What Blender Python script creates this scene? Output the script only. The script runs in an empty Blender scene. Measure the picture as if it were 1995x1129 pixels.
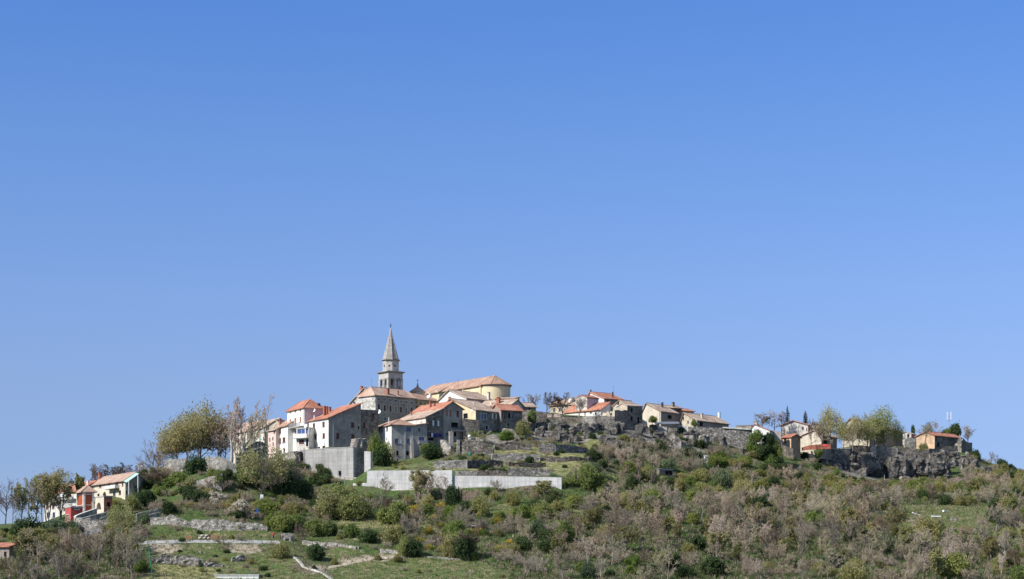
import bpy, math, random
import numpy as np
from mathutils import Vector, Matrix, noise as mnoise

SC = bpy.context.scene
COL = SC.collection

# ------------------------------------------------------------------ camera, sky, sun, exposure
F, CX, HZ = 3913.0, 997.5, 1160.0          # focal length, centre column and horizon row, in photograph pixels
cam_data = bpy.data.cameras.new('camera')
cam_data.sensor_width = 36.0
cam_data.lens = F * 36.0 / 1995.0
cam_data.shift_y = (HZ - 564.5) / 1995.0
cam_data.clip_start = 1.0
cam_data.clip_end = 30000.0
cam = bpy.data.objects.new('camera', cam_data)
COL.objects.link(cam)
cam.location = (0, 0, 0)
cam.rotation_euler = (math.radians(90), 0, 0)
SC.camera = cam

SUN_EL = math.radians(39)
SUN_DIR = Vector((-1.0, -0.60, 0)).normalized() * math.cos(SUN_EL) + Vector((0, 0, math.sin(SUN_EL)))
world = bpy.data.worlds.new('World')
SC.world = world
world.use_nodes = True
wn, wl = world.node_tree.nodes, world.node_tree.links
wn.clear()
w_out = wn.new('ShaderNodeOutputWorld')
w_bg = wn.new('ShaderNodeBackground')
w_sky = wn.new('ShaderNodeTexSky')
w_sky.sky_type = 'NISHITA'
w_sky.sun_disc = False
w_sky.sun_elevation = SUN_EL
w_sky.sun_rotation = math.atan2(SUN_DIR.x, SUN_DIR.y) % (2 * math.pi)
w_sky.altitude = 400
w_sky.air_density = 1.0
w_sky.dust_density = 0.1
w_sky.ozone_density = 3.0
w_bg.inputs['Strength'].default_value = 0.147
# sky tint: deep spring blue low down, unseen zenith brightened and warmed as fill
w_tc = wn.new('ShaderNodeTexCoord'); w_sep = wn.new('ShaderNodeSeparateXYZ'); w_rmp = wn.new('ShaderNodeValToRGB'); w_mul = wn.new('ShaderNodeMix')
w_mul.data_type = 'RGBA'; w_mul.blend_type = 'MULTIPLY'; w_mul.inputs[0].default_value = 1.0
SKY_TINT = [(0.0, (0.276, 0.322, 0.575)), (0.066, (0.318, 0.358, 0.55)), (0.1055, (0.392, 0.41, 0.572)), (0.15, (0.424, 0.462, 0.635)), (0.218, (0.395, 0.493, 0.699)), (0.283, (0.337, 0.49, 0.765)), (0.42, (0.82, 0.78, 0.84)), (0.8, (1.5, 1.2, 0.92))]
while len(w_rmp.color_ramp.elements) < len(SKY_TINT): w_rmp.color_ramp.elements.new(0.5)
for e_, (p_, c_) in zip(w_rmp.color_ramp.elements, SKY_TINT): e_.position = p_; e_.color = (*c_, 1)
wl.new(w_tc.outputs['Generated'], w_sep.inputs[0]); wl.new(w_sep.outputs['Z'], w_rmp.inputs['Fac'])
wl.new(w_sky.outputs[0], w_mul.inputs[6]); wl.new(w_rmp.outputs[0], w_mul.inputs[7])
wl.new(w_mul.outputs[2], w_bg.inputs['Color'])
wl.new(w_bg.outputs[0], w_out.inputs['Surface'])

sun_data = bpy.data.lights.new('sun', 'SUN')
sun_data.energy = 4.4
sun_data.angle = math.radians(0.5)
sun_data.color = (1.0, 0.955, 0.89)
sun = bpy.data.objects.new('sun', sun_data)
COL.objects.link(sun)
sun.rotation_euler = (-SUN_DIR).to_track_quat('-Z', 'Y').to_euler()
sun.location = (-200, 200, 300)

SC.view_settings.view_transform = 'Standard'
SC.view_settings.look = 'None'
SC.view_settings.exposure = 0.5
SC.view_settings.gamma = 1.0
SC.cycles.max_bounces = 5
SC.cycles.diffuse_bounces = 3
SC.cycles.transparent_max_bounces = 8

# ------------------------------------------------------------------ geometry of the place
def W(px, py, Y):
    return Vector(((px - CX) / F * Y, Y, (HZ - py) / F * Y))

class Zm:
    """readings taken off an enlarged crop of the photograph"""
    def __init__(s, x0, y0, k): s.x0, s.y0, s.k = x0, y0, k
    def x(s, zx): return s.x0 + zx / s.k
    def y(s, zy): return s.y0 + zy / s.k
    def p(s, zx, zy): return (s.x(zx), s.y(zy))
ID = Zm(0, 0, 1)
A_ = Zm(0, 840, 3.907); B_ = Zm(250, 760, 3.763); C_ = Zm(520, 750, 5.375); D_ = Zm(670, 620, 5.377)
E_ = Zm(710, 740, 5.941); F_ = Zm(860, 720, 5.941); G_ = Zm(1030, 740, 5.646); H_ = Zm(1230, 760, 7.056)
I_ = Zm(1440, 770, 7.057); J_ = Zm(1700, 780, 6.271); K_ = Zm(250, 950, 4.433); L_ = Zm(640, 860, 3.99)
M_ = Zm(1100, 880, 4.337); N_ = Zm(1540, 880, 4.385); P_ = Zm(120, 900, 7.529); Q_ = Zm(520, 770, 8.686)
R_ = Zm(720, 770, 8.064); S_ = Zm(1480, 780, 11.29); T_ = Zm(430, 780, 9.407)

# ground heights read where the ground shows: (column, row, distance)
GC = [
 # bottom of the slope
 (-150,1129,425),(0,1129,425),(150,1129,425),(300,1129,424),(450,1129,424),(600,1129,424),(750,1129,425),(900,1129,425),
 (1050,1129,426),(1200,1129,426),(1350,1129,427),(1500,1129,428),(1650,1129,429),(1800,1129,430),(1995,1129,430),(2150,1129,430),
 # left
 (0,1085,450),(150,1085,450),(0,1040,478),(0,1022,492),(50,1022,498),(100,1020,502),(60,1050,475),(150,1050,472),(200,1060,466),
 (140,1022,493),(165,1024,487),(207,1012,489),(180,1042,479),(240,1000,494),(245,987,503),(285,985,500),(110,1012,520),
 # road and lower left terraces
 (265,1061,450),(330,1058,450.5),(400,1057,451),(470,1057.5,452),(540,1060,453),(620,1066,455),
 (265,1056,453.5),(330,1053,454),(400,1052,454.5),(470,1052.5,455),(540,1053,457),
 (300,1078,444),(400,1078,444),(500,1078,445),(600,1080,446),(300,1100,435),(450,1100,435),(600,1100,436),
 (330,1037,465),(400,1033,467),(470,1034,467),(330,1008,469.5),(400,1000,471),(470,1004,471),(520,1010,475),
 (240,1045,468),(250,1020,478),
 (350,985,483),(450,985,484),(540,990,486),(296,958,505),(350,955,503),
 (385,966,499),(433,970,499),(385,928,503),(433,926,503),(480,970,500),
 (320,922,518),(400,922,519),(455,922,519),(330,902,532),(440,900,532),(490,914,535),(510,975,500),(560,972,505),(560,948,527),
 (595,944,545),(690,938,540),(640,962,525),(640,874,553),(560,886,563),(540,890,563),
 # long white walls
 (700,962,522),(760,962,520.5),(800,960,519),(880,958,516.5),(980,956,514),(1093,954,511),
 (720,916,526.5),(800,917,523.5),(880,921,521.5),(980,926,519.5),(1080,931,516.5),
 (763,906,558),(830,899,558),(720,905,552),
 (850,912,531),(950,910,533),(1050,916,536),(850,897,541),(900,886,553),(1000,882,556),(1080,891,549),(1130,888,549),(1150,905,542),
 (960,861,568),(1020,866,568),(1100,858,575),(1150,853,580),(1050,838,592),(905,872,563),(930,853,571),(1000,843,578),
 (1100,814,609),(1150,812,611),(1200,837,600),(1130,861,580),(1250,863,590),(1290,874,592),
 (1320,846,622),(1400,869,616),(1500,874,621),(1300,869,600),(1350,877,604),(1200,905,560),(1300,900,575),
 (1450,882,614),(1520,906,615),(1600,906,630),(1650,917,640),(1720,930,645),(1800,932,648),(1860,927,650),(1900,922,655),(1960,926,670),
 (1995,923,680),(2100,936,700),(1680,869,662),(1760,873,667),(1850,880,675),(1885,882,678),(1910,900,674),
 # middle of the slope
 (700,1000,490),(900,1000,490),(1100,1000,492),(1300,1000,505),(1500,1000,522),(1700,1000,535),
 (700,1050,457),(800,1058,455),(900,1062,455),(1100,1060,457),(1300,1060,463),(1500,1060,471),(1700,1060,480),(1850,1062,488),(1995,1060,490),
 (1200,950,538),(1350,942,562),(1500,945,582),(1650,946,600),(1800,946,612),(1750,1040,500),(1850,1041,505),(1930,1036,510),
 (1750,990,548),(1850,985,560),(1950,980,575),(2050,1000,560),(640,1085,445),(760,1085,444),(620,1020,478),
]
GW = [tuple(W(*g)) for g in GC]
def gz(px, Y, z): GW.append(((px - CX) / F * Y, Y, z))
for px, Y, z in [(850,640,57.5),(700,605,51),(620,600,46.5),(500,600,38),(1000,650,58),(1200,650,54.5),(1400,665,49.5),(1600,685,47),
                 (1800,705,47.5),(350,570,30),(200,560,22.5),(100,560,17.5),(0,540,15.5),(940,625,57.5),(1100,640,56.5),(760,600,52.5),
                 (-150,500,13),(-300,500,8),(1920,720,44),(0,600,12),(200,620,22),(400,640,33)]:
    gz(px, Y, z)
for px in range(-600, 2700, 300):
    gz(px, 760, (38 if 500 < px < 1900 else 14)); gz(px, 860, 14); gz(px, 1000, -2)
    gz(px, 385, -0.6); gz(px, 340, -3.5); gz(px, 250, -6)
for x in (-300, -150, 0, 150, 300):
    GW += [(x, 150, -6), (x, 60, -3.5), (x, 1200, -8), (x, -60, -2.0), (x, -250, -4)]
GW += [(0, 0, -1.75), (4, 3, -1.75), (-4, 3, -1.75)]
for Y in (380, 500, 620, 740): GW += [(-330, Y, -2), (-250, Y, 4), (330, Y, 6 if Y < 500 else 16), (480, Y, -4), (-480, Y, -6)]
GA = np.array(GW)
def _tri(p, q):
    return np.sqrt(((p[:, None, :] - q[None, :, :]) ** 2).sum(-1) + 1.0)
_n = len(GA)
_xy = GA[:, :2].copy()
_M = np.zeros((_n + 3, _n + 3))
_M[:_n, :_n] = _tri(_xy, _xy) - 0.15 * np.eye(_n)
_M[:_n, _n] = 1; _M[:_n, _n + 1:] = _xy / 500
_M[_n, :_n] = 1; _M[_n + 1:, :_n] = (_xy / 500).T
_c = np.linalg.solve(_M, np.concatenate([GA[:, 2], np.zeros(3)]))
def height_np(x, y):
    p = np.stack([x, y], -1).reshape(-1, 2)
    out = np.empty(len(p))
    for i in range(0, len(p), 20000):
        q = p[i:i + 20000]
        out[i:i + 20000] = _tri(q, _xy) @ _c[:_n] + _c[_n] + (q / 500) @ _c[_n + 1:]
    return out.reshape(np.shape(x))
def axis(lo, hi, step, far, growth=1.35):
    a = list(np.arange(lo, hi + 1e-6, step)); s = step
    while a[-1] < far: s *= growth; a.append(a[-1] + s)
    s = step
    while a[0] > -far: s *= growth; a.insert(0, a[0] - s)
    return np.array(a)
TX = axis(-190, 230, 1.4, 9000); TY = axis(400, 760, 1.4, 9000)
gx, gy = np.meshgrid(TX, TY)
TZ = height_np(gx, gy)
far = np.clip((np.hypot(gx, gy - 560) - 420) / 500, 0, 1)
TZ = TZ * (1 - far) + (-6) * far
near = np.clip((gy - 415) / 20, 0, 1) * (1 - far)
rs = np.array([[mnoise.fractal(Vector((x * .12, y * .12, 3.1)), 1.0, 2.0, 4) if -200 < x < 240 and 405 < y < 760 else 0 for x in TX] for y in TY])
TZ = TZ + near * rs * 0.42
def ground(x, y):
    i = int(np.clip(np.searchsorted(TX, x) - 1, 0, len(TX) - 2)); j = int(np.clip(np.searchsorted(TY, y) - 1, 0, len(TY) - 2))
    u = (x - TX[i]) / (TX[i + 1] - TX[i]); v = (y - TY[j]) / (TY[j + 1] - TY[j])
    return float((TZ[j, i] * (1 - u) + TZ[j, i + 1] * u) * (1 - v) + (TZ[j + 1, i] * (1 - u) + TZ[j + 1, i + 1] * u) * v)
def hit(px, py, y0=412, y1=760):
    """where the line of sight through this point of the view meets the ground"""
    Y = y0
    while Y < y1:
        p = W(px, py, Y)
        if ground(p.x, Y) >= p.z:
            for _ in range(2):
                Y -= 0.25
                p = W(px, py, Y)
                if ground(p.x, Y) < p.z: Y += 0.25; break
            p = W(px, py, Y)
            return Vector((p.x, Y, ground(p.x, Y)))
        Y += 0.5
    return None
def on_ground(px, Y):
    x = (px - CX) / F * Y
    return Vector((x, Y, ground(x, Y)))
def to_px(v): return (CX + v[0] / v[1] * F, HZ - v[2] / v[1] * F)

# ------------------------------------------------------------------ objects
class MB:
    """collects faces and links them as one mesh object"""
    def __init__(s): s.v, s.f, s.mi = [], [], []
    def add(s, verts, faces, mi=0):
        o = len(s.v); s.v += [tuple(v) for v in verts]
        for f in faces: s.f.append(tuple(o + i for i in f)); s.mi.append(mi)
    def quad(s, a, b, c, d, mi=0): s.add([a, b, c, d], [(0, 1, 2, 3)], mi)
    def box(s, x0, x1, y0, y1, z0, z1, mi=0):
        s.add([(x0,y0,z0),(x1,y0,z0),(x1,y1,z0),(x0,y1,z0),(x0,y0,z1),(x1,y0,z1),(x1,y1,z1),(x0,y1,z1)],
              [(0,3,2,1),(4,5,6,7),(0,1,5,4),(1,2,6,5),(2,3,7,6),(3,0,4,7)], mi)
    def slab(s, poly, t, mi=0):
        n = len(poly); v = [tuple(p) for p in poly] + [(p[0], p[1], p[2] + t) for p in poly]
        s.add(v, [tuple(range(n - 1, -1, -1)), tuple(range(n, 2 * n))] + [(i, (i + 1) % n, n + (i + 1) % n, n + i) for i in range(n)], mi)
    def prism(s, poly2, z0, z1, mi=0): s.slab([(p[0], p[1], z0) for p in poly2], z1 - z0, mi)
    def tube(s, p0, p1, r0, r1, n=6, cap=True, mi=0):
        p0, p1 = Vector(p0), Vector(p1); d = p1 - p0
        if d.length < 1e-6: return
        d.normalize(); a = d.orthogonal().normalized(); b = d.cross(a)
        vs = []
        for p, r in ((p0, r0), (p1, r1)):
            for i in range(n):
                t = 2 * math.pi * i / n; vs.append(p + a * (math.cos(t) * r) + b * (math.sin(t) * r))
        fs = [(i, (i + 1) % n, n + (i + 1) % n, n + i) for i in range(n)]
        if cap: fs += [tuple(range(n - 1, -1, -1)), tuple(range(n, 2 * n))]
        s.add(vs, fs, mi)
    def lathe(s, prof, n=8, c=(0, 0), rot=0.0, mi=0):
        vs, fs = [], []
        for r, z in prof:
            for i in range(n):
                t = rot + 2 * math.pi * i / n; vs.append((c[0] + r * math.cos(t), c[1] + r * math.sin(t), z))
        for k in range(len(prof) - 1):
            for i in range(n): fs.append((k * n + i, k * n + (i + 1) % n, (k + 1) * n + (i + 1) % n, (k + 1) * n + i))
        fs += [tuple(range(n - 1, -1, -1)), tuple(range((len(prof) - 1) * n, len(prof) * n))]
        s.add(vs, fs, mi)
    def mesh(s, name, mats, smooth=False):
        me = bpy.data.meshes.new(name)
        me.from_pydata(s.v, [], s.f)
        for m in (mats if isinstance(mats, (list, tuple)) else [mats]): me.materials.append(m)
        if any(s.mi): me.polygons.foreach_set('material_index', s.mi)
        if smooth: me.polygons.foreach_set('use_smooth', [True] * len(s.f))
        me.update()
        return me
    def build(s, name, mats, parent=None, smooth=False):
        o = bpy.data.objects.new(name, s.mesh(name, mats, smooth))
        COL.objects.link(o)
        if parent: o.parent = parent
        return o
def tag(o, label=None, cat=None, group=None, kind=None):
    if label: o['label'] = label
    if cat: o['category'] = cat
    if group: o['group'] = group
    if kind: o['kind'] = kind
    return o
def empty(name, loc, rz=0.0):
    o = bpy.data.objects.new(name, None); COL.objects.link(o)
    o.location = loc; o.rotation_euler = (0, 0, rz); o.empty_display_size = 0.5
    return o
# ------------------------------------------------------------------ materials
MATS = {}
class NT:
    def __init__(s, name, rough=0.9, spec=0.2):
        s.m = bpy.data.materials.new(name); s.m.use_nodes = True
        s.n, s.l = s.m.node_tree.nodes, s.m.node_tree.links
        s.b = s.n['Principled BSDF']
        s.b.inputs['Roughness'].default_value = rough
        s.b.inputs['Specular IOR Level'].default_value = spec
    def new(s, t, **kw):
        nd = s.n.new(t)
        for k, v in kw.items(): setattr(nd, k, v)
        return nd
    def link(s, a, b): s.l.new(a, b)
    def coord(s, scale=(1, 1, 1), kind='Object', rot=(0, 0, 0)):
        tc = s.new('ShaderNodeTexCoord'); mp = s.new('ShaderNodeMapping')
        mp.inputs['Scale'].default_value = scale; mp.inputs['Rotation'].default_value = rot
        s.link(tc.outputs[kind], mp.inputs['Vector']); return mp.outputs[0]
    def noise(s, vec, scale, detail=5, rough=0.6):
        nd = s.new('ShaderNodeTexNoise'); nd.inputs['Scale'].default_value = scale
        nd.inputs['Detail'].default_value = detail; nd.inputs['Roughness'].default_value = rough
        s.link(vec, nd.inputs['Vector']); return nd.outputs['Fac']
    def voro(s, vec, scale, feature='F1', out='Color'):
        nd = s.new('ShaderNodeTexVoronoi', feature=feature); nd.inputs['Scale'].default_value = scale
        s.link(vec, nd.inputs['Vector']); return nd.outputs[out]
    def ramp(s, fac, stops):
        nd = s.new('ShaderNodeValToRGB'); cr = nd.color_ramp
        while len(cr.elements) < len(stops): cr.elements.new(0.5)
        for e, (p, c) in zip(cr.elements, stops):
            e.position = p; e.color = (*c, 1) if len(c) == 3 else c
        s.link(fac, nd.inputs['Fac']); return nd.outputs['Color']
    def mix(s, fac, a, b, mode='MIX'):
        nd = s.new('ShaderNodeMix', data_type='RGBA', blend_type=mode)
        for sock, v in ((nd.inputs[0], fac), (nd.inputs[6], a), (nd.inputs[7], b)):
            if isinstance(v, (int, float)): sock.default_value = v
            elif isinstance(v, tuple): sock.default_value = (*v, 1)
            else: s.link(v, sock)
        return nd.outputs[2]
    def math(s, op, a, b=None):
        nd = s.new('ShaderNodeMath', operation=op)
        for sock, v in zip(nd.inputs, (a, b)):
            if v is None: continue
            if isinstance(v, (int, float)): sock.default_value = v
            else: s.link(v, sock)
        return nd.outputs[0]
    def bump(s, h, strength=0.4, dist=0.05):
        nd = s.new('ShaderNodeBump'); nd.inputs['Strength'].default_value = strength; nd.inputs['Distance'].default_value = dist
        s.link(h, nd.inputs['Height']); s.link(nd.outputs[0], s.b.inputs['Normal'])
    def base(s, c):
        if isinstance(c, tuple): s.b.inputs['Base Color'].default_value = (*c, 1)
        else: s.link(c, s.b.inputs['Base Color'])
        return s.m
def sc(c, k): return tuple(min(1, x * k) for x in c)
def mixc(a, b, t): return tuple(x * (1 - t) + y * t for x, y in zip(a, b))

def plaster(name, c, dirt=0.35, dirt_col=(0.20, 0.18, 0.15), patch=None, blotch=None):
    """limewash or render: blotches, rain streaks, patches where the coat has worn off"""
    if name in MATS: return MATS[name]
    t = NT(name, 0.92, 0.15); v = t.coord()
    blot = t.ramp(t.noise(v, 0.45, 7, 0.7), [(0.36, sc(c, blotch or (0.62 if patch else 0.82))), (0.58, c), (0.72, sc(c, 1.12))])
    streak = t.ramp(t.noise(t.coord((1.3, 1.3, 0.13)), 1.1, 5, 0.7), [(0.46, (0, 0, 0)), (0.72, (1, 1, 1))])
    col = t.mix(t.math('MULTIPLY', streak, dirt), blot, dirt_col)
    if patch:
        pm = t.ramp(t.noise(t.coord((1, 1, 1)), 0.55, 6, 0.7), [(0.54, (0, 0, 0)), (0.60, (1, 1, 1))])
        stones = t.ramp(t.voro(t.coord((1, 1, 1.7)), 2.4), [(0.1, sc(patch, 0.55)), (0.9, patch)])
        col = t.mix(pm, col, stones)
    fine = t.ramp(t.noise(v, 3.5, 4, 0.6), [(0.3, (0.86, 0.86, 0.86)), (0.7, (1.06, 1.06, 1.06))])
    col = t.mix(1.0, col, fine, 'MULTIPLY')
    t.bump(t.noise(v, 5, 4), 0.35, 0.05)
    MATS[name] = t.base(col); return t.m
def masonry(name, dark, mid, light, scale=2.1, stain=0.45, mortar=None, bump=0.8, patchy=0.85):
    """rubble stone: every stone its own tone, joints, broad weathering"""
    if name in MATS: return MATS[name]
    t = NT(name, 0.95, 0.1); v = t.coord((1, 1, 1.6))
    cell = t.voro(v, scale)
    bw = t.new('ShaderNodeRGBToBW'); t.link(cell, bw.inputs[0])
    stones = t.ramp(bw.outputs[0], [(0.15, dark), (0.5, mid), (0.85, light)])
    edge = t.ramp(t.voro(v, scale, 'DISTANCE_TO_EDGE', 'Distance'), [(0.02, (0, 0, 0)), (0.10, (1, 1, 1))])
    col = t.mix(edge, mortar or sc(dark, 0.7), stones)
    big = t.ramp(t.noise(t.coord(), 0.22, 7, 0.7), [(0.38, sc(dark, 0.9)), (0.5, mid), (0.66, light)])
    col = t.mix(stain, col, big)
    pat = t.ramp(t.noise(t.coord((1, 1, 1.3)), 0.75, 7, 0.75), [(0.38, (0.40, 0.39, 0.38)), (0.50, (1, 1, 1)), (0.62, (1.32, 1.29, 1.24))])
    col = t.mix(patchy, col, pat, 'MULTIPLY')
    stk = t.ramp(t.noise(t.coord((1, 1, 0.15)), 0.9, 5, 0.7), [(0.45, (1, 1, 1)), (0.75, (0.62, 0.61, 0.60))])
    col = t.mix(0.8, col, stk, 'MULTIPLY')
    h = t.math('ADD', edge, t.noise(v, 4, 4))
    t.bump(h, bump, 0.09)
    MATS[name] = t.base(col); return t.m
def tiles(name, c1, c2, c3, ax='x', lichen=0.25, lich=(0.30, 0.26, 0.20)):
    """barrel tiles: courses along the eave, every tile its own clay, lichen patches"""
    name = name + '_' + ax
    if name in MATS: return MATS[name]
    t = NT(name, 0.9, 0.15)
    s1 = (4.2, 2.4, 0.01) if ax == 'x' else (2.4, 4.2, 0.01)
    cell = t.voro(t.coord(s1), 1.0)
    bw = t.new('ShaderNodeRGBToBW'); t.link(cell, bw.inputs[0])
    col = t.ramp(bw.outputs[0], [(0.15, c2), (0.5, c1), (0.85, c3)])
    big = t.ramp(t.noise(t.coord((1, 1, 1)), 0.32, 6, 0.7), [(0.40, c2), (0.51, c1), (0.62, c3)])
    col = t.mix(0.7, col, big)
    lm = t.ramp(t.noise(t.coord((1, 1, 1)), 0.9, 7, 0.75), [(0.50, (0, 0, 0)), (0.68, (1, 1, 1))])
    col = t.mix(t.math('MULTIPLY', lm, lichen), col, lich)
    wv = t.new('ShaderNodeTexWave', wave_type='BANDS', bands_direction='X' if ax == 'x' else 'Y')
    wv.inputs['Scale'].default_value = 1.25; wv.inputs['Distortion'].default_value = 0.6; wv.inputs['Detail'].default_value = 1
    t.link(t.coord(), wv.inputs['Vector'])
    col = t.mix(0.5, col, t.ramp(wv.outputs['Fac'], [(0.0, (0.55, 0.5, 0.48)), (0.5, (1.05, 1.05, 1.05))]), 'MULTIPLY')
    t.bump(wv.outputs['Fac'], 0.8, 0.12)
    MATS[name] = t.base(col); return t.m
def flat(name, c, rough=0.7, var=0.15, spec=0.3, metal=0.0, scale=2.0):
    if name in MATS: return MATS[name]
    t = NT(name, rough, spec); t.b.inputs['Metallic'].default_value = metal
    col = t.ramp(t.noise(t.coord(), scale, 4), [(0.3, sc(c, 1 - var)), (0.7, sc(c, 1 + var))])
    MATS[name] = t.base(col); return t.m
def concrete(name, c, dirt=0.4, board=True):
    if name in MATS: return MATS[name]
    t = NT(name, 0.9, 0.2); v = t.coord()
    col = t.ramp(t.noise(v, 0.28, 7, 0.7), [(0.34, sc(c, 0.74)), (0.62, c)])
    stk = t.ramp(t.noise(t.coord((1.4, 1.4, 0.06)), 1.0, 6, 0.75), [(0.42, (1, 1, 1)), (0.72, (1 - dirt,) * 3)])
    col = t.mix(1.0, col, stk, 'MULTIPLY')
    if board:
        br = t.new('ShaderNodeTexBrick'); br.inputs['Scale'].default_value = 1.0
        br.inputs['Brick Width'].default_value = 2.4; br.inputs['Row Height'].default_value = 1.15
        br.inputs['Mortar Size'].default_value = 0.035; br.offset = 0.0
        br.inputs['Color1'].default_value = (1, 1, 1, 1); br.inputs['Color2'].default_value = (0.90, 0.90, 0.91, 1)
        br.inputs['Mortar'].default_value = (0.66, 0.66, 0.66, 1)
        t.link(t.coord((1, 1, 1), 'Object', (math.radians(90), 0, 0)), br.inputs['Vector'])
        col = t.mix(0.9, col, br.outputs['Color'], 'MULTIPLY')
    t.bump(t.noise(v, 4, 4), 0.25, 0.04)
    MATS[name] = t.base(col); return t.m

WHITE = (0.80, 0.775, 0.72); CREAM = (0.70, 0.62, 0.46)
M_white = plaster('white_render', WHITE, 0.22, (0.36, 0.33, 0.28))
M_white_old = plaster('old_white_render', (0.70, 0.67, 0.60), 0.55, (0.26, 0.24, 0.21), (0.50, 0.45, 0.37))
M_cream = plaster('cream_render', CREAM, 0.25, (0.36, 0.29, 0.2))
M_cream2 = plaster('pale_cream_render', (0.66, 0.595, 0.475), 0.4, (0.34, 0.29, 0.22))
M_beige = plaster('weathered_beige_render', (0.60, 0.53, 0.41), 0.5, (0.26, 0.22, 0.17), (0.42, 0.36, 0.28))
M_yellow = plaster('pale_yellow_render', (0.72, 0.61, 0.39), 0.3, (0.42, 0.35, 0.24))
M_pink = plaster('pink_render', (0.70, 0.54, 0.465), 0.4, (0.4, 0.28, 0.24))
M_lilac = plaster('pale_pink_render', (0.66, 0.53, 0.52), 0.25, (0.38, 0.3, 0.3))  # pinkish shade of white houses' right walls, put into the colour
M_orange = plaster('orange_render', (0.66, 0.46, 0.30), 0.45, (0.36, 0.26, 0.18), (0.50, 0.42, 0.33))
M_orange2 = plaster('tan_orange_render', (0.42, 0.31, 0.215), 0.45, (0.26, 0.19, 0.14), (0.38, 0.33, 0.27))
M_red = plaster('red_render', (0.47, 0.10, 0.085), 0.35, (0.25, 0.05, 0.05))
M_brick = plaster('brick_red_render', (0.40, 0.105, 0.055), 0.3, (0.22, 0.07, 0.05))
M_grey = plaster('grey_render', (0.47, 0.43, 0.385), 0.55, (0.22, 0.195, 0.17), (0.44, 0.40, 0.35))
M_grey_d = plaster('dark_grey_render', (0.34, 0.295, 0.25), 0.55, (0.14, 0.13, 0.12), (0.34, 0.30, 0.25))  # dark grey render; also puts shade into side walls turned from the sun
M_grey_p = plaster('patched_grey_render', (0.42, 0.365, 0.31), 0.6, (0.18, 0.158, 0.135), (0.46, 0.40, 0.33))
M_stone = masonry('grey_rubble_stone', (0.15, 0.138, 0.12), (0.31, 0.28, 0.24), (0.48, 0.435, 0.37))
M_stone_d = masonry('dark_rubble_stone', (0.125, 0.11, 0.093), (0.265, 0.232, 0.192), (0.43, 0.38, 0.315))
M_stone_l = masonry('pale_rubble_stone', (0.30, 0.275, 0.235), (0.46, 0.43, 0.375), (0.62, 0.585, 0.52), 2.0, 0.5, (0.34, 0.31, 0.26))
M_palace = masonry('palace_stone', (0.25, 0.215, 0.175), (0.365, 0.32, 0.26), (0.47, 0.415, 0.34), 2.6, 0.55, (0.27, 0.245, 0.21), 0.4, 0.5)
M_ashlar = masonry('pale_ashlar', (0.44, 0.42, 0.38), (0.55, 0.525, 0.475), (0.65, 0.62, 0.56), 1.9, 0.5, (0.42, 0.4, 0.36), 0.35)
M_tower = masonry('tower_limestone', (0.38, 0.36, 0.33), (0.47, 0.45, 0.41), (0.56, 0.535, 0.49), 1.5, 0.55, (0.44, 0.42, 0.39), 0.3, 0.4)
M_spire = masonry('spire_limestone', (0.27, 0.255, 0.23), (0.335, 0.315, 0.285), (0.395, 0.37, 0.335), 1.5, 0.5, (0.3, 0.285, 0.26), 0.3, 0.4)
M_dry = masonry('dry_stone', (0.125, 0.12, 0.11), (0.29, 0.275, 0.25), (0.50, 0.47, 0.42), 1.9, 0.25, (0.06, 0.057, 0.05), 1.0)
M_dry_l = masonry('pale_dry_stone', (0.24, 0.225, 0.195), (0.44, 0.41, 0.36), (0.62, 0.585, 0.515), 1.7, 0.3, (0.16, 0.15, 0.13), 1.0)
M_dry_b = masonry('bramble_stained_dry_stone', (0.085, 0.075, 0.066), (0.185, 0.165, 0.145), (0.36, 0.325, 0.285), 1.9, 0.3, (0.05, 0.044, 0.04), 1.0)
M_conc = concrete('grey_concrete', (0.45, 0.44, 0.415), 0.42)
M_conc_w = concrete('white_concrete', (0.66, 0.645, 0.61), 0.34)
M_conc_p = concrete('plain_concrete', (0.5, 0.48, 0.45), 0.35, False)
TR = dict(c1=(0.53, 0.225, 0.145), c2=(0.38, 0.15, 0.10), c3=(0.62, 0.33, 0.23))      # newer red
TO = dict(c1=(0.50, 0.315, 0.225), c2=(0.35, 0.205, 0.145), c3=(0.62, 0.45, 0.34))       # faded orange
TT = dict(c1=(0.55, 0.41, 0.31), c2=(0.36, 0.245, 0.18), c3=(0.70, 0.57, 0.455))       # old tan
TP = dict(c1=(0.52, 0.36, 0.275), c2=(0.40, 0.25, 0.18), c3=(0.62, 0.48, 0.39))        # pinkish tan
def roofmat(kind, ax):
    nm, d, li = {'red': ('red_tiles', TR, 0.15), 'orange': ('orange_tiles', TO, 0.2), 'tan': ('tan_tiles', TT, 0.5), 'pink': ('pinkish_tiles', TP, 0.35)}[kind]
    return tiles(nm, ax=ax, lichen=li, **d)
M_brickwork = plaster('brickwork', (0.42, 0.16, 0.10), 0.4, (0.18, 0.09, 0.07))
M_glass = flat('window_glass', (0.03, 0.035, 0.045), 0.12, 0.2, 0.6)
M_blueglass = flat('blue_window_glass', (0.05, 0.09, 0.22), 0.15, 0.2, 0.6)
M_dark = flat('dark_interior', (0.016, 0.015, 0.015), 0.9, 0.2, 0.05)
M_shut_b = flat('brown_shutter_paint', (0.105, 0.042, 0.03), 0.6, 0.25)
M_shut_o = flat('orange_brown_shutter_paint', (0.36, 0.15, 0.06), 0.6, 0.2)
M_shut_t = flat('teal_shutter_paint', (0.16, 0.42, 0.38), 0.6, 0.2)
M_shut_r = flat('red_shutter_paint', (0.22, 0.045, 0.035), 0.6, 0.2)
M_shut_or = flat('bright_orange_shutter_paint', (0.42, 0.14, 0.08), 0.6, 0.2)
M_paint = flat('white_paint', (0.74, 0.73, 0.70), 0.5, 0.08)
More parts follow.
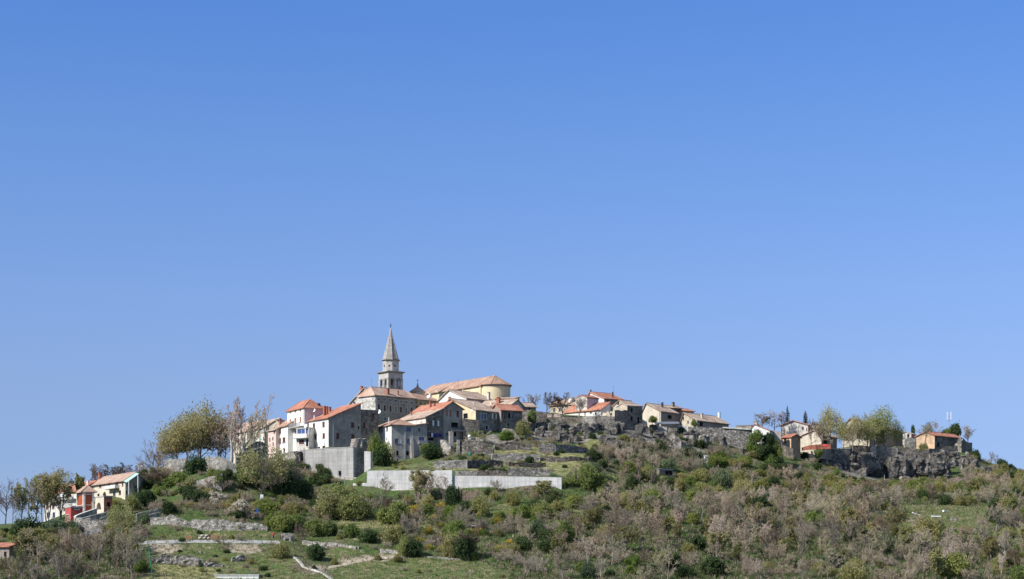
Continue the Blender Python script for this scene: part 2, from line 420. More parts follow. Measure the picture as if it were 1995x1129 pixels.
M_trim = flat('pale_stone_trim', (0.56, 0.54, 0.49), 0.85, 0.12)
M_trim_d = flat('dark_stone_trim', (0.22, 0.21, 0.20), 0.9, 0.15)
M_metal = flat('zinc_sheet', (0.30, 0.31, 0.33), 0.45, 0.15, 0.5, 0.6)
M_iron = flat('dark_iron', (0.05, 0.05, 0.055), 0.5, 0.2, 0.5, 0.5)
M_galv = flat('galvanised_steel', (0.42, 0.44, 0.45), 0.45, 0.1, 0.5, 0.7)
M_green = flat('green_painted_steel', (0.03, 0.16, 0.10), 0.5, 0.2)
M_mint = flat('mint_sheet', (0.36, 0.55, 0.47), 0.55, 0.12)
M_wood = flat('raw_timber', (0.36, 0.22, 0.11), 0.8, 0.3, 0.2, 0, 5)
M_wood_g = flat('grey_timber', (0.20, 0.165, 0.135), 0.85, 0.3, 0.2, 0, 4)
M_rust = flat('rusty_sheet', (0.27, 0.10, 0.06), 0.8, 0.4, 0.2, 0, 3)
M_cloth_w = flat('white_cloth', (0.80, 0.80, 0.82), 0.9, 0.06)
M_cloth_p = flat('purple_cloth', (0.07, 0.055, 0.24), 0.9, 0.2)
M_cloth_k = flat('dark_cloth', (0.03, 0.03, 0.06), 0.9, 0.2)
M_yel = flat('yellow_sign_paint', (0.72, 0.45, 0.03), 0.5, 0.1)
M_redcloth = flat('red_cloth', (0.62, 0.04, 0.05), 0.8, 0.15)
M_skin = flat('skin', (0.45, 0.26, 0.18), 0.7, 0.08)
M_denim = flat('dark_denim', (0.04, 0.05, 0.09), 0.9, 0.2)
M_hair = flat('dark_hair', (0.03, 0.022, 0.018), 0.8, 0.2)
M_plastic_g = flat('green_plastic', (0.03, 0.20, 0.12), 0.45, 0.1)
M_plastic_w = flat('white_plastic', (0.78, 0.78, 0.78), 0.45, 0.05)
M_plastic_b = flat('blue_plastic', (0.04, 0.12, 0.40), 0.45, 0.1)

def rock_mat(name, dark, mid, light):
    t = NT(name, 0.95, 0.1); v = t.coord()
    col = t.ramp(t.noise(v, 0.55, 9, 0.72), [(0.36, dark), (0.5, mid), (0.64, light)])
    strata = t.ramp(t.noise(t.coord((0.35, 0.35, 2.2)), 1.2, 6, 0.7), [(0.38, (0.5, 0.49, 0.48)), (0.56, (1.1, 1.1, 1.1))])
    col = t.mix(0.75, col, strata, 'MULTIPLY')
    moss = t.ramp(t.noise(v, 0.8, 5, 0.7), [(0.6, (0, 0, 0)), (0.7, (1, 1, 1))])
    col = t.mix(t.math('MULTIPLY', moss, 0.5), col, (0.14, 0.13, 0.06))
    t.bump(t.math('ADD', t.noise(v, 1.6, 8, 0.75), t.noise(t.coord((0.4, 0.4, 2.5)), 1.6, 5)), 1.0, 0.3)
    return t.base(col)
M_rock = rock_mat('limestone_rock', (0.055, 0.053, 0.05), (0.15, 0.14, 0.125), (0.31, 0.285, 0.25))
M_rock_l = rock_mat('pale_limestone_rock', (0.12, 0.11, 0.095), (0.30, 0.275, 0.24), (0.52, 0.485, 0.42))

# vegetation
def twig_mat(name, stops):
    t = NT(name, 0.9, 0.1)
    oi = t.new('ShaderNodeObjectInfo'); gi = t.new('ShaderNodeNewGeometry')
    c = t.mix(1.0, t.ramp(oi.outputs['Random'], stops), oi.outputs['Color'], 'MULTIPLY')
    k = t.ramp(gi.outputs['Random Per Island'], [(0, (0.82, 0.82, 0.82)), (1, (1.16, 1.16, 1.16))])
    return t.base(t.mix(1.0, c, k, 'MULTIPLY'))
def leaf_mat(name, stops, var=0.4, trans=0.35):
    t = NT(name, 0.75, 0.15)
    oi = t.new('ShaderNodeObjectInfo'); gi = t.new('ShaderNodeNewGeometry')
    c = t.mix(1.0, t.ramp(oi.outputs['Random'], stops), oi.outputs['Color'], 'MULTIPLY')
    k = t.ramp(gi.outputs['Random Per Island'], [(0, (1 - var,) * 3), (0.5, (1, 1, 1)), (1, (1 + var, 1 + var, 1 + var * 0.6))])
    c = t.mix(1.0, c, k, 'MULTIPLY')
    t.base(c)
    tr = t.new('ShaderNodeBsdfTranslucent'); t.link(c, tr.inputs['Color'])
    mx = t.new('ShaderNodeMixShader'); mx.inputs[0].default_value = trans
    out = t.n['Material Output']
    t.link(t.b.outputs[0], mx.inputs[1]); t.link(tr.outputs[0], mx.inputs[2]); t.link(mx.outputs[0], out.inputs['Surface'])
    return t.m
M_bark = twig_mat('grey_bark', [(0, (0.15, 0.125, 0.105)), (0.5, (0.21, 0.18, 0.155)), (1, (0.26, 0.23, 0.20))])
M_bark_d = twig_mat('dark_bark', [(0, (0.075, 0.062, 0.052)), (1, (0.13, 0.105, 0.085))])
M_bark_p = twig_mat('pale_plane_bark', [(0, (0.29, 0.255, 0.215)), (1, (0.37, 0.33, 0.28))])
M_twig = twig_mat('scrub_twigs', [(0, (0.26, 0.215, 0.165)), (0.25, (0.33, 0.28, 0.215)), (0.5, (0.31, 0.28, 0.195)), (0.75, (0.385, 0.33, 0.28)), (1, (0.285, 0.24, 0.20))])
M_twig_d = twig_mat('dark_twigs', [(0, (0.13, 0.098, 0.08)), (1, (0.20, 0.15, 0.125))])
M_twig_p = twig_mat('pale_twigs', [(0, (0.38, 0.315, 0.27)), (1, (0.46, 0.385, 0.335))])
M_leaf_g = leaf_mat('green_leaves', [(0, (0.135, 0.195, 0.05)), (0.35, (0.165, 0.22, 0.06)), (0.7, (0.205, 0.235, 0.075)), (1, (0.14, 0.19, 0.066))], .3, .42)
M_leaf_d = leaf_mat('dark_evergreen_leaves', [(0, (0.042, 0.070, 0.028)), (0.5, (0.058, 0.090, 0.036)), (1, (0.074, 0.104, 0.044))], 0.5, 0.3)
M_leaf_o = leaf_mat('olive_buds', [(0, (0.31, 0.31, 0.15)), (0.5, (0.34, 0.325, 0.165)), (1, (0.35, 0.32, 0.175))], 0.35, .45)
M_leaf_s = leaf_mat('sparse_spring_leaves', [(0, (0.255, 0.265, 0.105)), (0.5, (0.30, 0.275, 0.13)), (1, (0.22, 0.245, 0.09))], 0.3, .45)
M_leaf_b = leaf_mat('bluish_leaves', [(0, (0.12, 0.165, 0.095)), (1, (0.15, 0.195, 0.115))], 0.4, .4)
M_needle = leaf_mat('conifer_needles', [(0, (0.018, 0.038, 0.022)), (1, (0.03, 0.052, 0.028))], 0.4, 0.1)
M_needle_b = leaf_mat('browning_needles', [(0, (0.075, 0.055, 0.04)), (1, (0.09, 0.068, 0.05))], 0.4, 0.1)
M_bloom = leaf_mat('white_blossom', [(0, (0.50, 0.48, 0.43)), (1, (0.56, 0.54, 0.49))], 0.25, 0.3)
M_broom = leaf_mat('yellow_blossom', [(0, (0.50, 0.33, 0.03)), (1, (0.56, 0.36, 0.05))], 0.35, 0.3)
# ------------------------------------------------------------------ building kit
class Face:
    """one wall plane of a house: u runs along it, d into the house"""
    def __init__(s, fn, width): s.fn, s.w = fn, width
    def __call__(s, u, z, d=0.0): return s.fn(u, z, d)

def arch_top(op, u):
    u0, u1, z0, z1, arch = op[:5]
    if not arch: return z1
    r = (u1 - u0) / 2; x = (u - (u0 + u1) / 2) / r
    return z1 - r + r * math.sqrt(max(0.0, 1 - x * x))
def wall_face(mb, face, zb, top, ops, depth=0.2, mi=0):
    """a wall with real openings and reveals; top is a list of (u, z) along its upper edge"""
    def topz(u):
        for (a, za), (b, zb_) in zip(top, top[1:]):
            if a - 1e-6 <= u <= b + 1e-6: return za + (zb_ - za) * ((u - a) / max(b - a, 1e-6))
        return top[-1][1]
    cuts = {0.0, face.w} | {u for u, _ in top}
    for op in ops:
        cuts |= {op[0], op[1]}
        if op[4]:
            for k in range(1, 8): cuts.add(op[0] + (op[1] - op[0]) * k / 8)
    cuts = sorted(c for c in cuts if -1e-6 <= c <= face.w + 1e-6)
    for a, b in zip(cuts, cuts[1:]):
        if b - a < 1e-4: continue
        m = (a + b) / 2
        act = sorted((op for op in ops if op[0] <= m <= op[1]), key=lambda o: o[2])
        la = lb = zb
        for op in act:
            if op[2] > max(la, lb): mb.quad(face(a, la), face(b, lb), face(b, op[2]), face(a, op[2]), mi)
            ta, tb = arch_top(op, a), arch_top(op, b)
            dd = op[5] if len(op) > 5 else depth
            mb.quad(face(a, ta), face(b, tb), face(b, tb, dd), face(a, ta, dd), mi)
            la, lb = ta, tb
        mb.quad(face(a, la), face(b, lb), face(b, topz(b)), face(a, topz(a)), mi)
    for op in ops:
        dd = op[5] if len(op) > 5 else depth
        r = (op[1] - op[0]) / 2 if op[4] else 0
        for u in (op[0], op[1]): mb.quad(face(u, op[2]), face(u, op[3] - r), face(u, op[3] - r, dd), face(u, op[2], dd), mi)
        mb.quad(face(op[0], op[2]), face(op[1], op[2]), face(op[1], op[2], dd), face(op[0], op[2], dd), mi)
def fbox(mb, face, u0, u1, z0, z1, d0, d1, mi=0):
    v = [face(u, z, d) for z in (z0, z1) for d in (d0, d1) for u in (u0, u1)]
    mb.add(v, [(0,1,3,2),(4,5,7,6),(0,1,5,4),(2,3,7,6),(0,2,6,4),(1,3,7,5)], mi)

SHUT = {'b': M_shut_b, 'o': M_shut_o, 't': M_shut_t, 'r': M_shut_r, 'or': M_shut_or, 'w': M_paint, 'g': M_wood_g}
def window(root, face, op, kind, colour='b', trim=None):
    u0, u1, z0, z1 = op[:4]
    fr = MB()
    t = 0.13
    if trim:
        fbox(fr, face, u0 - t, u0, z0 - t, z1 + t, -0.05, 0.02); fbox(fr, face, u1, u1 + t, z0 - t, z1 + t, -0.05, 0.02)
        fbox(fr, face, u0, u1, z1, z1 + t, -0.05, 0.02)
    fbox(fr, face, u0, u1, z0 - t, z0, -0.11 if kind != 'dr' else -0.05, 0.03)
    if kind in ('gl', 'op', 'bl'):
        w = u1 - u0
        for a, b in ((u0, u0 + .07), (u1 - .07, u1), (u0 + w / 2 - .035, u0 + w / 2 + .035)): fbox(fr, face, a, b, z0, z1, 0.10, 0.15)
        fbox(fr, face, u0 + .07, u0 + w / 2 - .035, z1 - .07, z1, 0.10, 0.15); fbox(fr, face, u0 + w / 2 + .035, u1 - .07, z1 - .07, z1, 0.10, 0.15)
    name = 'door' if kind == 'dr' else 'window'
    if kind == 'dr':
        d = MB(); fbox(d, face, u0, u1, z0, z1, 0.14, 0.19)
        for i in range(3):
            h = (z1 - z0 - .2) / 3; fbox(d, face, u0 + .12, u1 - .12, z0 + .1 + i * h, z0 + i * h + h, 0.12, 0.14)
        o = d.build('door', SHUT[colour], root)
        fr.build('door_frame', trim or M_trim_d, o)
        h = MB(); fbox(h, face, u1 - .16, u1 - .1, z0 + .95, z0 + 1.1, 0.07, 0.13); h.build('handle', M_iron, o)
        return o
    o = fr.build('window', trim or M_trim_d, root)
    if kind == 'sh':
        m = (u0 + u1) / 2
        for a, b in ((u0 + .01, m - .015), (m + .015, u1 - .01)):
            s = MB(); fbox(s, face, a, b, z0, z1, 0.05, 0.09)
            n = max(3, int((z1 - z0) / 0.28))
            for i in range(n):
                q = z0 + .06 + (z1 - z0 - .12) * i / n
                fbox(s, face, a + .06, b - .06, q, q + (z1 - z0 - .12) / n * 0.6, 0.03, 0.05)
            s.build('shutter', SHUT[colour], o)
    else:
        p = MB(); p.quad(face(u0, z0, .17), face(u1, z0, .17), face(u1, z1, .17), face(u0, z1, .17))
        p.build('pane', {'bl': M_blueglass, 'dk': M_dark}.get(kind, M_glass), o)
    if kind == 'op':
        w = (u1 - u0) / 2
        for a, b in ((u0 - w - .02, u0 - .02), (u1 + .02, u1 + w + .02)):
            s = MB(); fbox(s, face, a, b, z0, z1, -0.09, -0.055)
            for i in range(4):
                q = z0 + .06 + (z1 - z0 - .1) * i / 4; fbox(s, face, a + .05, b - .05, q, q + (z1 - z0) / 6, -0.11, -0.09)
            s.build('shutter', SHUT[colour], o)
    return o

def solve_plane(px, py, O, N):
    d = Vector(((px - CX) / F, 1.0, (HZ - py) / F))
    return d * (O.dot(N) / d.dot(N))

def house(name, label, Z, c, l, r, base, Y, a, roof, wall, tile='orange', wL=(), wR=(), chim=(), pipes=(), over=0.45,
          found=4.0, cat='house', group=None, wallR=None, trim=None, eaves=True, gap=None):
    """c: eave point of the near corner; l, r: columns where the two visible walls end; a: turn of the left wall (degrees)"""
    a = math.radians(a); ca, sa = math.cos(a), math.sin(a)
    P = W(*Z.p(*c), Y); x0 = P.x
    if isinstance(l, tuple): Wd = l[1]
    else: tl = (Z.x(l) - CX) / F; Wd = (x0 - tl * Y) / (ca + tl * sa)
    if isinstance(r, tuple): Dp = r[1]
    else: tr = (Z.x(r) - CX) / F; Dp = (tr * Y - x0) / (sa - tr * ca)
    assert Wd > 0.3 and Dp > 0.3, (name, Wd, Dp)
    zb = (HZ - Z.y(base)) / F * Y
    H = P.z - zb
    X, Yv = Vector((ca, -sa, 0)), Vector((sa, ca, 0))
    O = Vector((x0, Y, zb))                                   # near corner on the ground
    ctr = O - X * (Wd / 2) + Yv * (Dp / 2)
    root = empty(name, ctr, -a); tag(root, label, cat, group)
    LX, LY = -Wd / 2, -Dp / 2
    FL = Face(lambda u, z, d=0: (LX + u, LY + d, z), Wd)
    FR = Face(lambda u, z, d=0: (LX + Wd - d, LY + u, z), Dp)
    FBk = Face(lambda u, z, d=0: (LX + u, LY + Dp - d, z), Wd)
    FLt = Face(lambda u, z, d=0: (LX + d, LY + u, z), Dp)
    def local(px, py, side):
        p = solve_plane(px, py, O, -Yv if side == 'L' else X) - O
        return ((p.dot(X) + Wd) if side == 'L' else p.dot(Yv), p.z, p.length)
    kind = roof[0]
    tL = [(0, H), (Wd, H)]; tR = [(0, H), (Dp, H)]; tB = list(tL); tLt = list(tR)
    planes = []; caps = []; t = 0.20
    def Lc(x, y, z): return Vector((LX + x, LY + y, z))
    if kind == 'gy':
        u, z = (Wd / 2, H + roof[1]) if isinstance(roof[1], (int, float)) else local(*Z.p(*roof[1]), 'L')[:2]; u = min(max(u, 0.1 * Wd), 0.9 * Wd); z = max(z, H + 0.3)
        hl = H if len(roof) < 3 else z - (z - H) * roof[2]
        tL = tB = [(0, hl), (u, z), (Wd, H)]; tLt = [(0, hl), (Dp, hl)]
        s1 = (z - H) / (Wd - u); s0 = (z - hl) / u
        planes = [[Lc(u, -over, z), Lc(u, Dp + over, z), Lc(Wd + over, Dp + over, H - s1 * over), Lc(Wd + over, -over, H - s1 * over)],
                  [Lc(u, -over, z), Lc(-over, -over, hl - s0 * over), Lc(-over, Dp + over, hl - s0 * over), Lc(u, Dp + over, z)]]
        caps = [(Lc(u, -over, z + t), Lc(u, Dp + over, z + t))]; ax = 'y'
    elif kind == 'gx':
        u, z = (Dp / 2, H + roof[1]) if isinstance(roof[1], (int, float)) else local(*Z.p(*roof[1]), 'R')[:2]; u = min(max(u, 0.1 * Dp), 0.9 * Dp); z = max(z, H + 0.3)
        tR = tLt = [(0, H), (u, z), (Dp, H)]
        s0 = (z - H) / u; s1 = (z - H) / (Dp - u)
        planes = [[Lc(-over, u, z), Lc(-over, -over, H - s0 * over), Lc(Wd + over, -over, H - s0 * over), Lc(Wd + over, u, z)],
                  [Lc(-over, u, z), Lc(Wd + over, u, z), Lc(Wd + over, Dp + over, H - s1 * over), Lc(-over, Dp + over, H - s1 * over)]]
        caps = [(Lc(-over, u, z + t), Lc(Wd + over, u, z + t))]; ax = 'x'
    elif kind == 'shedy':                                     # rises away along the right wall
        u, z, _ = local(Z.x(r) if not isinstance(r, tuple) else Z.x(c[0]), Z.y(roof[1]), 'R')
        if isinstance(r, tuple): z = H + roof[2]
        z = max(z, H + 0.3); sl = (z - H) / Dp
        tR = tLt = [(0, H), (Dp, z)]; tB = [(0, z), (Wd, z)]
        planes = [[Lc(-over, -over, H - sl * over), Lc(Wd + over, -over, H - sl * over), Lc(Wd + over, Dp + over, z + sl * over), Lc(-over, Dp + over, z + sl * over)]]; ax = 'x'
    elif kind == 'shedx':                                     # rises to the left along the left wall
        z = H + roof[1]; sl = (z - H) / Wd
        tL = tB = [(0, z), (Wd, H)]; tLt = [(0, z), (Dp, z)]
        planes = [[Lc(-over, -over, z + sl * over), Lc(Wd + over, -over, H - sl * over), Lc(Wd + over, Dp + over, H - sl * over), Lc(-over, Dp + over, z + sl * over)]]; ax = 'y'
    elif kind == 'hip':
        h = roof[1]; m = min(Wd, Dp) / 2; sl = h / m; e = H - sl * over
        A, B_2, C2, D2 = Lc(-over, -over, e), Lc(Wd + over, -over, e), Lc(Wd + over, Dp + over, e), Lc(-over, Dp + over, e)
        k = roof[2] if len(roof) > 2 else 1.0                 # how far the hips run in (1 = even slopes)
        if Wd >= Dp: r0, r1 = Lc(m * k, Dp / 2, H + h), Lc(Wd - m * k, Dp / 2, H + h); ax = 'x'
        else: r0, r1 = Lc(Wd / 2, m * k, H + h), Lc(Wd / 2, Dp - m * k, H + h); ax = 'y'
        same = (r1 - r0).length < 0.15
        if same: planes = [[A, B_2, r0], [B_2, C2, r0], [C2, D2, r0], [D2, A, r0]]
        elif Wd >= Dp: planes = [[A, B_2, r1, r0], [B_2, C2, r1], [C2, D2, r0, r1], [D2, A, r0]]
        else: planes = [[A, B_2, r0], [B_2, C2, r1, r0], [C2, D2, r1], [D2, A, r0, r1]]
        up = Vector((0, 0, t))
        caps = [(A + up, r0 + up), (B_2 + up, (r1 if Wd >= Dp else r0) + up), (C2 + up, r1 + up), (D2 + up, (r0 if Wd >= Dp else r1) + up)]
        if not same: caps.append((r0 + up, r1 + up))
    elif kind == 'flat':
        ax = 'x'
    elif kind == 'ruin':                                      # broken top edges given as wall fractions
        tL = [(f * Wd, H + dz) for f, dz in roof[1]]; tR = [(f * Dp, H + dz) for f, dz in roof[2]]; ax = 'x'
    # openings
    trims = trim
    def openings(side, specs, face):
        ops, todo = [], []
        for w in specs:
            zx, zy, zw, zh, kd = w[:5]; colr = w[5] if len(w) > 5 else 'b'
            u0, za, _ = local(*Z.p(zx - zw / 2, zy + zh / 2), side); u1, _, _ = local(*Z.p(zx + zw / 2, zy + zh / 2), side)
            _, zt, _ = local(*Z.p(zx, zy - zh / 2), side); _, za, _ = local(*Z.p(zx, zy + zh / 2), side)
            u0, u1 = min(u0, u1), max(u0, u1)
            u0 = max(u0, 0.15); u1 = min(u1, face.w - 0.15); za = max(za, 0.0)
            if u1 - u0 < 0.25 or zt - za < 0.25: continue
            if any(u0 < o[1] + .05 and u1 > o[0] - .05 and za < o[3] + .05 and zt > o[2] - .05 for o in ops): continue
            op = (u0, u1, za, zt, kd == 'ar', 1.0 if kd == 'ar' else 0.2)
            ops.append(op); todo.append((op, kd, colr))
        return ops, todo
    oL, dL = openings('L', wL, FL); oR, dR = openings('R', wR, FR)
    wb = MB()
    wall_face(wb, FL, -found, tL, oL, mi=0)
    mR = 1 if wallR else 0
    wall_face(wb, FR, -found, tR, oR, mi=mR)
    wall_face(wb, FBk, -found, tB, [], mi=0); wall_face(wb, FLt, -found, tLt, [], mi=0)
    if kind in ('ruin',):
        pass
    wall_ob = wb.build('wall', [wall] + ([wallR] if wallR else []), root)
    for face, todo in ((FL, dL), (FR, dR)):
        for op, kd, colr in todo:
            if kd == 'ar':
                p = MB(); u0, u1, z0, z1 = op[:4]
                p.quad(face(u0 - .1, z0, .95), face(u1 + .1, z0, .95), face(u1 + .1, z1 + .1, .95), face(u0 - .1, z1 + .1, .95))
                p.build('archway', M_dark, root)
            else: window(root, face, op, kd, colr, trims)
    # roof
    roof_ob = None
    if planes:
        rb = MB()
        for pl in planes: rb.slab(pl, t)
        for p, q in caps: rb.tube(p, q, 0.13, 0.13, 5)
        roof_ob = rb.build('roof', roofmat(tile, ax) if isinstance(tile, str) else tile, root)
        if eaves:
            cb = MB()                                         # eave course under the tiles
            if kind in ('hip', 'gx', 'shedy'): fbox(cb, FL, 0, Wd, H - 0.26, H - 0.04, -0.14, -0.003)
            if kind in ('hip', 'gy', 'shedx'): fbox(cb, FR, 0, Dp, H - 0.26, H - 0.04, -0.14, -0.003)
            if cb.v: cb.build('eave_course', M_trim_d if not trim else trim, root)
    elif kind == 'flat':
        rb = MB(); rb.box(LX - .12, LX + Wd + .12, LY - .12, LY + Dp + .12, H, H + 0.25)
        roof_ob = rb.build('roof', tile if not isinstance(tile, str) else M_conc_p, root)
    # chimneys
    R3 = root.rotation_euler.to_matrix()
    for ch in chim:
        zx, zt, zbt, zw = ch[:4]; cm = ch[4] if len(ch) > 4 else M_brickwork
        org = R3.transposed() @ (Vector((0, 0, 0)) - ctr); dirv = R3.transposed() @ Vector(((Z.x(zx) - CX) / F, 1, (HZ - Z.y(zbt)) / F))
        best = None
        for pl in planes:
            n = (pl[1] - pl[0]).cross(pl[2] - pl[0])
            if abs(n.dot(dirv)) < 1e-9: continue
            s_ = n.dot(pl[0] + Vector((0, 0, t)) - org) / n.dot(dirv); q = org + dirv * s_
            xs = [p.x for p in pl]; ys = [p.y for p in pl]
            if min(xs) - .3 <= q.x <= max(xs) + .3 and min(ys) - .3 <= q.y <= max(ys) + .3 and (best is None or s_ < best[0]): best = (s_, q)
        if best is None:
            s_ = (ctr.y) / 1.0; q = org + dirv * s_
            q = Vector((min(max(q.x, LX + .5), LX + Wd - .5), min(max(q.y, LY + .5), LY + Dp - .5), q.z)); best = (s_, q)
        s_, q = best
        wpx = zw / Z.k * s_ / F; ht = (Z.y(zbt) - Z.y(zt)) / F * s_
        hw = wpx / 2 / 1.15; cb = MB()
        cb.box(q.x - hw, q.x + hw, q.y - hw, q.y + hw, q.z - 1.0, q.z + ht * 0.86)
        cb.box(q.x - hw * 1.25, q.x + hw * 1.25, q.y - hw * 1.25, q.y + hw * 1.25, q.z + ht * 0.80, q.z + ht * 0.87)
        cb.box(q.x - hw * .7, q.x + hw * .7, q.y - hw * .7, q.y + hw * .7, q.z + ht * 0.87, q.z + ht * 0.96)
        cb.box(q.x - hw * 1.05, q.x + hw * 1.05, q.y - hw * 1.05, q.y + hw * 1.05, q.z + ht * 0.96, q.z + ht)
        cb.build('chimney', cm, roof_ob or root)
    for side, zx in pipes:
        u, _, _ = local(Z.x(zx), Z.y(c[1] + 5), side); face = FL if side == 'L' else FR
        u = min(max(u, 0.1), face.w - 0.1)
        pb = MB(); pb.tube(face(u, 0.0, -0.09), face(u, H - 0.1, -0.09), 0.06, 0.06, 6)
        for q in np.arange(0.5, H - .3, 2.2): fbox(pb, face, u - .08, u + .08, q, q + .05, -0.12, 0.0)
        pb.build('downpipe', M_galv, root)
    root['dims'] = (Wd, Dp, H)
    info = dict(root=root, FL=FL, FR=FR, local=local, H=H, W=Wd, D=Dp, Z=Z, roof=roof_ob, lx=LX, ly=LY)
    return info
def face_px(h, side, zx0, zx1, zy0, zy1):
    """rectangle on a wall read off the photograph -> (u0, u1, z0, z1)"""
    Z = h['Z']; xm = (zx0 + zx1) / 2
    a = h['local'](*Z.p(zx0, zy1), side); b = h['local'](*Z.p(zx1, zy1), side)
    zt = h['local'](*Z.p(xm, zy0), side)[1]; zb = h['local'](*Z.p(xm, zy1), side)[1]
    return min(a[0], b[0]), max(a[0], b[0]), zb, zt
def balcony(h, side, rect, depth, slab_mat, rail_mat, solid=False, name='balcony'):
    u0, u1, z0, z1 = face_px(h, side, *rect); f = h['F' + side]
    b = MB(); fbox(b, f, u0, u1, z0, z0 + .18, -depth, -0.003)
    o = b.build(name, slab_mat, h['root'])
    r = MB()
    if solid:
        fbox(r, f, u0, u1, z0 + .18, z1, -depth, -depth + .12); fbox(r, f, u0, u0 + .12, z0 + .18, z1, -depth + .12, -.003); fbox(r, f, u1 - .12, u1, z0 + .18, z1, -depth + .12, -.003)
    else:
        fbox(r, f, u0, u1, z1 - .06, z1, -depth, -depth + .06)
        n = max(4, int((u1 - u0) / .22))
        for i in range(n + 1):
            u = u0 + (u1 - u0 - .04) * i / n; fbox(r, f, u, u + .035, z0 + .18, z1 - .06, -depth + .01, -depth + .045)
        for u in (u0, u1 - .05): fbox(r, f, u, u + .05, z1 - .06, z1, -depth + .06, -.003)
    r.build('railing' if not solid else 'parapet', rail_mat, o)
    return o
def dish(loc, r, face_dir, label, group=None):
    """satellite dish on its bracket"""
    root = empty('satellite_dish', loc); tag(root, label, 'satellite dish', group)
    d = Vector(face_dir).normalized(); q = d.to_track_quat('Z', 'Y')
    m = MB(); prof = [(0.02, 0.0), (r * .5, r * .07), (r * .85, r * .2), (r, r * .3), (r, r * .3 + .02), (r * .85, r * .2 + .03), (r * .5, r * .07 + .03), (0.02, .03)]
    m.lathe(prof, 14); o = m.build('reflector', M_plastic_w, root, True); o.rotation_mode = 'QUATERNION'; o.rotation_quaternion = q
    b = MB(); b.tube((0, 0, 0), -d * 0.45, .035, .035, 6); b.tube(-d * .45, -d * .45 + Vector((0, 0, -.6)), .04, .04, 6); b.build('bracket', M_galv, root)
    f = MB(); f.tube(d * .1, d * (r * .8), .015, .015, 5); f.tube(d * r * .72, d * r * .86, .05, .05, 6); f.build('feed_arm', M_iron, root)
    return root
# ------------------------------------------------------------------ the houses, left to right
def wins(xs, y, w, h, kind, col='b', dy=0.0):
    return [(x, y + dy * (x - xs[0]), w, h, kind, col) for x in xs]
apartments = house('apartment_house', 'white balconied apartment house with orange roof behind the trees at far left', A_, (595, 455), 335, ('m', 10), 700, 527, 58,
    ('gx', 2.6), M_white_old, 'red', wL=wins([365, 410, 455], 515, 20, 45, 'gl', dy=-.06) + wins([360, 405, 450, 540], 575, 20, 40, 'sh', dy=-.08) + wins([365, 410], 640, 20, 40, 'gl') + [(520, 540, 30, 40, 'dk')],
    chim=[(672, 375, 405, 20, M_white), (450, 420, 445, 25, M_white)])
for rc in ((480, 580, 500, 525), (480, 580, 555, 580), (400, 470, 520, 545)): balcony(apartments, 'L', rc, 1.2, M_conc_p, M_paint)
tower_red = house('square_tower', 'square brick red tower with white corner pilasters and tiled pyramid roof', P_, (322, 418), 230, 470, 760, 499, 65,
    ('hip', 0.95), M_brick, 'pink', wR=[(400, 440, 90, 22, 'dk')], wL=[(275, 447, 40, 18, 'dk')], over=0.75)
for f in (tower_red['FL'], tower_red['FR']):
    for u0, u1 in ((-0.06, 0.42), (f.w - 0.42, f.w + 0.06)):
        b = MB(); fbox(b, f, u0, u1, -3, tower_red['H'] - .05, -0.14, 0.02); b.build('pilaster', M_white, tower_red['root'])
    for z0, z1 in ((tower_red['H'] - 1.05, tower_red['H'] - 0.85), (tower_red['H'] * .36, tower_red['H'] * .36 + .12)):
        b = MB(); fbox(b, f, 0.43, f.w - 0.43, z0, z1, -0.09, 0.02); b.build('string_course', M_white, tower_red['root'])
house('red_annex', 'low bright red flat-roofed building at the foot of the brick red tower', P_, (137, 668), 52, 312, 870, 491, 63, ('flat',), M_red, wallR=M_red,
    wL=[(92, 820, 44, 90, 'dr', 'g')], wR=[(225, 690, 55, 18, 'dk')], trim=M_trim)
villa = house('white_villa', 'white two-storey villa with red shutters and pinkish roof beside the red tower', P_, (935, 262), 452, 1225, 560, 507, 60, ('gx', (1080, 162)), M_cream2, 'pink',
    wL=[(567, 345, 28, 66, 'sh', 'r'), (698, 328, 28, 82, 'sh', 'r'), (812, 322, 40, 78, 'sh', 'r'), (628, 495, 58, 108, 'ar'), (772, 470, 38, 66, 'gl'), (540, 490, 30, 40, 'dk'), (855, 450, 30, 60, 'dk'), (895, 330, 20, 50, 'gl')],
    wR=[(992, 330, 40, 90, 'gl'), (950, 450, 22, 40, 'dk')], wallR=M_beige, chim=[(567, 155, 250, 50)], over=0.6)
balcony(villa, 'L', (700, 850, 352, 402), 1.3, M_conc_p, M_white, True)
f = villa['FR']; Hh = villa['H']
ap = villa['local'](*P_.p(1080, 162), 'R'); w0 = villa['lx'] + villa['W'] + .62; sl_ = (ap[1] - Hh) / ap[0]
b = MB(); b.slab([Vector((w0, villa['ly'] - .6, Hh - .6 * sl_ - .12)), Vector((w0 + 2.2, villa['ly'] - .6, Hh - .6 * sl_ - .5)), Vector((w0 + 2.2, villa['ly'] + ap[0], ap[1] - .5)), Vector((w0, villa['ly'] + ap[0], ap[1] - .12))], .12)
b.build('porch_roof', M_mint, villa['root'])
for u in (-.3, ap[0] * .8):
    b = MB(); fbox(b, f, u, u + .25, 0, Hh - .5 + max(u, 0) * sl_, -3.4, -3.15); b.build('porch_post', M_white, villa['root'])
terr = house('terrace_block', 'cream terrace block with a round arched opening in front of the white villa', P_, (620, 512), 482, 742, 705, 494, 60, ('flat',), M_cream2, wallR=M_brickwork,
    wL=[(545, 650, 72, 104, 'ar')], wR=[(690, 630, 45, 70, 'dk')])
house('roadside_house', 'low house with orange roof and bluish wall at the left edge', A_, (70, 880), -80, ('m', 3), 1010, 446, 30, ('shedy', 860, 0.7), M_grey_d, 'red', over=.6, wL=[(40, 940, 20, 40, 'dk')])
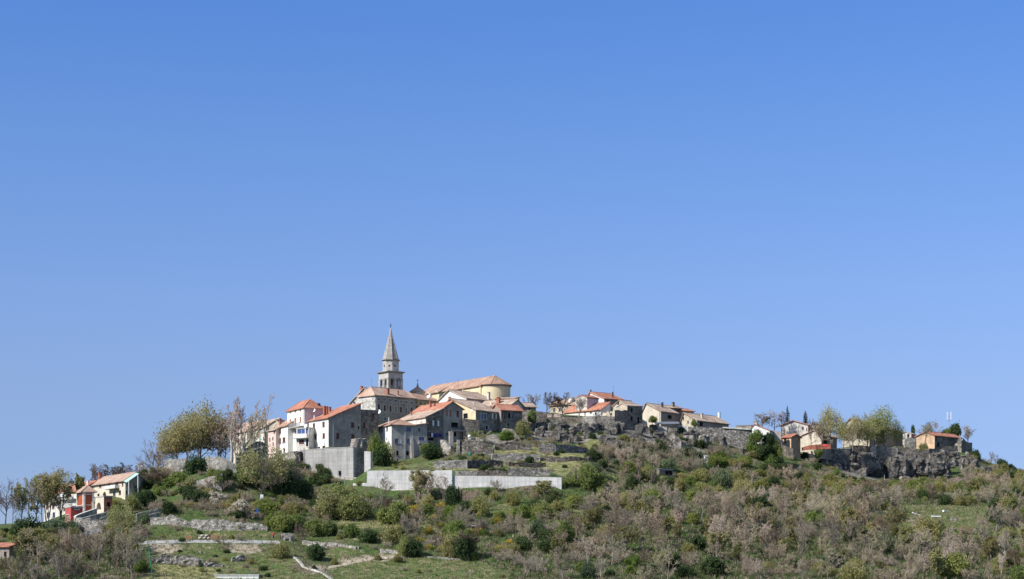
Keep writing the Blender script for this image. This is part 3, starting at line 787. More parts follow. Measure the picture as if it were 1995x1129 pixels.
house('garden_hut', 'small white-walled hut with dark roof among the lower left scrub', A_, (800, 940), 742, 850, 1010, 452, 45, ('shedx', 0.5), M_white_old, M_wood_g, cat='hut', over=.4, wL=[(765, 970, 18, 30, 'dk')])
house('lean_to_shed', 'ramshackle grey roofed lean-to shed below the curved stone ramp', A_, (700, 792), 615, ('m', 4), 850, 474, 25, ('shedy', 770, 1.1), M_wood_g, M_metal, cat='shed', over=.4, wL=[(650, 825, 30, 40, 'dk')])
# behind the plane trees
house('cream_house', 'cream house with teal shutters behind the bare plane trees', T_, (815, 492), 488, ('m', 9), 870, 588, 62, ('gx', 2.6), M_cream2, 'tan',
    wL=wins([545, 632, 720], 600, 26, 60, 'sh', 't', -.25) + wins([545, 632, 720], 745, 28, 90, 'sh', 't', -.25) + [(815 - 30, 700, 20, 60, 'dk')], chim=[(632, 420, 470, 25, M_white)])
house('ochre_house', 'ochre and white house with pinkish roof half hidden by the bare plane trees', T_, (478, 562), 180, ('m', 9), 880, 596, 60, ('gx', 3.2), M_cream2, 'pink',
    wL=wins([250, 330, 410], 640, 26, 60, 'sh', 'b', -.22) + wins([250, 330, 410], 770, 26, 70, 'sh', 'b', -.22), chim=[(320, 400, 470, 30)])
house('gabled_house', 'weathered beige gabled house between the cream house and the pink house', T_, (1085, 440), 890, ('m', 9), 640, 586, 25, ('gy', (1012, 368)), M_beige, 'tan', wL=[(985, 520, 26, 45, 'sh')])
house('pink_house', 'narrow pink house left of the small white house', T_, (1012, 545), 870, ('m', 8), 880, 579, 58, ('gx', 1.2), M_pink, 'tan', wL=[(985, 585, 30, 35, 'sh'), (955, 700, 22, 50, 'sh'), (900, 720, 20, 60, 'gl'), (960, 800, 20, 50, 'dk')])
house('small_white_house', 'small white house with brown shutters left of the tall white house', Q_, (352, 508), 150, ('m', 7), 990, 573, 66, ('gx', 2.3), M_white, 'orange',
    wL=[(218, 610, 42, 78, 'sh'), (218, 780, 42, 95, 'sh'), (289, 762, 46, 92, 'sh'), (290, 930, 26, 75, 'dr'), (222, 950, 20, 45, 'dk')], chim=[(228, 402, 500, 36)], pipes=[('L', 158)])
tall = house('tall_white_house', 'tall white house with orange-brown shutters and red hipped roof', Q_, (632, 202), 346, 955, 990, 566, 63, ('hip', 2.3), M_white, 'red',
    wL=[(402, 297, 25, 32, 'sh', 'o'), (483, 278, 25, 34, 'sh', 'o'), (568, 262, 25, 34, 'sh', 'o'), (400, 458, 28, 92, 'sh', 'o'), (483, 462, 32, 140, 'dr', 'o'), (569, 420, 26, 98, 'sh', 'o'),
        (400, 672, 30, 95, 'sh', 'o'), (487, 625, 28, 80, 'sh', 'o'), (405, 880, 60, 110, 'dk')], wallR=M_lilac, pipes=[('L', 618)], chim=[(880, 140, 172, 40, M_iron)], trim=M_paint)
balcony(tall, 'L', (360, 640, 492, 562), 1.5, M_conc_p, M_galv)
b = MB(); u0, u1, z0, z1 = face_px(tall, 'L', 335, 440, 795, 808); fbox(b, tall['FL'], u0, u1, z0, z0 + .15, -1.6, -.003); b.build('porch_roof', M_metal, tall['root'])
annex = house('veranda_annex', 'pale annex with blue glazed veranda between the tall white house and the grey gabled house', Q_, (712, 560), 497, ('m', 5), 950, 560.5, 32, ('flat',), M_white_old,
    wL=[(580, 615, 128, 80, 'bl'), (682, 618, 48, 90, 'bl'), (588, 795, 92, 80, 'sh'), (684, 810, 46, 120, 'dk')], trim=M_paint)
balcony(annex, 'L', (485, 712, 662, 738), 1.1, M_conc_p, M_white, True)
chain = house('long_gabled_house', 'large house with white front, grey stone side and rising red roof', C_, (645, 347), 441, 985, 668, 556, 57, ('shedy', 200), M_white, 'red', wallR=M_grey_p,
    wL=[(492, 430, 25, 55, 'sh'), (593, 414, 25, 54, 'sh'), (488, 550, 30, 50, 'op', 'b'), (595, 534, 25, 55, 'sh'), (595, 652, 30, 24, 'dk'), (545, 657, 26, 14, 'dk'), (493, 660, 26, 14, 'dk')],
    wR=[(897, 421, 34, 54, 'sh'), (742, 536, 30, 62, 'sh'), (900, 544, 32, 56, 'sh'), (960, 450, 14, 30, 'dk')], pipes=[('R', 693)],
    chim=[(605, 222, 285, 26), (632, 226, 278, 20), (660, 232, 282, 24, M_brickwork), (476, 318, 352, 14, M_white)], over=.5)
house('dark_extension', 'plain dark grey stone block joined to the right of the rising red-roofed house', C_, (985, 268), ('m', 5), 1168, 600, 562, 62, ('flat',), M_grey_d, M_trim_d, wallR=M_stone_d,
    wR=[(1020, 425, 25, 66, 'sh'), (1113, 330, 22, 50, 'sh'), (1020, 558, 22, 14, 'dk')])
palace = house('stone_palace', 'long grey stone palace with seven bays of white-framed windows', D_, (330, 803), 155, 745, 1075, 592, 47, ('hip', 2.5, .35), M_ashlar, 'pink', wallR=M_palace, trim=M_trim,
    wR=[(x, y, 27, 30, 'gl') for x, y in ((365, 850), (425, 854), (487, 861), (542, 868), (597, 875), (652, 881), (710, 888))] +
       [(x, y, 24, 64, k, 'b') for x, y, k in ((365, 934, 'sh'), (427, 943, 'sh'), (488, 950, 'sh'), (543, 957, 'gl'), (597, 963, 'sh'), (652, 967, 'gl'), (708, 968, 'sh'))] +
       [(x, y, 24, 36, 'gl') for x, y in ((368, 1048), (430, 1056))], pipes=[('R', 340), ('R', 738)], chim=[(460, 738, 795, 30), (566, 762, 805, 16)])
house('pale_stone_wing', 'pale ashlar gabled wing rising behind the left end of the palace', D_, (262, 770), 25, ('m', 9), 960, 601, 33, ('gy', (215, 736), 5.2), M_ashlar, 'tan',
    wL=[(108, 888, 20, 22, 'gl'), (178, 797, 12, 14, 'dk'), (197, 791, 12, 14, 'dk')], chim=[(186, 712, 765, 26)])
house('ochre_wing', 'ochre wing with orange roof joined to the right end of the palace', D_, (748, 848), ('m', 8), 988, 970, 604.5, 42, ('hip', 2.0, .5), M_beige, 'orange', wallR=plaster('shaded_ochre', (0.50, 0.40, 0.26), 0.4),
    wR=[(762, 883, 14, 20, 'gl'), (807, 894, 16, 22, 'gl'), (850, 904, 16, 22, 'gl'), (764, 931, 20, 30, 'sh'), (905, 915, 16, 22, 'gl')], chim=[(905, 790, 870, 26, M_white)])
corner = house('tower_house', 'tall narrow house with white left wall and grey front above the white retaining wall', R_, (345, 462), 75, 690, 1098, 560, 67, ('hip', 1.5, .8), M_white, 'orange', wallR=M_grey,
    wL=[(165, 548, 42, 68, 'op', 'g'), (275, 532, 26, 62, 'gl')],
    wR=[(615, 536, 78, 66, 'bl'), (425, 722, 60, 74, 'bl'), (484, 727, 28, 72, 'sh', 'w'), (608, 724, 50, 70, 'bl'), (440, 912, 38, 74, 'dk'), (597, 917, 46, 68, 'dk'), (440, 1017, 24, 26, 'dk'), (600, 1056, 60, 92, 'dr')],
    pipes=[('R', 562), ('R', 552)], chim=[(303, 350, 400, 14, M_white)])
side = house('shaded_side_house', 'grey side house with blue veranda tucked right of the tower house', R_, (692, 478), ('m', 7), 900, 1060, 562.6, 67, ('shedy', 450, 0.9), M_grey, 'orange', wallR=M_grey,
    wR=[(780, 545, 34, 50, 'gl'), (820, 695, 90, 70, 'bl')])
balcony(side, 'R', (765, 900, 720, 765), .9, M_conc_p, M_metal, True)
b = MB(); f = corner['FR']; b.slab([Vector(f(f.w - .9, -3, -1.4)), Vector(f(f.w - .1, -3, -1.4)), Vector(f(f.w - .1, -3, .1)), Vector(f(f.w - .9, -3, .1))], .01)
v = [f(f.w - .9, -3, -1.5), f(f.w - .05, -3, -1.5), f(f.w - .05, -3, .05), f(f.w - .9, -3, .05), f(f.w - .9, 8, -.02), f(f.w - .05, 8, -.02), f(f.w - .05, 8, .05), f(f.w - .9, 8, .05)]
b = MB(); b.add(v, [(0,3,2,1),(4,5,6,7),(0,1,5,4),(1,2,6,5),(2,3,7,6),(3,0,4,7)]); b.build('buttress', M_grey, corner['root'])
laundry_house = house('stone_lean_house', 'dark rubble stone house with a sloping tan roof and washing on its wall', E_, (710, 433), 372, 905, 770, 564.5, 57, ('shedy', 340), M_white_old, 'tan', wallR=M_stone_d,
    wR=[(825, 505, 38, 62, 'op', 'w'), (770, 690, 60, 30, 'dk')], chim=[(545, 368, 408, 14)])
gable = house('grey_gable_house', 'grey gabled house with red roof and orange shutters', E_, (912, 330), 552, 1137, 720, 568, 56, ('gx', (1016, 259)), M_white_old, 'red', wallR=M_grey_p,
    wR=[(955, 384, 18, 66, 'sh', 'or'), (995, 386, 22, 74, 'sh', 'or'), (1080, 396, 26, 70, 'sh'), (1045, 525, 80, 58, 'dk'), (960, 632, 38, 30, 'gl'), (1050, 632, 30, 50, 'dk')],
    wL=[(650, 377, 24, 16, 'dk')], pipes=[('R', 918)], chim=[(765, 250, 318, 22), (812, 276, 308, 20)])
balcony(gable, 'R', (985, 1135, 545, 598), 1.2, M_conc_p, M_iron)
yellow = house('yellow_gable_house', 'pale yellow gabled house with tan roof and rubble stone side', F_, (397, 470), -70, 690, 800, 574, 40, ('gy', (110, 344)), M_yellow, 'tan', wallR=M_stone,
    wR=[(470, 546, 34, 66, 'bl'), (505, 546, 30, 66, 'gl'), (612, 543, 28, 62, 'op', 'w'), (525, 674, 28, 46, 'dk'), (300, 650, 20, 30, 'dk')], wL=[(280, 540, 50, 60, 'dk'), (190, 470, 26, 40, 'gl')], chim=[(376, 385, 462, 24, M_white), (95, 318, 372, 26, M_brickwork)], trim=M_trim)
house('white_gable_house', 'broad white gable with tan roof just below the church nave', F_, (292, 334), -30, 622, 490, 593, 40, ('gy', (92, 242)), M_white, 'tan', wallR=M_beige, chim=[(545, 262, 320, 34, M_white_old)])
house('red_strip_house', 'dark stone house with a narrow red roof right of the yellow gabled house', F_, (690, 468), ('m', 6), 932, 775, 580, 60, ('gy', 1.7), M_grey_d, 'red', wallR=M_stone_d,
    wR=[(785, 538, 26, 64, 'dk'), (826, 543, 26, 60, 'gl'), (705, 525, 22, 60, 'gl'), (770, 642, 20, 32, 'dk')], trim=M_trim_d)
house('tan_roof_house', 'low house with tan roof and a tall brick red chimney under the apse', F_, (800, 410), 442, ('m', 7), 500, 589, 32, ('gx', 1.7), M_white_old, 'tan', chim=[(660, 322, 392, 40), (575, 375, 405, 14, M_white)])
house('tan_gable_house', 'small tan orange gabled house right of the tall red chimney', F_, (843, 414), 800, 942, 500, 594, 66, ('gx', (890, 374)), M_orange, 'tan', wallR=M_orange2)
house('tan_row_house', 'long tan house with pale roof ending at the bare ridge trees', F_, (942, 430), ('m', 6), 1094, 500, 596, 62, ('gy', 1.3), M_orange2, 'tan', wallR=M_orange2, wR=[(1020, 455, 18, 26, 'dk')])
house('vestry', 'low beige vestry with pinkish roof at the foot of the church apse', F_, (845, 338), 622, ('m', 5), 385, 603, 18, ('shedy', 320, .8), M_beige, 'pink')
# ridge, middle
house('ridge_house', 'long beige house with tan roof behind the bare ridge trees', G_, (515, 268), 232, ('m', 7), 400, 623, 35, ('gx', 1.7), M_beige, 'tan', wL=wins([280, 340, 470], 330, 20, 34, 'gl'), chim=[(470, 195, 245, 60, M_white_old)])
house('white_cube_house', 'small white cube-like house with shaded pinkish side and red roof', G_, (642, 196), 515, 768, 335, 612, 45, ('gy', (588, 175)), M_white_old, 'red', wallR=M_lilac, wL=[(582, 270, 32, 46, 'gl')], over=.2)
house('low_white_house', 'long low white house with red roof above the stone wall', G_, (792, 328), 392, ('m', 8), 418, 608, 44, ('gx', 2.3), M_white, 'red', wL=[(622, 382, 22, 36, 'gl'), (683, 364, 20, 12, 'dk'), (735, 372, 16, 24, 'dk')])
house('white_gable_red_roof', 'white gabled house with bright red roof highest in the middle group', G_, (830, 208), 618, 1047, 335, 622, 50, ('gy', (682, 141)), M_white, 'red', wallR=M_grey_d, wR=[(870, 240, 18, 26, 'dk')], chim=[(925, 135, 195, 13, M_iron), (682, 112, 145, 14, M_iron)])
house('tan_ruin', 'half ruined beige house with tan roof right of the low white house', G_, (1085, 292), 915, ('m', 5), 360, 606.5, 45, ('gy', (1002, 229)), M_beige, 'tan', wL=[(985, 265, 18, 26, 'dk'), (1040, 320, 30, 30, 'dk')], chim=[(988, 250, 290, 14, M_beige)], over=.3)
house('roofless_ruin', 'roofless ruin with broken pale wall and dark rubble side', G_, (945, 338), 787, 1085, 520, 602, 60, ('ruin', [(0, -.6), (.25, -.2), (.4, -.5), (.55, 0.2), (.65, -.9), (.8, -.6), (.9, .1), (1, 0)], [(0, 0), (.3, .2), (.55, -.1), (.8, .3), (1, .2)]), M_beige, wallR=M_stone_d, wL=[(905, 370, 22, 40, 'dk')])
house('dark_stone_house', 'tall dark rubble house with small windows on the rocks', G_, (1085, 288), ('m', 6), 1252, 540, 604.6, 60, ('gy', .8), M_beige, 'tan', wallR=M_stone_d, wR=[(1132, 340, 20, 44, 'dk'), (1133, 430, 22, 50, 'dk'), (1207, 448, 22, 70, 'dk')], over=.2)
house('cream_gable_house', 'cream gabled house with tan roof and a tall white flue on its corner', H_, (402, 294), 150, 637, 490, 628, 40, ('gy', (205, 189)), M_cream2, 'tan', wallR=M_grey_d, wR=[(528, 374, 54, 50, 'dk')], chim=[(425, 172, 235, 26, M_iron)], pipes=[('R', 408), ('L', 386)])
house('dark_roof_house', 'dark stone house top with square chimney behind the cream gabled house', H_, (512, 246), ('m', 6), 692, 350, 640, 60, ('gy', .9), M_stone_d, 'tan', wallR=M_stone_d, chim=[(575, 168, 232, 34, M_stone_d)])
house('low_ridge_house', 'low house with thin red roof edge against the sky right of the square chimney', H_, (694, 290), ('m', 7), 858, 340, 645, 60, ('gy', .9), M_beige, 'red', wallR=M_beige)
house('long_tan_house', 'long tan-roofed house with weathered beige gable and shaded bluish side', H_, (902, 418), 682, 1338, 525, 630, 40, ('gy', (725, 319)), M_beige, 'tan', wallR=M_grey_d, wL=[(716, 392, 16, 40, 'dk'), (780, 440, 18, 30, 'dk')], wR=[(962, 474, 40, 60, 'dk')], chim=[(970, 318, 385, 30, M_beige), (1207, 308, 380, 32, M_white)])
house('flat_roof_hut', 'low dark flat-roofed hut on top of the long dry stone wall', H_, (1652, 492), 1440, ('m', 4), 560, 629, 20, ('flat',), M_stone, M_trim_d, cat='hut')
house('white_rake_house', 'white gable sloping down to the right under a red roof edge behind the ivy', H_, (1902, 560), 1655, ('m', 8), 660, 622, 20, ('gy', (1690, 478), .5), M_white, 'red', chim=[(1706, 440, 492, 52, M_white_old)], over=.25)
# ridge, right
house('weathered_white_gable', 'weathered white gable with dark flue under the two conifers', S_, (1062, 545), 470, ('m', 9), 810, 641, 16, ('gy', (735, 452)), M_white_old, 'red', wL=[(545, 692, 44, 110, 'sh', 'g'), (650, 612, 28, 60, 'sh'), (950, 616, 46, 60, 'gl'), (1035, 640, 22, 60, 'sh', 'r')], pipes=[('L', 755), ('L', 850)])
house('cream_barn', 'cream house with tan roof and dark doorway behind the forked bare tree', S_, (1377, 775), 893, 1700, 1010, 633, 32, ('gy', (1190, 668)), M_cream2, 'tan', wallR=M_grey_d, wR=[(1445, 890, 80, 170, 'dk')])
house('chimney_block', 'narrow white block with tan roof behind the cream house', S_, (1192, 590), 1120, 1382, 700, 642, 45, ('gy', .8), M_white_old, 'tan', wallR=M_orange2, chim=[(1155, 490, 580, 32)])
house('orange_hut', 'small orange house with red roof below the weathered white gable', S_, (692, 812), 492, 897, 1040, 627, 45, ('gx', .9), M_orange, 'red', wallR=M_orange2, chim=[(785, 738, 815, 42)], wL=[(560, 900, 50, 90, 'dk')])
house('hidden_cream_house', 'cream gabled house with orange-brown roof behind the rounded olive tree', I_, (1792, 432), 1420, 2260, 700, 662, 32, ('gy', (1530, 323)), M_beige, 'orange', wallR=M_orange2, wL=[(1640, 560, 40, 80, 'dk'), (1520, 480, 30, 60, 'sh')], chim=[(1790, 338, 405, 12, M_iron)])
house('small_block_house', 'small pale stone block house left of the orange gabled house', J_, (472, 415), 368, 527, 590, 677, 42, ('shedx', 1.0), M_white_old, M_conc_p, wallR=M_grey_d, wL=[(435, 435, 28, 40, 'dk')], over=.2)
house('orange_gable_house', 'orange gabled house with red roof and dark stone side at the right end', J_, (758, 432), 530, 1087, 640, 672, 45, ('gy', (655, 388)), M_orange, 'red', wallR=M_stone_d, wR=[(805, 545, 26, 56, 'dk'), (1010, 620, 30, 60, 'dk')])
house('ruined_keep', 'roofless rubble stone keep at the right end of the village', J_, (1085, 515), 1002, 1217, 700, 676, 50, ('ruin', [(0, -.5), (.4, 0), (.6, 1.8), (.75, 3.0), (.9, 1.5), (1, .2)], [(0, .2), (.2, 1.4), (.45, .4), (.7, 0.1), (1, .2)]), M_stone, wallR=M_stone_d)
house('bramble_hut', 'little dark field hut with flat roof on the scrubby slope', M_, (800, 152), 775, 915, 205, 560, 60, ('flat',), M_wood_g, M_metal, cat='hut', found=2, wR=[(880, 182, 60, 36, 'dk')])
house('rusty_hut', 'little rusty hut among the yellow broom', L_, (1195, 660), 1110, ('m', 2.5), 735, 470, 20, ('flat',), M_rust, M_metal, cat='hut', found=2, wL=[(1130, 690, 40, 50, 'dk')])
house('white_roofed_kiosk', 'long white flat roof at the bottom edge with green posts behind', K_, (1125, 762), 745, ('m', 4), 840, 424, 4, ('flat',), M_white, M_conc_w, cat='shed', found=3)

# satellite dishes
def on_face(h, side, zx, zy, d):
    u, z, _ = h['local'](*h['Z'].p(zx, zy), side); return h['root'].matrix_basis @ Vector(h['F' + side](u, z, d))
dish(on_face(tall, 'R', 792, 265, -.5), 0.5, (-.6, -.8, .35), 'white satellite dish on the shaded wall of the tall white house')
dish(on_face(annex, 'L', 672, 528, -.3), 0.55, (-.5, -.85, .3), 'white satellite dish over the blue glazed veranda')
dish(W(*D_.p(370, 984), 586), 0.62, (-.5, -.85, .3), 'large white satellite dish on the dark extension in front of the palace')
dish(W(*E_.p(740, 200), 585), 0.5, (-.5, -.85, .3), 'white satellite dish below the church roof')
dish(W(*F_.p(350, 476), 572), 0.35, (-.3, -.9, .3), 'small satellite dish beside the yellow gable')
dish(on_face(corner, 'L', 80, 550, -.4), 0.42, (-.5, -.85, .3), 'small satellite dish on the white wall of the tower house')

# ------------------------------------------------------------------ church with its apse
church = house('church', 'long yellow church nave with orange roof and rounded apse on the hilltop', F_, (462, 181), -257, ('m', 9.8), 345, 612, 56, ('gx', 2.9), M_yellow, 'orange', over=.55, trim=M_trim,
    wL=[(-150, 275, 22, 30, 'gl'), (-60, 262, 22, 30, 'gl')])
r = church['root']; Rr = church['D'] / 2 - .12; cx_, cy_ = church['lx'] + church['W'], 0.0; Hc = church['H']
def half_ring(mb, rad, z0, z1, n=20, rad2=None):
    rad2 = rad if rad2 is None else rad2
    for i in range(n):
        t0, t1 = -math.pi / 2 + math.pi * i / n, -math.pi / 2 + math.pi * (i + 1) / n
        mb.quad((cx_ + rad * math.cos(t0), cy_ + rad * math.sin(t0), z0), (cx_ + rad * math.cos(t1), cy_ + rad * math.sin(t1), z0),
                (cx_ + rad2 * math.cos(t1), cy_ + rad2 * math.sin(t1), z1), (cx_ + rad2 * math.cos(t0), cy_ + rad2 * math.sin(t0), z1))
b = MB(); half_ring(b, Rr, -4, Hc); apse = b.build('apse', M_yellow, r)
b = MB(); half_ring(b, Rr + .15, Hc - .45, Hc - .05); half_ring(b, Rr + .15, Hc - .05, Hc - .05, 20, Rr - .2); half_ring(b, Rr + .003, Hc - .45, Hc - .45, 20, Rr + .15); b.build('cornice', M_trim_d, apse)
b = MB(); half_ring(b, Rr + .6, Hc - .02, Hc + .06, 20, Rr + .6); half_ring(b, Rr + .6, Hc + .06, Hc + 3.05, 20, 0.05); half_ring(b, Rr + .6, Hc - .02, Hc, 20, Rr)
for i in (5, 10, 15):
    t0 = -math.pi / 2 + math.pi * i / 20; b.tube((cx_ + (Rr + .5) * math.cos(t0), cy_ + (Rr + .5) * math.sin(t0), Hc + .2), (cx_, cy_, Hc + 3.1), .1, .1, 5)
b.build('apse_roof', roofmat('orange', 'x'), apse)
for u in (church['W'] - .35, church['W'] * .72, church['W'] * .45, church['W'] * .2):
    b = MB(); fbox(b, church['FL'], u - .3, u + .3, -3, Hc - .3, -.25, .01); b.build('buttress', M_yellow, r)

def cross(parent, x, y, z, h, name='cross'):
    b = MB(); b.box(x - .05, x + .05, y - .05, y + .05, z, z + h); b.box(x - h * .28, x + h * .28, y - .045, y + .045, z + h * .62, z + h * .62 + .1)
    return b.build(name, M_iron, parent)
# octagonal chapel roof with a cross, left of the nave
cp = W(*D_.p(772, 800), 628); chapel = empty('domed_chapel', cp, 0); tag(chapel, 'small octagonal chapel with low pointed roof and cross between tower and nave', 'chapel')
k = 628 / F / D_.k
hz_ = lambda zy: (HZ - D_.y(zy)) / F * 628 - cp.z
b = MB(); b.lathe([(78 * k, -6), (78 * k, hz_(775))], 8, rot=.3); b.build('wall', M_ashlar, chapel)
b = MB(); b.lathe([(88 * k, hz_(780)), (88 * k, hz_(772)), (30 * k, hz_(733)), (8 * k, hz_(716)), (3 * k, hz_(714))], 8, rot=.3); rf = b.build('roof', roofmat('pink', 'x'), chapel)
b = MB(); b.lathe([(11 * k, hz_(718)), (11 * k, hz_(708)), (5 * k, hz_(700)), (9 * k, hz_(693)), (3 * k, hz_(684)), (1 * k, hz_(680))], 8); fin = b.build('finial', M_spire, rf, True)
cross(rf, 0, 0, hz_(682), hz_(640) - hz_(682))

# ------------------------------------------------------------------ bell tower
TYd = 618.0; tk = TYd / F / D_.k
def tz(zy): return (HZ - D_.y(zy)) / F * TYd
tcorner = W(*D_.p(465, 750), TYd); ta = math.radians(53); TWd = 5.3
tc = tcorner + Vector((-math.cos(ta), math.sin(ta), 0)) * TWd / 2 + Vector((math.sin(ta), math.cos(ta), 0)) * TWd / 2
tc.z = tz(900)
bell_tower = empty('bell_tower', tc, -ta); tag(bell_tower, 'tall limestone bell tower with octagonal drum and pointed spire', 'bell tower')
def lz(zy): return tz(zy) - tc.z
h2 = TWd / 2
faces = [Face(lambda u, z, d=0: (-h2 + u, -h2 + d, z), TWd), Face(lambda u, z, d=0: (h2 - d, -h2 + u, z), TWd),
         Face(lambda u, z, d=0: (h2 - u, h2 - d, z), TWd), Face(lambda u, z, d=0: (-h2 + d, h2 - u, z), TWd)]
b = MB()
zt0, zt1 = lz(738), lz(572)
arches = [(0.85, 2.15, lz(735), lz(622), True, 0.7), (TWd - 2.15, TWd - 0.85, lz(735), lz(622), True, 0.7)]
for f in faces: wall_face(b, f, -6, [(0, zt1), (TWd, zt1)], arches, .7)
b.box(-h2 + .01, h2 - .01, -h2 + .01, h2 - .01, lz(742), lz(738)); b.build('shaft', M_tower, bell_tower)
for f in faces:
    for u in (0.02, TWd - .72): pb = MB(); fbox(pb, f, u, u + .7, lz(738), lz(640), -.12, .02); pb.build('pilaster', M_tower, bell_tower)
    pb = MB(); fbox(pb, f, TWd / 2 - .22, TWd / 2 + .22, lz(735), lz(650), -.1, .02); pb.build('pilaster', M_tower, bell_tower)
    pb = MB(); fbox(pb, f, -.06, TWd + .06, lz(640), lz(630), -.16, .005); fbox(pb, f, -.06, TWd + .06, lz(748), lz(738), -.16, .005); pb.build('string_course', M_spire, bell_tower)
    for (u0, u1, *_r) in arches:
        pb = MB(); fbox(pb, f, u0, u1, lz(706), lz(702), .3, .36); n = 5
        for i in range(n): uu = u0 + (u1 - u0) * (i + .5) / n; fbox(pb, f, uu - .04, uu + .04, lz(735), lz(706), .3, .36)
        pb.build('balustrade', M_tower, bell_tower)
b = MB(); b.box(-h2 - .18, h2 + .18, -h2 - .18, h2 + .18, zt1, lz(566)); b.box(-h2 - .42, h2 + .42, -h2 - .42, h2 + .42, lz(566), lz(560)); b.box(-h2 - .62, h2 + .62, -h2 - .62, h2 + .62, lz(560), lz(553))
b.box(-h2, h2, -h2, h2, lz(553), lz(548)); b.build('cornice', M_spire, bell_tower)
ro = math.pi / 8; R8 = 86 * tk
b = MB(); b.lathe([(R8, lz(548)), (R8, lz(438))], 8, rot=ro); drum = b.build('drum', M_tower, bell_tower)
for i in range(8):
    t = ro + math.pi / 8 + i * math.pi / 4; n = Vector((math.cos(t), math.sin(t), 0)); ap = R8 * math.cos(math.pi / 8)
    pb = MB(); pb.tube(n * (ap - .05) + Vector((0, 0, lz(494))), n * (ap + .012) + Vector((0, 0, lz(494))), .24, .24, 12); w_ = pb.build('window', M_dark, bell_tower)
    pb = MB(); prof = 12
    for j in range(prof):
        a0, a1 = 2 * math.pi * j / prof, 2 * math.pi * (j + 1) / prof; s_ = Vector((-math.sin(t), math.cos(t), 0))
        P0 = n * (ap + .03) + Vector((0, 0, lz(494)))
        q = [P0 + (s_ * math.cos(a) + Vector((0, 0, 1)) * math.sin(a)) * rr for a, rr in ((a0, .24), (a1, .24), (a1, .36), (a0, .36))]
        pb.slab(q, .001); 
    pb.build('frame', M_tower, w_)
b = MB(); b.lathe([(R8 + .02, lz(440)), (R8 + .3, lz(436)), (R8 + .3, lz(432)), (R8 + .5, lz(431)), (R8 + .5, lz(425)), (R8 * .9, lz(423))], 8, rot=ro); b.build('cornice', M_spire, bell_tower)
b = MB(); b.lathe([(R8 * .985, lz(423)), (9 * tk, lz(132))], 8, rot=ro)
sp = b.build('spire', M_spire, bell_tower)
for i in range(8):
    t = ro + i * math.pi / 4; e = Vector((math.cos(t), math.sin(t), 0)); rb = MB(); rb.tube(e * R8 * .985 + Vector((0, 0, lz(423))), e * 9 * tk + Vector((0, 0, lz(132))), .09, .06, 5); rb.build('rib', M_tower, sp)
b = MB(); b.lathe([(7 * tk, lz(136)), (13 * tk, lz(130)), (13 * tk, lz(124)), (6 * tk, lz(120)), (11 * tk, lz(112)), (11 * tk, lz(104)), (4 * tk, lz(97)), (1.5 * tk, lz(85))], 10); b.build('finial', M_tower, sp, True)
b = MB(); x_ = .05
b.box(-.06, .06, -.06, .06, lz(88), lz(40)); b.box(-.55, .55, -.05, .05, lz(66), lz(61)); b.build('cross', M_iron, sp)
# bell on its beam
b = MB(); b.lathe([(.62, lz(705)), (.55, lz(698)), (.40, lz(680)), (.34, lz(668)), (.2, lz(660)), (.05, lz(657))], 12); b.build('bell', flat('bronze', (.10, .075, .04), .45, .2, .5, .7), bell_tower, True)
b = MB(); b.box(-h2 + .3, h2 - .3, -.1, .1, lz(657), lz(650)); b.build('bell_beam', M_wood_g, bell_tower)
b = MB(); b.box(-1.25, 1.25, -1.25, 1.25, lz(738), lz(600)); b.build('bell_frame', M_wood_g, bell_tower)  # solid core added to block light so the arches read dark
# ------------------------------------------------------------------ the hill: one sheet out to the horizon
def in_poly(x, y, poly):
    c = False; n = len(poly)
    for i in range(n):
        (x0, y0), (x1, y1) = poly[i], poly[i - 1]
        if (y0 > y) != (y1 > y) and x < (x1 - x0) * (y - y0) / (y1 - y0) + x0: c = not c
    return c
def world_poly(pts):
    """outline of a patch of ground, read where each point of it meets the hill"""
    out = []
    for px, py in pts:
        h = hit(px, min(py, 1135))
        if h is None: h = on_ground(px, 600)
        out.append((h.x, h.y))
    return out
GREEN = [world_poly(p) for p in (
    [(320, 1040), (380, 1035), (520, 1036), (545, 1050), (470, 1054), (320, 1053)],
    [(350, 1062), (545, 1062), (600, 1085), (560, 1110), (420, 1105), (330, 1090)],
    [(300, 1108), (560, 1108), (640, 1132), (290, 1134)],
    [(640, 1042), (760, 1052), (770, 1062), (660, 1052)], [(650, 1066), (700, 1072), (690, 1092), (640, 1085)],
    [(690, 1095), (800, 1085), (920, 1092), (1000, 1120), (960, 1134), (640, 1134), (640, 1108)],
    [(940, 985), (1010, 978), (1000, 1010), (960, 1020)], [(1050, 985), (1090, 990), (1080, 1020), (1060, 1010)],
    [(1085, 985), (1180, 990), (1200, 1005), (1120, 1015)],
    [(1760, 986), (1930, 988), (1935, 1036), (1860, 1042), (1755, 1042)],
    [(1620, 930), (1900, 928), (1900, 945), (1640, 945)],
    [(1090, 845), (1125, 835), (1140, 842), (1100, 850)], [(560, 985), (640, 990), (620, 1010), (560, 1010)],
    [(720, 907), (790, 905), (830, 902), (845, 912), (720, 917)])]
DRYG = [world_poly(p) for p in (
    [(1070, 885), (1180, 870), (1180, 945), (1105, 940), (1075, 905)], [(840, 905), (1080, 890), (1080, 922), (850, 925)], [(960, 870), (1080, 862), (1080, 885), (960, 888)],
    [(1115, 845), (1180, 845), (1190, 875), (1120, 872)], [(660, 1010), (860, 1015), (870, 1035), (660, 1030)], [(1200, 920), (1330, 925), (1330, 945), (1200, 945)],
    [(290, 1098), (420, 1108), (420, 1134), (290, 1134)], [(1180, 1020), (1320, 1020), (1320, 1050), (1190, 1050)])]
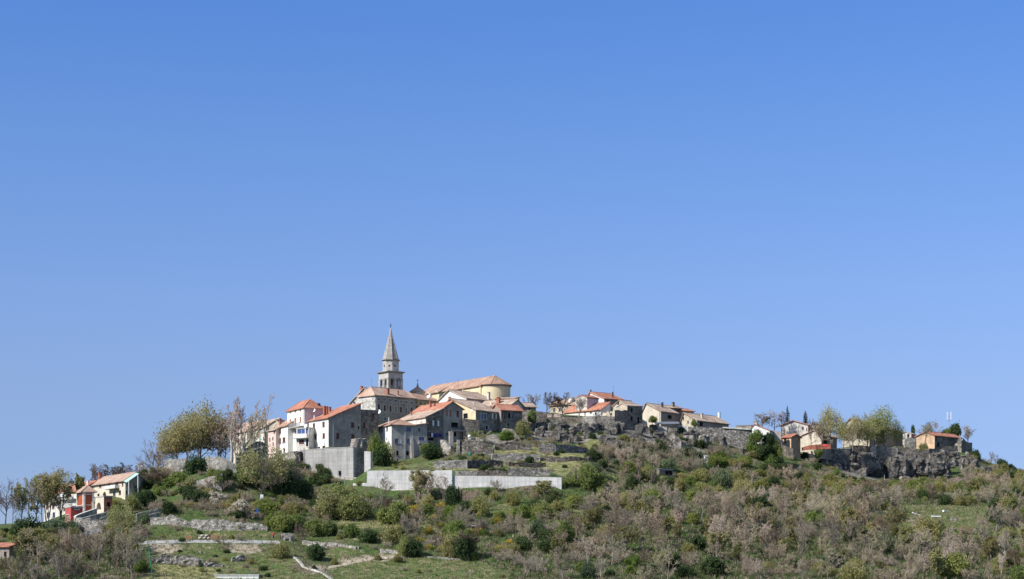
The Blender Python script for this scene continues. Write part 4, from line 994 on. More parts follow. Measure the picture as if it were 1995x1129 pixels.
DIRT = [world_poly(p) for p in (
    [(285, 1062), (350, 1062), (360, 1070), (330, 1082), (285, 1075)], [(450, 1062), (520, 1062), (500, 1080), (440, 1078)], [(700, 1083), (790, 1080), (780, 1090), (650, 1100), (640, 1107), (650, 1095)],
    [(1012, 975), (1035, 985), (1055, 1020), (1030, 1015)], [(580, 1105), (640, 1100), (630, 1120), (590, 1115)], [(1160, 866), (1200, 855), (1215, 862), (1180, 875)], [(1105, 975), (1160, 985), (1200, 995), (1150, 990)])]
ROCKY = [world_poly(p) for p in ([(1028, 832), (1070, 838), (1110, 826), (1190, 830), (1290, 852), (1300, 880), (1235, 880), (1185, 856), (1125, 864), (1040, 864)],
    [(1305, 848), (1400, 852), (1402, 878), (1300, 882)], [(1640, 890), (1900, 880), (1905, 926), (1640, 932)], [(880, 850), (1000, 850), (1010, 868), (880, 868)])]
nj, ni = TZ.shape
verts = np.stack([gx, gy, TZ], -1).reshape(-1, 3)
idx = np.arange(nj * ni).reshape(nj, ni)
fq = np.stack([idx[:-1, :-1], idx[:-1, 1:], idx[1:, 1:], idx[1:, :-1]], -1).reshape(-1, 4)
me = bpy.data.meshes.new('hill')
me.vertices.add(len(verts)); me.vertices.foreach_set('co', verts.ravel())
me.loops.add(fq.size); me.loops.foreach_set('vertex_index', fq.ravel())
me.polygons.add(len(fq)); me.polygons.foreach_set('loop_start', np.arange(0, fq.size, 4)); me.polygons.foreach_set('loop_total', np.full(len(fq), 4))
me.polygons.foreach_set('use_smooth', np.ones(len(fq), bool))
me.update(calc_edges=True)
def region(polys):
    m = np.zeros(nj * ni); X, Y = gx.ravel(), gy.ravel()
    for poly in polys:
        xs = [p[0] for p in poly]; ys = [p[1] for p in poly]
        sel = np.where((X > min(xs)) & (X < max(xs)) & (Y > min(ys)) & (Y < max(ys)))[0]
        for i in sel:
            if in_poly(X[i], Y[i], poly): m[i] = 1
    m = m.reshape(nj, ni)
    for _ in range(5): m[1:-1, 1:-1] = (m[1:-1, 1:-1] * 2 + m[:-2, 1:-1] + m[2:, 1:-1] + m[1:-1, :-2] + m[1:-1, 2:]) / 6
    return m
R_green, R_dry, R_dirt, R_rock = region(GREEN), region(DRYG), region(DIRT), region(ROCKY)
for nm, arr in (('green', R_green), ('dry', R_dry), ('dirt', R_dirt), ('rock', R_rock)):
    at = me.attributes.new(nm, 'FLOAT', 'POINT'); at.data.foreach_set('value', arr.ravel().astype(np.float32))
t = NT('hillside_ground', 0.95, 0.1); v = t.coord()
n1 = t.noise(v, 0.11, 7, 0.65); n2 = t.noise(v, 0.6, 6, 0.7); n3 = t.noise(v, 2.6, 4, 0.7); n4 = t.noise(v, 0.22, 5, 0.65)
litter = t.ramp(n2, [(0.3, (0.095, 0.072, 0.052)), (0.5, (0.155, 0.125, 0.09)), (0.7, (0.21, 0.175, 0.12))])
weeds = t.ramp(n2, [(0.3, (0.045, 0.08, 0.022)), (0.55, (0.085, 0.13, 0.04)), (0.75, (0.17, 0.175, 0.075))])
base = t.mix(t.ramp(n1, [(0.36, (0, 0, 0)), (0.52, (1, 1, 1))]), litter, weeds)
grass = t.ramp(n2, [(0.28, (0.06, 0.10, 0.03)), (0.44, (0.098, 0.145, 0.045)), (0.53, (0.15, 0.17, 0.065)), (0.63, (0.26, 0.23, 0.13)), (0.72, (0.34, 0.29, 0.20))])
straw = t.ramp(n2, [(0.3, (0.10, 0.105, 0.05)), (0.42, (0.15, 0.17, 0.06)), (0.52, (0.25, 0.245, 0.105)), (0.62, (0.36, 0.315, 0.175)), (0.72, (0.24, 0.19, 0.135))])
soil = t.ramp(n2, [(0.3, (0.30, 0.245, 0.175)), (0.6, (0.43, 0.37, 0.28))])
def attr(nm):
    a = t.new('ShaderNodeAttribute'); a.attribute_name = nm
    return t.ramp(t.math('ADD', a.outputs['Fac'], t.math('ADD', t.math('MULTIPLY', t.math('SUBTRACT', n2, 0.5), 1.3), t.math('MULTIPLY', t.math('SUBTRACT', n4, 0.5), 1.2))), [(0.34, (0, 0, 0)), (0.60, (1, 1, 1))])
col = t.mix(attr('green'), base, grass); col = t.mix(attr('dry'), col, straw); col = t.mix(attr('dirt'), col, soil)
crag = t.ramp(t.noise(t.coord((1, 1, .5)), 0.5, 9, 0.8), [(0.36, (0.07, 0.066, 0.055)), (0.5, (0.22, 0.205, 0.175)), (0.64, (0.42, 0.39, 0.34))]); col = t.mix(attr('rock'), col, crag)
col = t.mix(1.0, col, t.ramp(n3, [(0.3, (0.7, 0.7, 0.7)), (0.7, (1.2, 1.2, 1.2))]), 'MULTIPLY')
t.bump(t.math('ADD', n2, n3), 1.0, 0.35)
me.materials.append(t.base(col))
hill = bpy.data.objects.new('hill', me); COL.objects.link(hill); tag(hill, kind='structure', label='grassy hill under the village')

# ------------------------------------------------------------------ road and paths, sheets laid over the ground
def strip(name, pts, mat, label, kind='structure', lift=0.06):
    """pts: (px, py_far, py_near) along the strip"""
    rows = []
    for (a, b_) in zip(pts, pts[1:]):
        for k in range(6):
            s = k / 6; rows.append(tuple(a[i] * (1 - s) + b_[i] * s for i in range(3)))
    rows.append(pts[-1]); mb = MB(); prev = None
    for px, pf, pn in rows:
        h0, h1 = hit(px, pn), hit(px, pf)
        if h0 is None or h1 is None: prev = None; continue
        cur = []
        for q in range(5):
            p = h0.lerp(h1, q / 4); cur.append((p.x, p.y, ground(p.x, p.y) + lift))
        if prev:
            for q in range(4): mb.quad(prev[q], cur[q], cur[q + 1], prev[q + 1])
        prev = cur
    o = mb.build(name, mat, None, True); tag(o, label, kind=kind); return o
gravel = NT('road_gravel', 0.95, 0.1); gv = gravel.coord()
M_gravel = gravel.base(gravel.ramp(gravel.noise(gv, 1.4, 7, .75), [(0.35, (0.27, 0.265, 0.26)), (0.6, (0.38, 0.375, 0.365)), (0.75, (0.45, 0.43, 0.39))]))
strip('road', [(268, 1057, 1063), (300, 1053.5, 1060), (370, 1053, 1059), (470, 1053, 1059.5), (520, 1054, 1060), (545, 1055, 1061)], M_gravel, 'pale grey gravel track across the lower slope')
pth = NT('path_dirt', 0.95, 0.1); M_pathd = pth.base(pth.ramp(pth.noise(pth.coord(), 1.1, 7, .75), [(0.35, (0.32, 0.27, 0.2)), (0.65, (0.47, 0.41, 0.32))]))
strip('path', [(640, 1104, 1109), (680, 1095, 1101), (720, 1086, 1093), (770, 1083, 1089), (800, 1083, 1087)], M_pathd, 'sandy footpath in the lower meadow')

# ------------------------------------------------------------------ walls of stone and concrete
def wall(label, Z, pts, mat, Y=None, thick=0.8, jag=0.0, name='stone_wall', cap=None, found=1.5, seed=1, group=None, cat='wall', rough=0.06):
    """pts: (zx, z_top, z_base) along the wall, as read off the photograph; each base point is put where it meets the hill unless Y is given"""
    P = []
    for k, q in enumerate(pts):
        px, pt, pb = Z.x(q[0]), Z.y(q[1]), Z.y(q[2])
        if Y is None:
            h = hit(px, pb); y = h.y if h else 560
        else: y = Y[k] if isinstance(Y, (list, tuple)) else Y
        P.append((Vector(((px - CX) / F * y, y)), (HZ - pt) / F * y, (HZ - pb) / F * y))
    if Y is None and len(P) > 2:                      # even out the line of the wall
        for _ in range(2):
            P = [(p if i in (0, len(P) - 1) else (Vector((p[0].x, (P[i-1][0].y + 2 * p[0].y + P[i+1][0].y) / 4)), p[1], p[2])) for i, p in enumerate(P)]
    org = Vector((sum(p[0].x for p in P) / len(P), sum(p[0].y for p in P) / len(P), min(p[2] for p in P)))
    rows = []
    for i, (a, b_) in enumerate(zip(P, P[1:])):
        d = b_[0] - a[0]; n = max(1, int(d.length / 0.7)); nrm = Vector((-d.y, d.x)).normalized()
        if nrm.y < 0: nrm = -nrm
        for k in range(n + (1 if i == len(P) - 2 else 0)):
            s = k / n; c = a[0].lerp(b_[0], s)
            rows.append((c, nrm, a[1] + (b_[1] - a[1]) * s, a[2] + (b_[2] - a[2]) * s))
    mb = MB(); prev = None; rnd = random.Random(seed)
    nz = 6
    for c, nrm, zt, zb in rows:
        ztj = zt + (mnoise.noise(Vector((c.x * .5, c.y * .5, seed))) * 1.0 + mnoise.noise(Vector((c.x * 1.7, c.y * 1.7, seed + 5))) * .6) * jag
        ztj = max(ztj, zb + 0.1)
        fr, bk = [], []
        for k in range(nz + 1):
            z = (zb - found) + (ztj - zb + found) * k / nz
            off = rough * (mnoise.noise(Vector((c.x * 1.3, z * 1.3, seed + 9))) + mnoise.noise(Vector((c.x * 3.1, z * 3.1, seed + 2))))
            p = c + nrm * (off - 0.02 * k / nz)
            fr.append((p.x - org.x, p.y - org.y, z - org.z)); q = c + nrm * thick; bk.append((q.x - org.x, q.y - org.y, z - org.z))
        cur = (fr, bk)
        if prev:
            for k in range(nz):
                mb.quad(prev[0][k], cur[0][k], cur[0][k + 1], prev[0][k + 1]); mb.quad(cur[1][k], prev[1][k], prev[1][k + 1], cur[1][k + 1])
            mb.quad(prev[0][nz], cur[0][nz], cur[1][nz], prev[1][nz])
        if prev is None:
            for k in range(nz): mb.quad(bk[k], fr[k], fr[k + 1], bk[k + 1])
        prev = cur
    for k in range(nz): mb.quad(prev[0][k], prev[1][k], prev[1][k + 1], prev[0][k + 1])
    o = mb.build(name, mat); o.location = org; tag(o, label, cat, group, 'thing')
    if cap:
        cm = MB()
        for r0, r1 in zip(rows, rows[1:]):
            a0 = r0[0] - r0[1] * .1; a1 = r0[0] + r0[1] * (thick + .1); b0 = r1[0] - r1[1] * .1; b1 = r1[0] + r1[1] * (thick + .1)
            lo = lambda p, z: (p.x - org.x, p.y - org.y, z - org.z)
            cm.add([lo(a0, r0[2] + .004), lo(b0, r1[2] + .004), lo(b1, r1[2] + .004), lo(a1, r0[2] + .004), lo(a0, r0[2] + .16), lo(b0, r1[2] + .16), lo(b1, r1[2] + .16), lo(a1, r0[2] + .16)],
                   [(0,3,2,1),(4,5,6,7),(0,1,5,4),(2,3,7,6),(1,2,6,5),(3,0,4,7)])
        cm.build('coping', cap, o)
    return o
# big retaining walls
cw = wall('tall grey board-marked concrete retaining wall under the long gabled house', C_, [(352, 694, 940), (415, 683, 968), (660, 668, 970), (905, 655, 972)], M_conc, [557, 549, 545, 541], 1.2, .03, 'retaining_wall', M_conc_p, rough=.015)
pm = W(*C_.p(763, 925), 543.2); b = MB(); b.box(-1.0, 1.0, -.02, .02, -1.0, 1.0)
hw, hh = 12 / C_.k / F * 541, 22 / C_.k / F * 541
def lbox(cx, cz, w, h, d, mat, name, par, y0):
    m = MB(); o_ = par.location; m.box(cx - w - o_.x, cx + w - o_.x, y0 - o_.y, y0 + d - o_.y, cz - h - o_.z, cz + h - o_.z); return m.build(name, mat, par)
wo = lbox(pm.x, pm.z, hw + .15, hh + .15, .16, M_conc_p, 'window', cw, 543.0); lbox(pm.x, pm.z, hw, hh, .03, M_dark, 'pane', cw, 542.9).parent = wo
wall('pale rubble footing under the tall grey concrete wall', C_, [(432, 966, 1060), (600, 968, 1050), (800, 970, 1040), (1000, 972, 1010)], M_stone_l, [548.2, 545.4, 542.3, 538.9], .9, .1, found=3, seed=4)
wall('ragged broken end of rubble wall right of the grey concrete wall', C_, [(900, 640, 970), (940, 568, 985), (985, 560, 985), (1045, 575, 975)], M_stone, [541.5, 542, 543, 544], 2.2, .8, 'ruined_wall', seed=7, rough=.5)
wall('slim pale concrete pier beside the broken rubble wall', C_, [(1020, 697, 900), (1085, 700, 885)], M_conc_w, [538.5, 537.6], 1.0, 0, 'concrete_pier', rough=.01, cat='pier')
wall('white concrete retaining wall, taller left section with stepped end', L_, [(190, 327, 402), (298, 325, 402), (300, 229, 402), (420, 227, 402), (960, 226, 392)], M_conc_w, [525, 523, 522.9, 521.8, 516.8], .7, 0.0, 'retaining_wall', rough=.01, found=3)
wall('white concrete retaining wall, long lower right section', L_, [(962, 268, 390), (1300, 272, 386), (1600, 277, 384), (1812, 282, 380)], M_conc_w, [517.4, 515, 512.8, 511.3], .7, 0.0, 'retaining_wall', rough=.01, found=3)
# terraces
TG = 'dry stone terrace walls below the grey houses'
wall('pale dry stone terrace wall beside the tower house garden', L_, [(815, 158, 222), (930, 148, 218), (1080, 140, 214)], M_dry_l, None, .9, 0.38, seed=11, group=TG)
wall('bramble covered terrace wall right of the pale dry stone one', L_, [(1085, 150, 212), (1220, 145, 212), (1360, 148, 205)], M_dry_b, None, .9, 0.66, seed=12, group=TG)
wall('short pale terrace wall just above the white wall step', L_, [(985, 231, 266), (1155, 233, 268)], M_dry_l, None, .8, 0.19, seed=13, group=TG)
wall('brown terrace wall above the middle of the lower white wall', L_, [(1160, 230, 268), (1280, 226, 268), (1385, 232, 268)], M_dry_b, None, .8, 0.47, seed=14, group=TG)
wall('dark dry stone terrace wall above the right half of the lower white wall', L_, [(1392, 206, 270), (1560, 210, 272), (1725, 216, 272)], M_dry, None, .9, 0.23, seed=15, group=TG)
wall('thin pale terrace wall midway up the grassy terraces', L_, [(1270, 98, 150), (1450, 96, 155), (1645, 102, 158)], M_dry_l, None, .8, 0.38, seed=16, group=TG)
wall('little dark terrace wall between two grass strips', L_, [(1400, 168, 196), (1550, 166, 198), (1690, 172, 200)], M_dry_b, None, .7, 0.47, seed=17, group=TG)
wall('long grey dry stone terrace wall topped with grass below the fenced garden', G_, [(112, 700, 805), (300, 704, 812), (480, 712, 812), (650, 755, 800)], M_dry, None, 1.0, 0.28, seed=18, group=TG)
wall('bramble stained bank wall on the bright grass terrace', G_, [(190, 840, 905), (400, 838, 922), (560, 850, 925), (715, 868, 912)], M_dry_b, None, 1.0, 0.76, seed=19, group=TG)
wall('pale dry stone wall left of the bright grass terrace', G_, [(-30, 828, 890), (140, 822, 890)], M_dry_l, None, .9, 0.38, seed=20, group=TG)
wall('dark garden wall with grass on top below the palms', F_, [(190, 818, 985), (380, 826, 990), (480, 850, 995), (600, 905, 1000)], M_dry_b, None, 1.0, 0.47, seed=21, group=TG)
wall('pale end pier of the dark garden wall', F_, [(182, 812, 1000), (214, 816, 1000)], M_dry_l, [553.5, 553.6], 1.2, .05, 'stone_pier', cat='pier')
wall('stone buttress wall with sloping stair under the red roof strip', F_, [(700, 690, 860), (730, 680, 860), (830, 690, 865), (930, 830, 865)], M_stone, [571, 570.5, 570.3, 570], 1.6, .08, seed=22)
wall('low bramble grown wall behind the garden fence', F_, [(610, 862, 935), (800, 860, 940), (1040, 862, 940)], M_dry_b, None, .8, .3, seed=23)
wall('rubble steps and pier under the grey gabled house', E_, [(880, 700, 870), (930, 720, 880), (1000, 770, 890)], M_stone_l, [560, 559, 558], 1.4, .7, seed=24, rough=.3)
wall('grey stone pillar carrying the balcony of the grey gabled house', E_, [(985, 598, 760), (1028, 600, 760)], M_grey, [562.3, 562.6], .9, 0, 'stone_pillar', cat='pillar', rough=.01)
wall('dark low stone house front between the grey and yellow gabled houses', E_, [(1140, 455, 690), (1240, 460, 690), (1330, 470, 690)], M_stone_d, [570.5, 571.2, 572], 1.2, .05, seed=25)
wall('dark stone terrace wall under the low white house', G_, [(200, 414, 480), (350, 412, 500), (585, 414, 470)], M_stone_d, [604, 603.5, 603.5], .9, .05, seed=26)
wall('pale stone wall end left of the roofless ruin', G_, [(585, 414, 450), (640, 402, 470), (730, 398, 480)], M_stone_l, [602.3, 601.8, 601.5], .9, .05, seed=27)
wall('grey stone wall at the foot of the roofless ruin', G_, [(732, 396, 480), (945, 404, 500)], M_stone, [601.3, 600.9], .9, .05, seed=28)
wall('short terracotta topped wall by the bare ridge trees', G_, [(200, 385, 415), (350, 375, 415)], M_pink, [607, 607], .6, .05, seed=29)
wall('dark stone cottage front under the bare ridge trees', F_, [(1090, 480, 620), (1215, 500, 620)], M_stone_d, [594, 594.5], 2, .1, seed=30)
wall('tan rock-cut wall below the tan row house', F_, [(935, 480, 640), (1000, 472, 640), (1095, 480, 640)], M_stone, [590.5, 590.3, 590.2], 1.5, .1, seed=31)
wall('long dark dry stone wall below the long tan-roofed house', H_, [(780, 503, 600), (980, 518, 640), (1250, 522, 720), (1450, 535, 810), (1660, 545, 815)], M_dry, [621, 620, 619, 618, 617.5], 1.0, .12, seed=32)
wall('pale coping strip on top of the long dark wall', H_, [(1255, 508, 524), (1640, 533, 547)], M_trim, [618.4, 617], 1.2, .03, 'coping', cat='coping', found=.05)
wall('pale broken concrete blocks under the teal lean-to', H_, [(365, 505, 620), (420, 505, 660), (490, 505, 672)], M_stone_l, [613, 612.5, 612], 1.5, .15, 'concrete_wall', seed=33)
wall('pale wall under the long tan-roofed house gable', H_, [(620, 478, 560), (790, 500, 575)], M_white_old, [622.5, 622], .8, .1, seed=34)
wall('round grey stone bastion below the cream house', I_, [(1125, 815, 930), (1160, 770, 945), (1240, 745, 955), (1400, 742, 955), (1520, 738, 940), (1560, 735, 900)], M_dry, [643, 640.5, 639, 639, 640, 643], 1.4, .12, 'bastion', M_trim, seed=35, cat='bastion')
wall('dark mortared wall right of the round bastion', I_, [(1528, 692, 815), (1700, 695, 818), (1808, 708, 822)], M_stone_d, [644, 643.6, 643.4], 1.0, .04, seed=36)
wall('pale square pier between two dark rampart walls', I_, [(1814, 690, 822), (1884, 692, 822)], M_stone_l, [642.6, 643.2], 1.2, .03, 'stone_pier', cat='pier')
wall('grey coursed rampart wall right of the pale pier', J_, [(46, 562, 700), (200, 570, 760), (308, 582, 765)], M_stone, [644, 643.5, 643.3], 1.0, .04, seed=37)
wall('dark rampart wall above the tall cliff', J_, [(312, 586, 720), (500, 598, 740), (690, 628, 760)], M_stone_d, [645, 645.5, 646.5], 1.0, .06, seed=38)
wall('stepped rubble wall in front of the orange gabled house', J_, [(690, 590, 720), (760, 592, 720), (862, 605, 720)], M_stone_d, [656, 658, 661], 1.0, .08, seed=39)
wall('tall dark foundation wall under the orange gabled house', J_, [(862, 560, 740), (960, 560, 720), (1040, 560, 700)], M_stone_d, [668, 669, 670], 1.0, .05, seed=40)
wall('pale stone wall left of the orange gabled house', J_, [(395, 470, 580), (470, 455, 590), (535, 470, 590)], M_stone_l, [668, 668.5, 669], .9, .1, seed=41)
wall('reddish garden wall in front of the cream house', I_, [(860, 722, 740), (960, 692, 725), (1160, 674, 715), (1260, 680, 715)], M_brickwork, [629, 628.5, 628, 628], .6, .03, found=.6, seed=42)
wall('dark cliff-like wall left of the brown scrub under the orange hut', I_, [(580, 690, 950), (640, 700, 1000), (740, 735, 1000)], M_stone_d, [622, 621, 621], 1.5, .1, seed=43)
wall('grey-lilac rendered wall above the ivy', I_, [(470, 492, 650), (578, 500, 700)], M_grey, [626, 625.5], .9, .05, seed=44)
# left side
wall('pale ruined wall behind the round dark evergreen', B_, [(262, 530, 605), (310, 508, 605), (420, 502, 600)], M_stone_l, [520, 519.5, 519.5], 1, .7, seed=45)
wall('long pale rubble wall under the plane trees', B_, [(560, 492, 600), (650, 490, 612), (720, 500, 612), (790, 560, 615)], M_stone_l, [521, 520.5, 520.5, 521], 1.0, .5, seed=46)
wall('dark ruined gable wall rising to the right in front of the cream house', B_, [(772, 615, 650), (818, 465, 650), (870, 425, 640), (935, 378, 610), (985, 380, 600), (1018, 408, 590)], M_stone, [534, 535, 536, 537, 538, 539], 1.4, .15, 'ruined_wall', seed=47)
wall('pale flaking retaining wall with corner below the ruined gable', B_, [(500, 668, 770), (590, 640, 778), (688, 614, 785)], M_stone_l, [501, 500.5, 500], 1.2, .1, 'retaining_wall', seed=48)
wall('shaded return of the pale flaking retaining wall', B_, [(690, 616, 785), (745, 622, 780)], M_stone, [500.3, 506], 1.0, .05, 'retaining_wall', seed=49)
wall('rubble wall under the small white house and the tall white house', C_, [(140, 722, 940), (230, 712, 950), (312, 692, 960)], M_stone_l, [557, 556, 555.5], 1.2, .15, seed=50)
wall('dark rubble strip left of the concrete retaining wall', C_, [(306, 696, 960), (352, 700, 960)], M_stone_d, [553.4, 553], 1.2, .05, seed=51)
wall('white curved parapet wall of the stone ramp under the red tower', P_, [(205, 812, 885), (225, 795, 885), (300, 765, 860), (420, 724, 835), (520, 690, 815)], M_stone_l, [485.5, 486, 487.5, 490, 492], .5, .03, 'parapet_wall', M_trim, seed=52)
wall('lower curved white parapet of the stone ramp', P_, [(215, 835, 890), (300, 832, 890), (420, 800, 880), (540, 770, 870), (690, 735, 860)], M_stone_l, [484.5, 484, 484.2, 485, 486], .5, .05, 'parapet_wall', M_trim, seed=53)
wall('broad pale rubble retaining wall under the curved ramp', P_, [(268, 865, 1060), (400, 865, 1065), (540, 860, 1050), (700, 850, 1020)], M_dry_l, [481.5, 481.2, 481, 481.5], 1.2, .1, 'retaining_wall', seed=54)
wall('long tumbled dry stone wall above the gravel track', K_, [(190, 262, 320), (300, 250, 330), (450, 262, 350), (620, 275, 372), (800, 278, 386), (960, 300, 392), (1200, 320, 388)], M_dry_l, [468, 467.5, 467, 466.5, 466, 466, 466.5], 1.4, .6, seed=55, rough=.14)
wall('upper stepped stone wall climbing left of the dry stone wall', K_, [(75, 226, 262), (180, 200, 240), (340, 156, 200)], M_stone_l, [474, 476, 478], .7, .05, seed=56)
wall('lower stepped stone wall with square pier left of the dry stone wall', K_, [(178, 236, 290), (260, 214, 262), (350, 195, 232)], M_stone_l, [471.5, 473, 474], .7, .05, seed=57)
wall('tumbled dark stone wall on the lower left meadow', K_, [(205, 600, 650), (320, 582, 655), (430, 590, 665), (520, 585, 680), (605, 630, 690)], M_dry, None, 1.2, .4, seed=58, rough=.3)
wall('short tumbled stone wall at the middle of the lower left meadow', K_, [(650, 640, 685), (740, 650, 692), (815, 660, 690)], M_dry, None, 1.2, .4, seed=59, rough=.3)
wall('small heap-like stone wall right of the lower left meadow', K_, [(900, 595, 648), (960, 582, 650), (1075, 612, 635)], M_dry, None, 1.2, .4, seed=60, rough=.3)
wall('grey stone edging along the track beyond the person', K_, [(1500, 455, 492), (1650, 470, 505), (1850, 492, 525), (1990, 510, 535)], M_dry_l, None, .7, .15, seed=61)
wall('grey stone edging that ends at the dark round bush', L_, [(0, 785, 822), (100, 800, 832), (210, 820, 845)], M_dry_l, None, .7, .15, seed=62)
wall('pale stone edging left of the sandy footpath end', L_, [(400, 838, 868), (480, 840, 876), (550, 855, 880)], M_dry_l, None, .7, .2, seed=63)
wall('low grassy stone edging in the lower middle meadow', L_, [(760, 892, 908), (860, 900, 915), (1030, 912, 925)], M_dry_l, None, .5, .15, seed=64)

# ------------------------------------------------------------------ rocks and cliffs
def rock(label, Z, zx, zt, zb, zw, Y=None, mat=None, seed=0, depth=None, box=.55, rough=1.0, group=None, name='rock_outcrop'):
    px, pt, pb = Z.x(zx), Z.y(zt), Z.y(zb)
    if Y is None:
        h = hit(px, pb); Y = h.y + 1 if h else 600
    c = W(px, pb, Y); w = zw / Z.k / F * Y; h = (pb - pt) / F * Y; d = depth or max(w * .8, 2.0)
    import bmesh
    bm = bmesh.new(); bmesh.ops.create_icosphere(bm, subdivisions=4 if w * h > 12 else 3, radius=1.0)
    rnd = random.Random(seed); off = Vector((rnd.uniform(0, 90), rnd.uniform(0, 90), rnd.uniform(0, 90))); rot = rnd.uniform(-.4, .4)
    for v_ in bm.verts:
        p = v_.co.copy(); p = Vector([math.copysign(abs(a) ** box, a) for a in p])
        q = Vector((p.x * w / 2, p.y * d / 2, p.z * (h + 2) / 2))
        n1 = mnoise.fractal(q * .35 + off, 1.0, 2.0, 5); st = mnoise.noise(Vector((off.x, off.y, round((q.z + n1 * .5) / .75) * 3.7)))
        crack = mnoise.cell(Vector((q.x * .55 + n1 * .6, q.y * .55, q.z * .16)) + off)
        k = 1 + rough * (.22 * n1 + .10 * st + .26 * (crack - .5))
        q.x *= k; q.y *= k; q.z *= 1 + rough * (.08 * n1 + .16 * (crack - .5))
        s1 = .55 + .25 * crack; q = q.lerp(Vector([round((a + n1 * .25) / s1) * s1 for a in q]), .55)
        v_.co = Vector((q.x * math.cos(rot) - q.y * math.sin(rot), q.x * math.sin(rot) + q.y * math.cos(rot), q.z + (h - 2) / 2))
    m = bpy.data.meshes.new(name); bm.to_mesh(m); bm.free(); m.materials.append(mat or M_rock)
    o = bpy.data.objects.new(name, m); COL.objects.link(o); o.location = (c.x, c.y + d * .35, c.z); tag(o, label, 'rock', group); return o
RC = 'rock outcrops of the middle cliff'
for i, (lab, a) in enumerate([
    ('stout tan rock pillar right of the buttress stair', (G_, 35, 535, 660, 95, 586)), ('pale rock pillar with a grey foot', (G_, 165, 530, 660, 85, 586)),
    ('dark tilted rock slab left of the arched cave', (G_, 275, 470, 600, 120, 590)), ('grey rock at the cave mouth, left side', (G_, 345, 515, 625, 80, 589)),
    ('broad vertical grey rock face with an arch-like hollow', (G_, 440, 505, 640, 190, 590)), ('dark flat rock wall under the little grass slope', (G_, 570, 480, 600, 130, 594)),
    ('jagged grey rock at the top of the dry grass slope', (G_, 720, 470, 600, 110, 594)), ('rock with dark cleft right of the dry grass slope', (G_, 790, 470, 610, 90, 596)),
    ('low mossy rock above the tan scree', (G_, 870, 540, 650, 110, 590)), ('tall leaning rock under the roofless ruin', (G_, 940, 510, 655, 110, 592)),
    ('tawny rock knob under the dark stone house', (G_, 1010, 490, 600, 110, 596)), ('big dark boulder in the brambles', (G_, 1110, 590, 730, 170, 590)),
    ('flat grey rock in the brambles right of the big boulder', (G_, 1230, 640, 760, 150, 590)), ('pale square rock at the right end of the brambles', (G_, 1360, 670, 770, 120, 592)),
    ('small pale rocks at the foot of the fence', (F_, 1050, 800, 860, 130, 584)), ('rock ledge below the tan row house', (F_, 900, 740, 800, 100, 580))]):
    rock(lab, *a, M_rock_l if 'pale' in lab or 'tan rock' in lab else M_rock, 100 + i, None, .5, 1.1, RC)
RC = 'rock outcrops of the cave cliff'
for i, (lab, a) in enumerate([
    ('pale smooth boulder left of the overhang cave', (H_, 640, 690, 775, 130, 611)), ('projecting pale roof slab of the overhang cave', (H_, 800, 615, 668, 190, 612)),
    ('slim pale pillar inside the overhang cave', (H_, 770, 660, 825, 45, 611)), ('low pale rock on the cave floor', (H_, 860, 765, 830, 130, 610)),
    ('pale rock right of the overhang cave', (H_, 985, 650, 800, 130, 612)), ('dark rock wall at the back of the overhang cave', (H_, 800, 640, 810, 250, 618)),
    ('dark rock face above the pale smooth boulder', (H_, 570, 520, 700, 130, 615)), ('narrow pale leaning rock beside the dark face', (H_, 560, 630, 710, 60, 610)),
    ('low flat pale rock on the ledge path', (H_, 470, 780, 835, 160, 603)), ('tan crumbling rock under the long dark wall', (H_, 1520, 785, 880, 90, 612)),
    ('mossy rock knob under the dark house', (H_, 110, 470, 570, 120, 600))]):
    rock(lab, *a, M_rock if 'dark' in lab or 'mossy' in lab else M_rock_l, 140 + i, None, .5, 1.0, RC)
RC = 'rock outcrops of the right-hand cliff'
